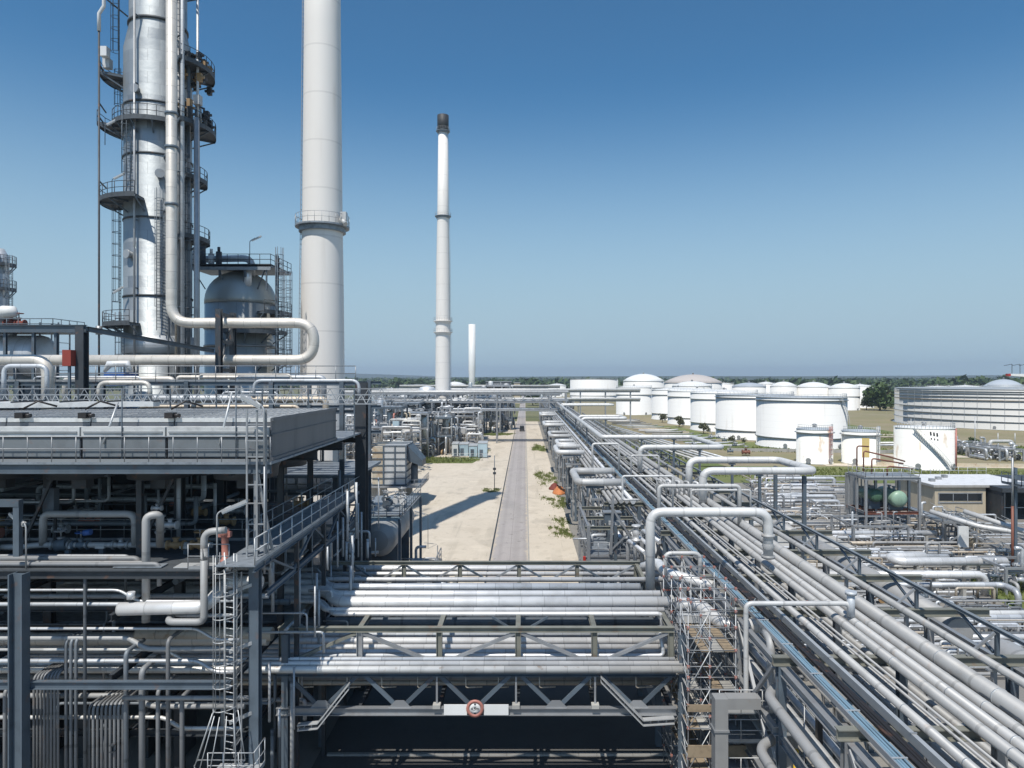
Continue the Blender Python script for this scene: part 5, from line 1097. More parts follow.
part(MB().ibeam((24.2,59.2,0),(24.2,59.2,12.5),.3,.3,up=(0,1,0)).ibeam((24.2,66,0),(24.2,66,12.5),.3,.3,up=(0,1,0)), 'stanchion', 'steel', bpy.context.scene.objects['expansion_loop.001'])
loop([(7.0,38.2,9.0),(7.0,38.2,13.5),(13.6,38.2,13.5),(13.6,38.2,10.9)], .265, 'big upright pipe arch over the rack beside the bridge', R=.75)
valve((13.6,38.2,11.6),(0,0,1),.22,'flanged joint under the right end of the big upright arch','greypipe',stem=False)
loop([(11.8,30.6,6.2),(9.9,30.6,6.2),(9.9,30.6,10.9),(14.5,30.6,10.9),(14.6,30.6,10.4)], .11, 'slim white pipe arch crossing the blue cables in the foreground', R=.3)
tag(MB().cyl((14.6,30.6,10.3),(14.6,30.6,11.35),.17,12).cyl((14.6,30.6,11.3),(14.6,30.6,11.45),.25,12).build('end_flange','alu_dull'), 'short flanged stub at the right end of the slim white arch', 'flange')
loop([(9.2,55,11.2),(7.85,55,11.2),(7.85,55,13.1),(11.9,55,13.1),(11.9,55,10.2)], .085, 'thin square pipe loop left of the blue cables', 'whitepipe', .2)
loop([(9.8,50,10.2),(9.8,50,13.1),(15.7,50,13.1),(15.7,50,10.2)], .15, 'white pipe arch behind the big upright arch', R=.35)
loop([(12.9,53,10.2),(12.9,53,12.3),(17.5,53,12.3),(17.5,53,10.2)], .08, 'thin white pipe arch behind the medium one', R=.2)
loop([(7.9,80,10.2),(7.9,80,13.3),(11.0,80,13.3),(11.0,80,10.2)], .13, 'white pipe arch in front of the long raised pipe', R=.35)
loop([(11.5,74,10.2),(11.5,74,12.6),(14.5,74,12.6),(14.5,74,10.2)], .1, 'slim pipe arch between the two flat loops', R=.25)
for k in range(6): loop([(12.4+.75*k,64-.4*k,10.2),(12.4+.75*k,64-.4*k,11.5),(12.65+.75*k,63.4-.4*k,11.5),(12.65+.75*k,63.4-.4*k,10.2)], .11, 'small hooked pipe end on the rack, %s from the left of six' % ORD[k], R=.2)
sl = [(65.5,73.5,5.1,9.6,.36,'fat left hand pipe loop jutting out towards the sandy yard'),(92,100,4.4,8.0,.32,'second left hand loop farther along the rack'),(103,109,5.0,7.6,.3,'small left hand loop just behind the second one'),(118,126,4.4,8,.3,'third left hand loop along the rack'),(146,155,4.2,8.4,.34,'fourth left hand loop, half way to the cross rack'),(186,196,4.3,8.4,.34,'fifth and farthest left hand loop')]
for y0, y1, xa, xb, r, lb in sl:
    o = pipe([(xb,y0,11.0),(xa,y0,11.0),(xa,y1,11.0),(xb,y1,11.0)], r, lb, 'whitepipe', .9, name='expansion_loop', cat='pipe loop', n=16, group='loops jutting out left of the rack')
    for yy in (y0,y1): part(MB().bar((max(xa+.9,7.4 if y0 > 80 else 0),yy,9.6),(max(xa+.9,7.4 if y0 > 80 else 0),yy,11-r),.22).bar((xa+.7,yy,11-r-.1),(7.6,yy,11-r-.1),.2), 'stanchion', 'steel', o)
    part(MB().bar((xa+1.2,y0-.2,9.4),(xb+1,y0-.2,9.4),.2), 'support_beam', 'galv', o); part(MB().bar((xa+1.2,y1+.2,9.4),(xb+1,y1+.2,9.4),.2), 'support_beam', 'galv', o)
for i, (Y, xa, xb) in enumerate(((212,11.5,27.5),(142,11.8,21))):
    loop([(xa,Y+8,10.3),(xa,Y+8,12.6),(xb,Y+8,12.6),(xb,Y,12.6),(xa,Y,12.6),(xa,Y,10.3)], .32, ['distant','nearer'][i]+' white flat loop in front of the far tanks', posts=((xa+5,Y,12.6),))
# frames under the first left hand loop
t = thing('outrigger_frame', 'crowded steel frame under the fat left hand loop at the yard edge', 'steel frame', (7.5,61,0))
for xx in (5.2,7.4,9.6):
    for yy in (56,60,64.5): part(MB().ibeam((xx,yy,0),(xx,yy,8.9),.28,.28,up=(0,1,0)), 'post', 'galv' if xx < 6 else 'steel', t)
for z in (3.2,6.2,8.7):
    for yy in (56,60,64.5): part(MB().ibeam((4.9,yy,z),(9.8,yy,z),.3,.22), 'beam', 'galv' if z < 8 else 'steel_olive', t)
    for xx in (5.2,9.6): part(MB().ibeam((xx,56,z+.02),(xx,64.5,z+.02),.28,.2), 'beam', 'galv', t)
for z in (3.4,6.4): part(MB().box(5.4,9.4,56.3,64.2,z,z+.05), 'deck', 'grating', t); rail(t, [(5.1,56,z),(5.1,64.5,z)], 'galv', 1.1, 1.2, .03); rail(t, [(5.1,55.95,z),(9.6,55.95,z)], 'galv', 1.1, .9, .03)
part(MB().bar((9.6,55.8,6.4),(7.0,55.8,10.6),.16).bar((7.0,55.8,6.6),(7.2,55.8,11.4),.2).bar((7.0,55.8,6.9),(9.6,55.8,9.4),.12), 'prop', 'galv', t)
t = thing('junction_cabinet', 'blue grey cabinet under the fat left hand loop', 'cabinet', (7.2,57,8.95)); part(MB().box(6.6,7.9,56.6,57.4,8.95,9.8),'housing','steel',t); part(MB().box(6.5,8.0,56.5,57.5,9.8,9.88),'lid','galv',t); part(MB().box(6.9,8.2,56.2,56.5,8.9,9.2),'tray','galv_lt',t)
for k in range(2): tag(MB().box(4.75,4.95,55.7,56.0,5.6-2.6*k,6.4-2.6*k).build('warning_plate','red'), ['upper','lower'][k]+' small red plate on the yard side post of the crowded frame', 'plate')
rnd = random.Random(31)
tg = MB()
for k in range(44):
    x = rnd.uniform(5.4,9.4); y = rnd.uniform(56,64); z = rnd.choice([.4,3.6,3.9,6.6,7.0]); h = rnd.uniform(.8,2.3); a = rnd.choice([(1,0),(0,1)])
    tg.tube(bend([(x,y,z),(x,y,z+h),(x+a[0]*rnd.uniform(-2,2),y+a[1]*rnd.uniform(-2,2),z+h)], .2), rnd.uniform(.05,.16), 8)
tag(tg.build('pipe_tangle','alu_dull'), 'bent pipes crowding the frame at the yard edge', 'pipework', None, 'stuff')
for k in range(5): pipe([(6+.8*k,55.7,0),(6+.8*k,55.7,6.0)], .12, 'upright pipe on the near face of the crowded frame, %s from the yard' % ORD[k], 'darkpipe' if k % 2 else 'greypipe', n=10)
# pipes crossing from bridge to rack (silver elbows) and beneath
for i, pts in enumerate(([(8.2,41,8.6),(10.4,41,8.6),(11.6,38.5,8.2)],[(8.0,36.3,9.0),(9.2,36.3,9.0),(10.0,34.2,8.6),(12,34.2,8.6)],[(7.4,43.5,8.9),(8.2,42.2,9.6),(8.2,40,9.6),(10.5,38.0,9.4)])):
    pipe(pts, (.32,.34,.3)[i], ['silver elbow where the bridge meets the rack, rear one','silver elbow where the bridge meets the rack, front one','silver sloping pipe above the bridge end'][i], 'alu_bright', .5, n=16)
pipe([(PX(665,39),39,9.2),(PX(665,39),39,11.0),(PX(700,39),39,11.0),(PX(700,39),39,9.6)], .12, 'hooked pipe just right of the big upright arch leg', 'whitepipe', .4, n=12)
valve((PX(636,52),52,9.2),(0,0,1),.2,'silver insulated lump left of the big arch leg','alu_bright',stem=False)
for k in range(3): pipe([(PX(628+7*k,54),54,5.0),(PX(628+7*k,54),54,8.2+.4*k),(PX(636+7*k,54),50,8.2+.4*k)], .16, 'silver riser behind the bridge corner, %s from the left' % ORD[k], 'alu', .5, n=14)
# near rack foot: duct, columns, small things
t = thing('square_duct', 'square grey duct bending into the rack foot in the foreground', 'duct', (8.3,29.2,0)); part(MB().box(8.05,8.6,28.9,29.5,0,7.4).box(8.6,10.0,28.92,29.48,6.95,7.42), 'duct', 'greypipe', t)
mb = MB()
for z in (2,4,6): mb.box(8.0,8.65,28.85,29.55,z,z+.08)
part(mb, 'flange', 'galv', t)
pipe([P(803,711,29),P(771,711,29),P(771,640,29),P(765,632,30)], .17, 'pale pipe hooking up beside the blue cables', 'greypipe', .5, n=14)
pipe([(11.6,28.2,6.5),(11.0,28.2,6.5),(11.0,28.2,0)], .26, 'grey downpipe at the near rack foot', 'greypipe', .5, n=14)
x = PX(796,27); tag(MB().cyl((x,27,0),(x,27,6.3),.1,10).build('marker_post','yellow'), 'yellow post low between the rack feet', 'post'); x = PX(819,25.5); tag(MB().bar((x,25.5,0),(x,25.5,8.6),.2).build('black_post','black'), 'black post in front of the near rack', 'post')
t = thing('service_ladder', 'thin ladder at the foot of the near rack', 'ladder', (PX(811,26),26,0)); ladder(t, (PX(811,26),26), 0, 7.5, (0,-1), cage=False, r=.025)
for k in range(4):
    z = [1.5,3.2,4.9,6.2][k]; t = thing('handrail', ['lowest','second','third','topmost'][k]+' railed platform inside the near rack foot', 'handrail', (9,30,z)); rail(t, [(8.6,30.2,z),(12.4,30.2,z),(12.4,34,z)], 'galv_lt', 1.0, .9, .025); part(MB().box(8.6,12.4,30.2,34,z-.06,z), 'deck', 'grating', t)
# scaffold at the right end of the bridge
t = thing('scaffold', 'tall tube scaffold with red couplers and planks at the right end of the bridge', 'scaffold', (8.6,33.5,0))
xs, ys, zs = (7.55,8.55,9.75), (31.6,33.2,35.2,37.2), [1.0,2.9,4.8,6.6,8.4,10.2]
for x in xs:
    for y in ys: part(MB().cyl((x,y,0),(x,y,11.0 if y > 33 else 10.4),.028,6), 'standard', 'galv', t)
mb = MB()
for z in zs:
    for zz in (z, z+.55, z+1.05):
        for y in ys: mb.tube([(xs[0]-.1,y,zz),(xs[-1]+.1,y,zz)],.025,5)
        for x in xs: mb.tube([(x,ys[0]-.1,zz),(x,ys[-1]+.1,zz)],.025,5)
part(mb, 'ledger', 'galv', t); mb = MB()
for z in zs[:-1]:
    mb.tube([(xs[0],ys[0],z),(xs[0],ys[1],z+1.8)],.025,5).tube([(xs[0]-.03,ys[1],z+1.8),(xs[0]-.03,ys[2],z)],.025,5).tube([(xs[0],ys[0]-.05,z),(xs[1],ys[0]-.05,z+1.8)],.025,5)
part(mb, 'brace', 'galv_lt', t); mb = MB(); mc = MB(); rn = random.Random(6)
for z in zs:
    for zz in (z, z+.55, z+1.05):
        for x in xs:
            for y in ys:
                if rn.random() < .6: mb.box(x-.05,x+.05,y-.06,y+.06,zz-.06,zz+.06)
part(mb, 'coupler', 'salmon', t); mb = MB(); mc = MB()
for k in range(46):
    x = rn.uniform(7.4,10.6); y = rn.uniform(31.5,36.8); z = rn.uniform(.6,10.2); q = rn.random()
    p0 = Vector((x,y,z)); p1 = p0+(Vector((0,0,rn.uniform(.8,2.4))) if q < .35 else Vector((rn.uniform(.6,2.2),0,0)) if q < .7 else Vector((rn.uniform(-.8,.8),rn.uniform(-.6,.6),rn.uniform(1,1.9))))
    lt = part(MB().tube([p0,p1],.025,5), 'loose_tube', 'steel_mid', t)
    if q < .7: part(MB().tube([p0,p0.lerp(p1,.25)],.03,5), 'red_end', 'darkred', lt)
for i, z in enumerate(zs[:-1]):
    for k in range(4):
        if (i+k) % 5 == 4: continue
        xa = xs[0]+.05+.55*k; part(MB().box(xa,xa+.5,ys[0]+.2*(i%2),ys[2]+(.0 if k%2 else 1.2),z-.08,z-.03), 'plank', 'plank' if (i+k)%3 else 'concrete', t)
part(MB().box(xs[0]-.05,xs[-1]+.6,31.45,31.5,PZ(757,31.5),PZ(745,31.5)), 'toe_board', 'plank', t); part(MB().box(xs[0]-.05,xs[-1],31.5,31.55,PZ(712,31.5),PZ(705,31.5)), 'toe_board', 'plank', t)
part(MB().box(7.8,10.2,35.0,35.3,PZ(623,35),PZ(615,35)), 'toe_board', 'galv_lt', t)
# ------------------------------------------------------------------ right hand pipe field (pipes running left-right near the ground)
hp = [(524,770,862,1.2,3.0,'whitepipe','pale pipe behind the sandy block',0),(533,793,936,1.7,2.6,'alu','long silver pipe below the green vessel frame',0),(543,835,935,1.5,1.8,'alu_brown','pinkish stained pipe in front of the green vessel frame',0),
      (553.5,852,950,1.5,2.2,'alu_bright','bright slim pipe behind the double elbow',0),(556.5,860,948,1.4,2.4,'alu','silver pipe just in front of the bright slim one',0),(561.5,897,1006,2.3,4.2,'alu_bright','thick bright pipe with a rounded elbow at its left end',1),
      (566,858,990,1.3,1.6,'whitepipe','thin white pipe in front of the elbow',0),(574.5,868,985,2.0,3.8,'alu_bright','thick bright pipe ending in a downward elbow on the right',2),(585,893,1003,1.6,3.0,'alu_dull','dull pipe below the thick bright one',3),
      (613,968,1060,1.8,2.6,'whitepipe','white pipe entering from the right edge',0),(617,965,1060,1.6,2.4,'alu','silver pipe directly below the white one at the right edge',0),(621,960,1060,1.4,2.0,'alu_dull','dull pipe third from the top at the right edge',0),
      (637,1000,1080,1.6,3.0,'alu_bright','bright pipe at the right edge below the bundle',0),(645,1003,1080,1.5,2.6,'alu','silver pipe at the right edge, second lowest',0),(652,1008,1080,1.4,2.8,'alu_dull','lowest dull pipe at the right edge',0)]
for py, x0, x1, z, rp, mt, lb, kind in hp:
    Y = F*(H-z)/(py-VY); r = rp*Y/F; xa, xb = PX(x0,Y)-5.5, PX(x1,Y)
    if kind == 1: xa = PX(x0,Y); pts = [(xa,Y+3,z-1.5),(xa,Y+3,z),(xa,Y,z),(xb,Y,z)]; pts = [(xa+4,Y+1.9,z),(xa,Y+1.9,z),(xa,Y,z),(xb,Y,z)]
    elif kind == 2: pts = [(xa,Y,z),(xb,Y,z),(xb,Y,.05)]
    elif kind == 3: pts = [(xa,Y,z),(xb,Y,z),(xb,Y-2,z),(xb,Y-2,.05)]
    else: pts = [(xa,Y,z),(xb,Y,z)]
    o = pipe(pts, r, lb, mt, r*2.6, n=14, group='ground level pipes on the right'); x = xa+2
    while x < xb:
        part(MB().box(x-.15,x+.15,Y-.35,Y+.35,0,z-r-.02), 'sleeper', 'concrete', o); x += 5
rnd = random.Random(77)
tgs = {q: MB() for q in ('alu','greypipe','alu_brown','darkpipe')}
for k in range(460):
    z = rnd.uniform(.4,1.9); Y = rnd.uniform(47,98) if k < 310 else rnd.uniform(92,136); xa = rnd.uniform(24,50)*Y/75 if k < 310 else rnd.uniform(33,43)*Y/100; L = rnd.uniform(2,11); q = rnd.random()
    if q < .55: pts = [(xa,Y,.05),(xa,Y,z),(xa+L,Y,z),(xa+L,Y,.05)]
    elif q < .8: pts = [(xa,Y,.05),(xa,Y,z),(xa,Y+L*.6,z),(xa+2,Y+L*.6,z),(xa+2,Y+L*.6,.05)]
    else: pts = [(xa,Y,.05),(xa,Y,z+.9),(xa+1.4,Y,z+.9),(xa+1.4,Y,.05)]
    tgs[rnd.choice(['alu','alu','greypipe','greypipe','alu_brown','darkpipe'])].tube(bend(pts,.25), rnd.uniform(.05,.15), 8)
for q, nm in (('alu','silver'),('greypipe','grey'),('alu_brown','brownish'),('darkpipe','dark')): tag(tgs[q].build('fine_pipework',q), 'fine %s pipework near the ground right of the rack' % nm, 'pipework', None, 'stuff')
for k in range(60):
    Y = rnd.uniform(50,92); x = rnd.uniform(24,46)*Y/72; valve((x,Y,rnd.uniform(.5,1.3)),rnd.choice([(1,0,0),(0,1,0)]),rnd.uniform(.12,.24),'small valve in the pipe field right of the rack',rnd.choice(['galv','alu','steel','brown','galv','salmon']),group='small valves of the right pipe field',stem=rnd.random()<.6)
tg = MB()
for k in range(90):
    Y = rnd.uniform(50,61); x = rnd.uniform(31,47)*Y/56; h = rnd.uniform(.8,1.9)
    tg.tube(bend([(x,Y,.02),(x,Y,h),(x+rnd.uniform(.4,1.6),Y,h),(x+1.0,Y+.5,.02)], .12), rnd.uniform(.03,.07), 6)
tag(tg.build('fine_pipework','galv'), 'dense manifold of fine looped pipes at the right', 'pipework', None, 'stuff')
for k in range(5):
    Y = 51+2.2*k; x0 = PX(930,Y)-3; t = thing('pipe_stand', 'low steel stand in the dense manifold, %s from the front' % ORD[k], 'stand', (x0+4,Y,0), 'low stands of the dense manifold')
    for q in range(5): part(MB().bar((x0+2.4*q,Y,0),(x0+2.4*q,Y,1.5),.1), 'post', 'galv', t)
    part(MB().bar((x0,Y,1.55),(x0+9.8,Y,1.55),.1), 'beam', 'galv', t)
# valve cluster in front of the grass strip
def skid(name, label, x0, x1, y0, y1, h, lev, seed, mats=('galv','alu','greypipe','alu_dull'), npipe=14, cat='pipework', rails=True, vess=0, group=None, post='galv', col=0, tr=.1):
    """open steel module: posts, beams, decks and railings, with its own pipework bolted in"""
    rn = random.Random(seed); t = thing(name, label, cat, ((x0+x1)/2,(y0+y1)/2,0), group); sc = max(.1, (h/60))+tr*.5
    nx = max(1, int((x1-x0)/4)); 
    for i in range(nx+1):
        for y in (y0, y1): part(MB().bar((x0+(x1-x0)*i/nx,y,0),(x0+(x1-x0)*i/nx,y,h),sc*1.3), 'post', post, t)
    for L in range(1, lev+1):
        z = h*L/lev
        for y in (y0, y1): part(MB().bar((x0,y,z),(x1,y,z),sc,sc*1.4), 'beam', post, t)
        for x in (x0, x1): part(MB().bar((x,y0,z),(x,y1,z),sc,sc*1.3), 'beam', post, t)
        if L < lev or rails: part(MB().box(x0+.1,x1-.1,y0+.1,y1-.1,z+sc*.7,z+sc*.7+.06), 'deck', 'grating', t)
        if rails: rail(t, [(x0,y0,z+.1),(x1,y0,z+.1),(x1,y1,z+.1)], 'galv', 1.1, 1.6, .035+tr*.1)
    for i in range(nx):
        if rn.random() < .6: xa = x0+(x1-x0)*i/nx; xb = x0+(x1-x0)*(i+1)/nx; part(MB().bar((xa,y0-.02,.2),(xb,y0-.02,h/lev),sc*.8), 'brace', post, t)
    for k in range(npipe):
        x = rn.uniform(x0,x1); y = rn.uniform(y0,y1); z = rn.uniform(.3,h); L = rn.uniform(1,(x1-x0)*.7); q = rn.random()**1.5; r = rn.uniform(.4,1.3)*tr
        if q < .4: pts = [(x,y,z),(min(x+L,x1+1),y,z),(min(x+L,x1+1),y,max(.1,z-rn.uniform(1,4)))]
        elif q < .75: pts = [(x,y,.1),(x,y,min(h+1.5,z+2)),(x+rn.uniform(-1.5,1.5),y,min(h+1.5,z+2))]
        else: pts = [(x,y0-.4,.3),(x,y0-.4,z),(x,y1,z)]
        part(MB().tube(bend(pts, r*2.5, 3), r, 8), 'pipework', rn.choice(mats), t)
    for k in range(vess):
        x = x0+(x1-x0)*(k+.5)/vess; y = (y0+y1)/2; rr = min((x1-x0)/vess*.3,(y1-y0)*.4); zb = h*.15; zt_ = h*rn.uniform(.75,1.15)
        part(MB().lathe((x,y,0), [(rr,zb),(rr,zt_),(rr*.8,zt_+rr*.4),(.05,zt_+rr*.55)], 20), 'drum', rn.choice(['alu','alu_dull','panel','vessel']), t)
    return t
for k in range(7):
    Y = 100+6*k; xa = PX(755,Y)+2*(k%3); pipe([(xa,Y,.05),(xa,Y,1.6+.3*(k%2)),(xa+9+2*(k%2),Y,1.6+.3*(k%2)),(xa+9+2*(k%2),Y,.05)], .2+.06*(k%3), 'pale low pipe behind the second flat loop, %s from the front' % ORD[k], ['whitepipe','alu','alu_dull'][k%3], .5, group='pale low pipes behind the second flat loop')
skid('valve_skid','grey valve manifold skid in front of the small tanks',47,55,91,97,2.6,1,3,npipe=26,rails=False,tr=.14)
skid('valve_skid','small manifold skid left of the grey one, before the grass strip',36,44,98,106,2.2,1,4,npipe=18,rails=False,tr=.14)
skid('valve_skid','tangled steel manifold beside the sandy block',39.5,46,82,88,3.2,1,14,npipe=30,rails=False,tr=.1)
t = thing('sand_block', 'flat sandy coloured concrete block right of the rack', 'block', (33,80,0)); part(MB().box(29.5,37.4,78,84,0,1.6), 'block', 'beige', t); part(MB().box(29.3,37.6,77.8,84.2,1.6,1.75), 'coping', 'concrete', t)
t = thing('concrete_wall', 'pale concrete wall end left of the green vessel frame', 'wall', (46.9,94.3,0)); part(MB().box(45.9,47.9,94,94.5,0,7.5), 'panel', 'concrete', t); part(MB().box(45.9,46.3,94.5,98,0,7.5), 'return_wall', 'concrete', t)
tag(MB().box(36.5,38.5,78.5,79.5,0,.7).build('yellow_cover','yellow'), 'ochre cover on the ground below the tangled manifold', 'cover')
# green vessel frame
YG = 88.0; gx0, gx1 = 43.9, 50.8
t = thing('vessel_frame', 'open steel frame with railings holding the green vessel', 'steel frame', (47,92,0))
for xx in (gx0, 46.4, gx1):
    for yy in (YG, 90.4, 92.8): part(MB().ibeam((xx,yy,0),(xx,yy,8.0),.3,.3,up=(0,1,0)), 'post', 'galv', t)
for z in (3.6, 8.0):
    for yy in (YG, 90.4, 92.8): part(MB().ibeam((gx0-.2,yy,z),(gx1+.2,yy,z),.32,.22), 'beam', 'galv' if z > 5 else 'rustrail', t)
    for xx in (gx0, gx1): part(MB().ibeam((xx,YG,z+.02),(xx,92.8,z+.02),.3,.2), 'beam', 'galv', t)
part(MB().box(gx0,gx1,YG,92.8,8.16,8.24), 'deck', 'grating', t); rail(t, [(gx0,92.8,8.24),(gx0,YG,8.24),(gx1,YG,8.24),(gx1,92.8,8.24)], 'galv_lt', 1.1, 1.1, .035)
vessel_h((48.5,88.6,5.3),(48.5,92.6,5.3),1.08,'pale green horizontal vessel inside the steel frame','green','steel',3.78)
vessel_h((46.0,89.4,5.6),(46.0,92.6,5.4),.85,'smaller dark green vessel left of the pale green one','green_dark','steel',3.78)
for i, pts in enumerate(([(45.6,92,8.3),(45.6,92,11.2),(49,92,10.4),(51.5,92.6,9.7)],[(46.2,91,8.3),(46.2,91,10.3),(50.4,91,9.6)],[(45,92.6,8.3),(45,92.6,11.8),(46.6,92.6,11.7)],[(47.2,89,8.3),(47.2,89,9.5),(50.6,89,9.2)])):
    pipe(pts, .1, ['highest','middle','rear','lowest'][i]+' of the rust red pipes above the green vessel frame', 'rustrail', .4, n=8, group='rust red pipes above the green vessel')
skid('stair_tower','small steel stair frame right of the green vessel',51.4,55.5,84,88,3.2,1,9,npipe=10,tr=.12)
for k in range(2):
    t = thing('access_stair', ['steel stair descending right of the green vessel','second steel stair in front of the beige building'][k], 'stair', (54+k*5,82-k*4,0)); p0 = Vector((51.5+k*4.5,86-k*5,4.2-k*.6)); p1 = p0+Vector((5.2,-6.5,-3.8+k*.5))
    for dx in (-.45,.45): part(MB().bar(p0+Vector((dx,0,0)),p1+Vector((dx,0,0)),.08,.25), 'stringer', 'galv', t); part(MB().tube([p0+Vector((dx,0,1.1)),p1+Vector((dx,0,1.1))],.035,5), 'handrail', 'galv_lt', t)
    mb = MB()
    for i in range(15): c = p0.lerp(p1,i/14); mb.bar(c-Vector((.45,0,0)),c+Vector((.45,0,0)),.28,.04)
    part(mb, 'treads', 'grating', t)
# beige flat roofed building
t = thing('control_building', 'low beige building with a window band and a white flat roof', 'building', (66,106,0)); x0, x1, y0, y1, hb = 61.2, 68.8, 102, 113, 4.7
part(MB().box(x0,x1,y0,y1,0,hb), 'wall', 'beige', t); part(MB().box(x0-.35,x1+.35,y0-.35,y1+.35,hb,hb+.32), 'roof_edge', 'concrete', t); part(MB().box(x0-.2,x1+8,y0-.2,y1+.2,hb+.32,hb+.36), 'roof', 'roofwhite', t)
w = part(MB().box(x0+.55,x1-.6,y0-.06,y0-.02,2.7,3.7), 'window', 'glass', t)
mb = MB()
for k in range(4): xx = x0+.55+(x1-x0-1.15)*k/3; mb.box(xx-.05,xx+.05,y0-.1,y0-.065,2.5,3.75)
mb.box(x0+.45,x1-.5,y0-.12,y0-.065,2.35,2.5).box(x0+.45,x1-.5,y0-.12,y0-.065,3.75,3.9); part(mb, 'frame', 'galv', w)
part(MB().box(x0-.05,x1+.05,y0-.05,y0-.02,0,.8), 'plinth', 'concrete', t)
for k in range(3): part(MB().box(x0+1.2+2.2*k,x0+1.9+2.2*k,y0+3+2*k,y0+3.7+2*k,hb+.36,hb+.8), 'roof_vent', 'galv', t)
rail(t, [(x0+4.4,y1,hb+.36),(x1+7.5,y1,hb+.36)], 'galv_lt', 1.2, 1.6, .035, False)
t = thing('dark_shed', 'dark open sided shed right of the beige building', 'shed', (77,103,0)); part(MB().box(69.2,90,99,113,4.4,5.0), 'roof', 'steel_dark', t); part(MB().box(69.2,90,112.4,112.8,0,4.4), 'back_wall', 'steel_dark', t); part(MB().box(69.3,69.5,99.3,112.4,0,4.4), 'side_wall', 'steel_dark', t)
for k in range(4): part(MB().bar((69.6+5.5*k,99.2,0),(69.6+5.5*k,99.2,4.4),.22), 'post', 'steel_dark', t)
mb = MB()
for k in range(9): mb.bar((69.5+2.2*k,99.1,2.2),(71.7+2.2*k,99.1,2.2),.1)
part(mb, 'rail_panel', 'steel', t)
for i, (a, b, z0, z1, r) in enumerate(((940,968,4.6,3.6,.3),(975,1010,5.8,4.4,.28))):
    Y = 82-6*i; pipe([(PX(a,Y),Y+2,z0),(PX(b,Y),Y-2,z1),(PX(b,Y)+8,Y-6,z1-.8)], r, ['sloping white pipe in front of the beige building','second sloping white pipe before the dark shed'][i], 'whitepipe', .6, n=12)
tag(MB().lathe((PX(969,86),86,0),[(1.3,0),(1.3,1.6),(.8,2.6),(.5,3.2)],20).build('cream_hopper','beige'), 'cream cone shaped hopper below the sloping white pipe', 'hopper')
x = PX(1012.5,72); t = thing('rust_mast', 'tall pole rust brown below and grey above at the right edge', 'pole', (x,72,0)); part(MB().cyl((x,72,0),(x,72,7.5),.13,12), 'lower_pole', 'rustrail', t); part(MB().cyl((x,72,7.5),(x,72,12.6),.1,12), 'upper_pole', 'galv', t)
x = PX(1018.5,72); t = thing('pole_platform', 'dark post with a railed platform at the right edge', 'platform', (x,72,0)); part(MB().ibeam((x,72.5,0),(x,72.5,11.5),.3,.3,up=(0,1,0)), 'post', 'steel', t); part(MB().box(x-.4,x+5,71,74,9.6,9.75), 'deck', 'grating', t); rail(t, [(x-.4,74,9.75),(x-.4,71,9.75),(x+5,71,9.75)], 'steel', 1.1, 1.0, .04)
for k in range(14):
    Y = rnd.uniform(66,76); x = PX(rnd.uniform(985,1035),Y); valve((x,Y,rnd.uniform(.7,2.4)),(1,0,0),rnd.uniform(.12,.24),'valve in the cluster at the foot of the rust brown pole',rnd.choice(['steel','galv','panel','alu']),group='valves at the foot of the rust brown pole')
skid('valve_skid','crowded valve skid at the right edge below the pole',PX(985,69),PX(1060,69),66,70,2.6,1,15,npipe=26,rails=False,tr=.16)
tag(MB().box(PX(776+182,80),PX(776+182,80)+1.2,79.9,80.1,1.2,3.6).build('notice_board','tarp'), 'white notice board in front of the beige building', 'board')
# far right yard in front of the crude tank
for k, (px, py, w, h) in enumerate(((964,449,9,3),(978,452,8,2.6),(991,455,7,3.2),(1003,456,6,3.0))):
    Y = GY(py+4); x = PX(px,Y); skid('pump_station', ['leftmost','second','third','rightmost'][k]+' pump station in front of the huge crude tank', x-w/2, x+w/2, Y-3, Y+3, h, 1, 60+k, npipe=20, rails=False, tr=.3, group='pump stations before the crude tank')
pipe([(PX(990,190),190,.2),(PX(990,190),190,3.4),(PX(1012,190),190,3.4),(PX(1012,190),190,.2)], .5, 'white pipe arch by the pump stations', 'whitepipe', .8)
for k, px in enumerate((911,975,998,1015)): Y = [235,180,205,205][k]; x = PX(px,Y); tag(MB().cyl((x,Y,0),(x,Y,[7,11,4.5,4.5][k]),.12,8).build('pole','galv_lt'), ['thin pole behind the stout white tank','tall thin pole by the pump stations','short pale post before the brown bund','short pale post at the right edge before the brown bund'][k], 'pole')
for k in range(7):
    y = [205,212,232,248,256,300,318][k]; x0_ = [113,114,116,108,110,92,90][k]; pipe([(x0_-8,y,.8),(x0_+22,y+3,.8)], .35, 'low pipeline between the white row and the crude tank, %s from the front' % ORD[k], rnd.choice(['whitepipe','alu_dull','alu_brown']), group='low pipelines of the tank farm', n=8)
for k in range(16):
    y = 205+8.5*k; x = 58-1.0*k if k < 12 else 46; pipe([(x-7,y,.7),(x+6,y+1,.7),(x+9,y+4,.7)], rnd.uniform(.18,.4), 'low pipeline at the foot of the white tank row', rnd.choice(['whitepipe','alu_dull','greypipe','alu_brown']), .8, group='low pipelines at the foot of the tank row', n=8)
for k in range(12):
    y = 180+rnd.uniform(0,60); x = rnd.uniform(48,66); valve((x,y,1.0),(1,0,0),rnd.uniform(.2,.36),'tank valve near the white tank row',rnd.choice(['galv','steel','rustrail']),group='tank valves near the white row')
t = thing('pipe_sleeper_way', 'low pipe track running along the grass bank left of the tanks', 'pipe track', (36,240,0))
for k in range(5): part(MB().cyl((34+2.2*k+8,170,.8),(24+1.8*k,330,.8),.28,8), 'pipe', ['whitepipe','greypipe','alu_dull','whitepipe','alu'][k], t)
mb = MB()
for k in range(26): f = k/25; mb.box(41-9.6*f,53-19*f,170+160*f-.3,170+160*f+.3,0,.5)
part(mb, 'sleeper', 'concrete', t)
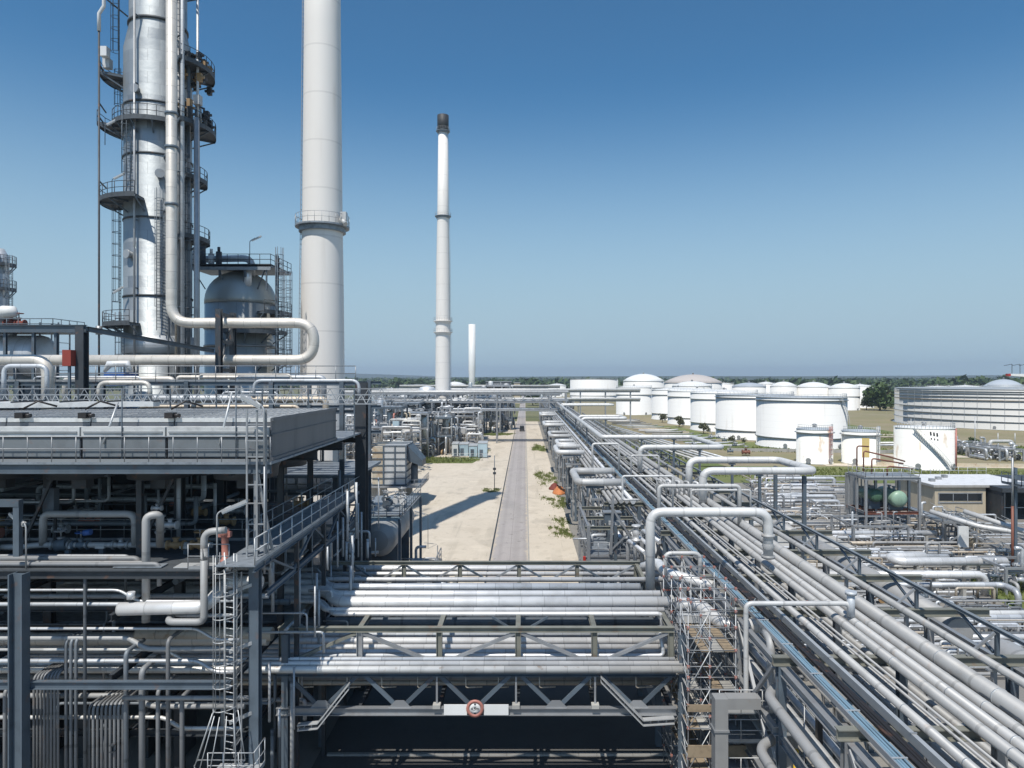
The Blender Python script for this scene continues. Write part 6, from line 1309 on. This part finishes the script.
# tower crane arm at the far right edge
Yc_ = 380; t = thing('crane', 'tip of a white crane jib at the right edge above the trees', 'crane', (PX(1040,Yc_),Yc_,0)); z = PZ(376,Yc_)
part(MB().quadbox([(PX(1008,Yc_),Yc_-1,z+.3),(PX(1070,Yc_),Yc_-1,z-2.6),(PX(1070,Yc_),Yc_+1,z-2.6),(PX(1008,Yc_),Yc_+1,z+.3),(PX(1008,Yc_),Yc_-1,z+1.2),(PX(1070,Yc_),Yc_-1,z+1.2),(PX(1070,Yc_),Yc_+1,z+1.2),(PX(1008,Yc_),Yc_+1,z+1.2)]), 'jib', 'white', t)
part(MB().box(PX(1008,Yc_)-.6,PX(1009.5,Yc_),Yc_-1.1,Yc_+1.1,z-.1,z+1.3), 'jib_tip', 'red', t); part(MB().bar((PX(1040,Yc_),Yc_,0),(PX(1040,Yc_),Yc_,z),2.4), 'mast', 'white', t); mb = MB()
for px in (1004,1012,1019): mb.bar((PX(px,Yc_),Yc_,z+5.8),(PX(px+8,Yc_),Yc_,z+6.6),.3); mb.bar((PX(px+8,Yc_),Yc_,z+1.2),(PX(px+8,Yc_),Yc_,z+6.6),.25)
part(mb, 'winch_frame', 'steel', t)

# ------------------------------------------------------------------ middle left yard
YX = 112.0; ex0, ex1, ez0, ez1 = PX(371,YX), PX(406,YX), 3.2, 9.9
t = thing('exchanger_box', 'big boxy cooler casing with white and rusty panels on concrete legs', 'heat exchanger', ((ex0+ex1)/2,115,0)); xm = PX(383.5,YX)
part(MB().quadbox([(xm,YX,ez0+.3),(ex1,YX,ez0+.3),(ex1,YX+7.5,ez0+.3),(xm,YX+7.5,ez0+.3),(xm,YX,ez1),(ex1,YX,ez1),(ex1,YX+7.5,ez1),(xm,YX+7.5,ez1)]), 'pale_panels', 'panel', t)
part(MB().box(ex0+.2,xm,YX+.02,YX+7.5,ez0+.3,ez1-.3), 'rusty_panels', 'rustpanel', t)
mb = MB()
for k in range(7): z = ez0+.3+(ez1-ez0-.3)*k/6; mb.box(ex0,ex1+.06,YX-.12,YX-.003,z-.07,z+.07).box(ex1+.003,ex1+.12,YX,YX+7.5,z-.07,z+.07)
for px in (371,383.5,395,406): x = PX(px,YX); mb.box(x-.1,x+.1,YX-.2,YX-.125,ez0,ez1+.05)
for y in (YX+2.4,YX+4.9): mb.box(ex0,ex1,y-.1,y+.1,ez1+.002,ez1+.15)
part(mb, 'stiffeners', 'steel', t); part(MB().box(ex0-.6,ex1+2.6,YX-.9,YX+8,ez0-.1,ez0+.12), 'base_platform', 'galv', t); rail(t, [(ex1+2.6,YX+8,ez0+.12),(ex1+2.6,YX-.9,ez0+.12),(ex1+.4,YX-.9,ez0+.12)], 'galv', 1.1, 1.2, .04)
for (x, y) in ((ex0+.6,YX+.5),(ex1-.7,YX+.5),(ex0+.6,YX+7),(ex1-.7,YX+7)): part(MB().box(x-.55,x+.55,y-.5,y+.5,0,ez0-.1), 'leg', 'concrete', t)
part(MB().lathe((ex1+.9,YX+3,ez0), [(.6,.1),(.6,3.0),(.4,3.6)],16), 'fan_drive', 'steel', t)
part(MB().quadbox([(ex1+.1,YX+1,ez1-2.6),(ex1+2.4,YX+1.5,ez1-3.6),(ex1+2.4,YX+6,ez1-3.6),(ex1+.1,YX+6.5,ez1-2.6),(ex1+.1,YX+1,ez1-.1),(ex1+2.4,YX+1.5,ez1-2.6),(ex1+2.4,YX+6,ez1-2.6),(ex1+.1,YX+6.5,ez1-.1)]), 'air_hood', 'steel', t)
vessel_h((-12.9,60.5,6.7),(-12.9,70.5,6.7),1.5,'grey horizontal drum lying beside the dark tall column','greypipe','steel',0)
t = thing('drum_frame', 'blue grey frame with railing above the grey drum', 'steel frame', (-13.4,62,0))
for xx in (-15.6,-11.0):
    for yy in (60,66,72): part(MB().bar((xx,yy,0),(xx,yy,8.6),.24), 'post', 'steel', t)
part(MB().ibeam((-15.6,60,8.6),(-11,60,8.6),.3,.2), 'beam', 'ltblue', t); part(MB().box(-15.6,-11,62,72,8.5,8.6), 'deck', 'grating', t); rail(t, [(-15.6,60,8.7),(-11,60,8.7),(-11,72,8.7)], 'steel', 1.1, 1.2, .035)
pipe([(-15.4,59.6,10.6),(-15.4,59.6,5.6),(-12.8,59.6,5.8)], .13, 'pale pipe dropping down in front of the grey drum', 'whitepipe', .5)
for k in range(9): valve((-15+.42*k,62+rnd.uniform(0,6),9.2),(0,1,0),rnd.uniform(.14,.24),'valve standing on the frame above the grey drum',rnd.choice(['galv','brown','steel','panel','bluepaint']),group='valves above the grey drum')
skid('pump_skid','grey pump skid right of the drum at the yard edge',-11.6,-8.6,62,70,2.4,1,72,npipe=24,rails=True,tr=.13)
x, y, z = P(428,535,84); lamp((x,y,0), 4.2, pi*.9, 'curved lamp pole on the sand right of the drum', 1.2, 'steel', up=.2)
skid('furnace_frame','lattice frame full of pipes behind the cooler deck corner',-25,-15.5,56,64,15.5,4,73,npipe=40,tr=.13,post='steel')
skid('furnace_frame','second pipe frame behind the first one, left of the panelled casing',-36,-25,78,86,14.5,4,74,npipe=36,tr=.15,post='galv')
# long module list for the process area: x range in px at the base line, base y, top y
mods = [(372,402,462,408,3,3,('salmon','galv','alu','rustpanel'),'pipe module with red brown pipes behind the panelled casing'),
        (398,428,458,414,3,2,('alu','galv','greypipe','ltblue'),'grey pipe module just right of the red brown one'),
        (424,452,455,418,2,2,('alu','alu_dull','brown','panel'),'low module with brown drums in front of the slender chimney'),
        (356,386,452,402,3,3,('ltblue','alu','galv','panel'),'pale blue module beside the dark tall column'),
        (384,420,447,404,3,2,('alu','galv','alu_dull','whitepipe'),'module with silver pipes left of the slender chimney'),
        (418,446,444,402,3,2,('rustpanel','galv','alu','greypipe'),'module with stained pipes at the chimney foot'),
        (444,478,441,404,3,2,('alu','galv','whitepipe','greypipe'),'module with white pipes right of the chimney foot'),
        (470,500,433,398,3,2,('galv','alu','darkpipe','greypipe'),'steel module left of the road below the cross rack'),
        (496,512,430,400,3,1,('galv','alu','darkpipe','steel'),'narrow steel module nearest the road below the cross rack'),
        (370,410,436,398,3,2,('alu','galv','greypipe','panel'),'distant module at the left below the cross rack'),
        (410,440,433,396,3,1,('alu','galv','greypipe','panel'),'distant module in the middle below the cross rack')]
for i, (a, b, yb, yt, lev, vs, mts, lb) in enumerate(mods):
    Y = GY(yb); x0, x1 = PX(a,Y), PX(b,Y); skid('process_module', lb, x0, x1, Y, Y+min(14,(x1-x0)), PZ(yt,Y), lev, 100+i, mts, 46, vess=vs, group='process modules left of the road', tr=.12+Y/2200, post='galv' if i % 2 else 'steel', cat='process unit')
fm = [(446,466,424,394,'far grey block left of the plain flue'),(466,486,421,388,'far module below the plain white flue'),(486,510,420,386,'far block with rounded roofs left of the road end'),(540,552,421,398,'far module right of the road'),(552,572,418,400,'far module under the wide flat tank'),(400,425,415,388,'far pale building like module left of the chimney'),(372,396,414,390,'far module at the left horizon')]
for i, (a, b, yb, yt, lb) in enumerate(fm):
    Y = GY(yb); x0, x1 = PX(a,Y), PX(b,Y); skid('process_module', lb, x0, x1, Y, Y+14, PZ(yt,Y), 3, 140+i, ('alu','galv','greypipe','panel'), 40, vess=3, group='distant process modules', tr=.32, cat='process unit')
for i, (a, b, yb, yt, mt, lb) in enumerate(((402,411,398,385.5,'panel','far white block building, left one'),(414,424,398,385,'beige','far pinkish block building beside the white one'),(426,432,398,386,'panel','far white block building, right one'),(366,388,399,389,'panel','long low white building far left of the chimney'),(514,520,396,383,'beige','small pale tower building at the road end'),(486,511,396,382,'box_side','wide dark roofed hall near the road end'))):
    Y = 560; x0, x1 = PX(a,Y), PX(b,Y); h = PZ(yt,Y); t = thing('far_building', lb, 'building', ((x0+x1)/2,Y,0), 'distant buildings'); part(MB().box(x0,x1,Y,Y+12,0,h), 'wall', mt, t); part(MB().box(x0-.4,x1+.4,Y-.4,Y+12.4,h,h+.6), 'roof', 'galv', t)
    for k in range(3): part(MB().box(x0+(x1-x0)*(k+.25)/3,x0+(x1-x0)*(k+.75)/3,Y-.08,Y-.02,h*.55,h*.8), 'window', 'glass', t)
tgs = {q: MB() for q in ('alu','galv','whitepipe','alu_stain','darkpipe','ltblue')}; tv = MB()
for k in range(1000):
    Y = 150+rnd.random()**1.2*145; xl = -.30*Y-8; xr = -.062*Y-.5 if Y > 192 else -.15*Y-1; x = rnd.uniform(xl, xr); z = rnd.uniform(.6,13)*(.5+.5*min(1,Y/220)); L = rnd.uniform(1.5,8); r = rnd.uniform(.09,.34); q = rnd.random()
    if q < .5: pts = [(x,Y,max(.1,z-rnd.uniform(1,5))),(x,Y,z),(min(x+L,xr+.5),Y,z),(min(x+L,xr+.5),Y,max(.1,z-rnd.uniform(.5,4)))]
    elif q < .8: pts = [(x,Y,.1),(x,Y,z+1),(x+rnd.uniform(-1.5,1.5),Y+rnd.uniform(-1,1),z+1)]
    else: pts = [(x,Y,z),(min(x+2*L,xr+.5),Y,z)]
    tgs[rnd.choice(['alu','galv','galv','whitepipe','alu_stain','darkpipe','alu'])].tube(bend(pts, .4, 3), r, 6)
    if k % 3 == 0: tgs[rnd.choice(['galv','ltblue','alu_stain','whitepipe','darkpipe'])].box(x,x+rnd.uniform(.5,2.2),Y+1.5,Y+3,max(0,z-rnd.uniform(.6,2)),z)
for q, nm in (('alu','silver'),('galv','galvanised'),('whitepipe','white'),('alu_stain','stained'),('darkpipe','dark'),('ltblue','pale blue')): tag(tgs[q].build('process_pipework',q), 'dense %s pipework and boxes of the process area left of the road' % nm, 'pipework', None, 'stuff')
# pale blue cabins, mounds, fence
for k, (a, b, yb, hh, mt) in enumerate(((452,458,457,3.4,'panel'),(459,468,456.5,3.2,'ltblue'),(469,477,457.5,3.0,'ltblue'),(478,487,458,3.8,'ltblue'))):
    Y = GY(yb); x0, x1 = PX(a,Y), PX(b,Y); t = thing('cabin', ['narrow pale cabin left of the pale blue cabins','first pale blue cabin beside the grass strip','middle pale blue cabin with a sloping roof','tallest pale blue cabin at the yard corner'][k], 'cabin', ((x0+x1)/2,Y,0), 'cabins by the sandy yard')
    part(MB().box(x0,x1,Y,Y+3.4,.2,hh), 'wall', mt, t); part(MB().quadbox([(x0-.1,Y-.1,hh),(x1+.1,Y-.1,hh),(x1+.1,Y+3.5,hh+.3),(x0-.1,Y+3.5,hh+.3),(x0-.1,Y-.1,hh+.12),(x1+.1,Y-.1,hh+.12),(x1+.1,Y+3.5,hh+.42),(x0-.1,Y+3.5,hh+.42)]), 'roof', 'galv_lt', t); part(MB().box(x0+.4,x0+1.3,Y-.05,Y-.01,.3,2.2), 'door', 'steel', t); part(MB().box(x0,x1,Y+.1,Y+3.3,0,.2), 'base', 'steel_dark', t)
t = thing('steel_fence', 'low pale railing in front of the blue cabins', 'railing', (PX(465,178),178,0)); rail(t, [(PX(448,178),178,0),(PX(488,178),178,0)], 'galv_lt', 1.3, 1.6, .05)
def mound(cx, cy, rx, ry, h, label, mat, name, seed):
    rn = random.Random(seed); mb = MB(); n = 22; rg = []
    for r, z in ((1,-.05),(.86,.22),(.62,.6),(.34,.9),(.1,1.0)):
        rg.append([(cx+rx*r*(1+.16*rn.uniform(-1,1))*cos(2*pi*k/n), cy+ry*r*(1+.16*rn.uniform(-1,1))*sin(2*pi*k/n), h*(z+(.05*rn.uniform(-1,1) if z > 0 else 0))) for k in range(n)])
    return tag(mb.rings(rg, n, True).build(name, mat), label, 'heap')
mound(PX(470,190),196,3.2,4,3.4,'heap of dark grey gravel behind the blue cabins','gravel','gravel_heap',1); mound(PX(463,255),258,4.6,5,4.4,'white tarpaulin covered heap below the cross rack','tarp','covered_heap',2)
mound(6.3,124.5,1.3,1.9,1.3,'orange tarpaulin covered heap on the verge by the rack','orange','covered_heap',3); mound(5.6,129,1.1,1.5,1.15,'dark red covered heap behind the orange one','darkred','covered_heap',4)
x, y = PX(494.5,127), 127.0; t = thing('signal_post', 'thin post with two small lamps standing on the sandy yard', 'post', (x,y,0)); part(MB().cyl((x,y,0),(x,y,6.6),.07,8), 'post', 'steel', t)
for z in (3.1,3.9): part(MB().box(x-.28,x+.28,y-.2,y+.2,z,z+.4), 'lamp_head', 'steel_dark', t)
part(MB().box(x-.35,x+.35,y-.35,y+.35,0,.12), 'base', 'concrete', t)
# small red van on the road
Y = 268; x = -1.2; t = thing('van', 'tiny dark van on the road under the cross rack', 'van', (x,Y,0)); part(MB().box(x-.95,x+.95,Y,Y+4.4,.45,1.25).box(x-.85,x+.85,Y+.1,Y+3.2,1.25,2.1), 'body', 'steel_dark', t); part(MB().box(x-.75,x+.75,Y+.06,Y+.095,1.35,1.95), 'rear_window', 'glass', t)
for dx in (-.8,.8):
    for dy in (.9,3.5): part(MB().cyl((x+dx-.1,Y+dy,.35),(x+dx+.1,Y+dy,.35),.35,12), 'wheel', 'black', t)
# cross rack far down the road
t = thing('cross_rack', 'distant high pipe rack crossing the road from left to right', 'pipe rack', (-20,222,0))
for px in (362,384,406,428,452,474,497,549,566):
    for yy in (220,226): part(MB().bar((PX(px,222),yy,0),(PX(px,222),yy,16),.45), 'column', 'galv', t)
for z in (15.9,13.2,10.6):
    for yy in (220,226): part(MB().bar((-62,yy,z),(12,yy,z),.35,.5), 'beam', 'galv', t)
mb = MB(); x = -62
while x < 10: mb.bar((x,219.9,13.3),(x+3,219.9,15.8),.2).bar((x+3,219.9,15.8),(x+6,219.9,13.3),.2); x += 6
part(mb, 'lacing', 'galv', t)
for i, (yy, z, r, mt) in enumerate(((220.5,16.5,.36,'whitepipe'),(221.8,16.45,.3,'alu'),(223.2,16.6,.4,'whitepipe'),(225,16.5,.3,'alu_dull'),(220.6,13.7,.32,'alu'),(222.4,13.7,.28,'greypipe'),(224.4,13.8,.36,'alu_dull'),(221,11.0,.3,'alu'),(223.5,11,.3,'greypipe'))):
    pipe([(-66,yy,z),(11 if i % 2 else 14,yy,z)], r, 'pipe on the %s level of the far cross rack, %s from the front' % (('top','middle','lowest')[0 if i < 4 else 1 if i < 7 else 2], ORD[i if i < 4 else i-4 if i < 7 else i-7]), mt, n=10, group='pipes on the far cross rack')
for i, (Y, za, px0, px1) in enumerate(((300,15,380,640),(360,16,400,560))):
    t = thing('cross_rack', ['second cross rack seen behind the first','third and faintest cross rack near the road end'][i], 'pipe rack', (0,Y,0)); xa, xb = PX(px0,Y), PX(px1,Y); k = 0; x = xa
    while x <= xb:
        if not -6 < x < 3: part(MB().bar((x,Y,0),(x,Y,za),.6), 'column', 'galv', t)
        x += 11
    for z in (za, za-4): part(MB().bar((xa,Y,z),(xb,Y,z),.5,.7), 'beam', 'galv', t); part(MB().cyl((xa,Y-1,z+.9),(xb,Y-1,z+.9),.5,8), 'pipe', 'whitepipe', t)
# small stanchion frames along the left foot of the right rack
for k in range(7):
    y = [100,112,124,138,154,172,196][k]; t = thing('foot_frame', 'low frame at the left foot of the rack, %s from the front' % ORD[k], 'steel frame', (8,y,0), 'low frames along the verge'); 
    for dx in (7.0,8.6): part(MB().bar((dx,y,0),(dx,y,6.5),.2), 'post', 'galv', t); part(MB().bar((dx,y+3,0),(dx,y+3,6.5),.2), 'post', 'steel', t)
    for z in (3,6.5): part(MB().bar((6.8,y,z),(8.8,y,z),.22), 'beam', 'galv_lt', t); part(MB().bar((6.8,y+3,z),(8.8,y+3,z),.22), 'beam', 'galv', t)
    part(MB().box(6.8,8.8,y,y+3,6.62,6.7), 'deck', 'grating', t)

# ------------------------------------------------------------------ air, sky, sun, camera
EL, AZ = 60.0, 19.0
hz = MB().box(-2900,3400,-150,8300,-1.2,135).build('haze', M['tarp']); hz['kind'] = 'stuff'; hz['label'] = 'thin summer haze over the whole plain'; hz['category'] = 'haze'
hm = bpy.data.materials.new('haze_air'); hm.use_nodes = True; nt = hm.node_tree; nt.nodes.clear()
out = nt.nodes.new('ShaderNodeOutputMaterial'); pv = nt.nodes.new('ShaderNodeVolumePrincipled'); pv.inputs['Color'].default_value = (.72,.84,1,1); pv.inputs['Density'].default_value = HAZE; pv.inputs['Anisotropy'].default_value = .2
nt.links.new(pv.outputs[0], out.inputs['Volume']); hz.data.materials.clear(); hz.data.materials.append(hm)
if HAZE <= 0: bpy.data.objects.remove(hz)
W = bpy.data.worlds.new('World'); S.world = W; W.use_nodes = True; nt = W.node_tree
sk = nt.nodes.new('ShaderNodeTexSky'); sk.sky_type = 'NISHITA'; sk.sun_disc = False; sk.sun_elevation = radians(EL); sk.sun_rotation = radians(180+AZ); sk.air_density = 1.25; sk.dust_density = .35; sk.ozone_density = 2.2; sk.altitude = 50
sk.air_density = 1; sk.dust_density = 0; sk.ozone_density = 8
gain = mixc(nt, 1.0, sk.outputs[0], (.70, 1.10, 1.10), 'MULTIPLY')
tc = nt.nodes.new('ShaderNodeTexCoord'); sz_ = nt.nodes.new('ShaderNodeSeparateXYZ'); nt.links.new(tc.outputs['Generated'], sz_.inputs[0])
wv = mathn(nt, 'SUBTRACT', 1.0, ramp(nt, sz_.outputs[2], .03, .41))
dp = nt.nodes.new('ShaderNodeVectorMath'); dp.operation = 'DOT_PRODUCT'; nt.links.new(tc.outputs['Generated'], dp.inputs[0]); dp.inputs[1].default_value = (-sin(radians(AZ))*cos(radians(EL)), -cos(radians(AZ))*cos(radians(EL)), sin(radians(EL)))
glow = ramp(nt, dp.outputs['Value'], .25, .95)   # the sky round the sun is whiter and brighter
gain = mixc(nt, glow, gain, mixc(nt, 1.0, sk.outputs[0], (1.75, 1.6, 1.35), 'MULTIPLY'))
skc = mixc(nt, wv, gain, (3.95, 5.45, 6.45))      # pale summer haze thickening towards the horizon
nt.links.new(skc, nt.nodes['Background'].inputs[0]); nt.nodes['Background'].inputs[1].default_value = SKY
sd = bpy.data.lights.new('sun', 'SUN'); sd.energy = SUN; sd.angle = radians(.53); sd.color = (1, .955, .88); so = bpy.data.objects.new('sun', sd); COL.objects.link(so)
d = Vector((sin(radians(AZ))*cos(radians(EL)), cos(radians(AZ))*cos(radians(EL)), -sin(radians(EL)))); so.rotation_euler = d.to_track_quat('-Z', 'Y').to_euler(); so.location = (0,0,150)
cd = bpy.data.cameras.new('camera'); cam = bpy.data.objects.new('camera', cd); COL.objects.link(cam); S.camera = cam
cam.location = (0,0,H); cam.rotation_euler = (pi/2,0,0); cd.sensor_width = 36; cd.lens = 36*F/1024; cd.shift_x = -13/1024; cd.shift_y = -6/1024; cd.clip_end = 20000; cd.clip_start = .5
S.view_settings.view_transform = 'Standard'; S.view_settings.look = 'None'; S.view_settings.exposure = EXPO; S.view_settings.gamma = 1
S.render.engine = 'CYCLES'
for l, n, g in LABELS:
    if not 4 <= len(l.replace(',',' ').split()) <= 16: print('LABELLEN', n, l)
from collections import Counter
for l, c in Counter((l) for l, n, g in LABELS if not g).items():
    if c > 1: print('DUPLABEL', c, l)
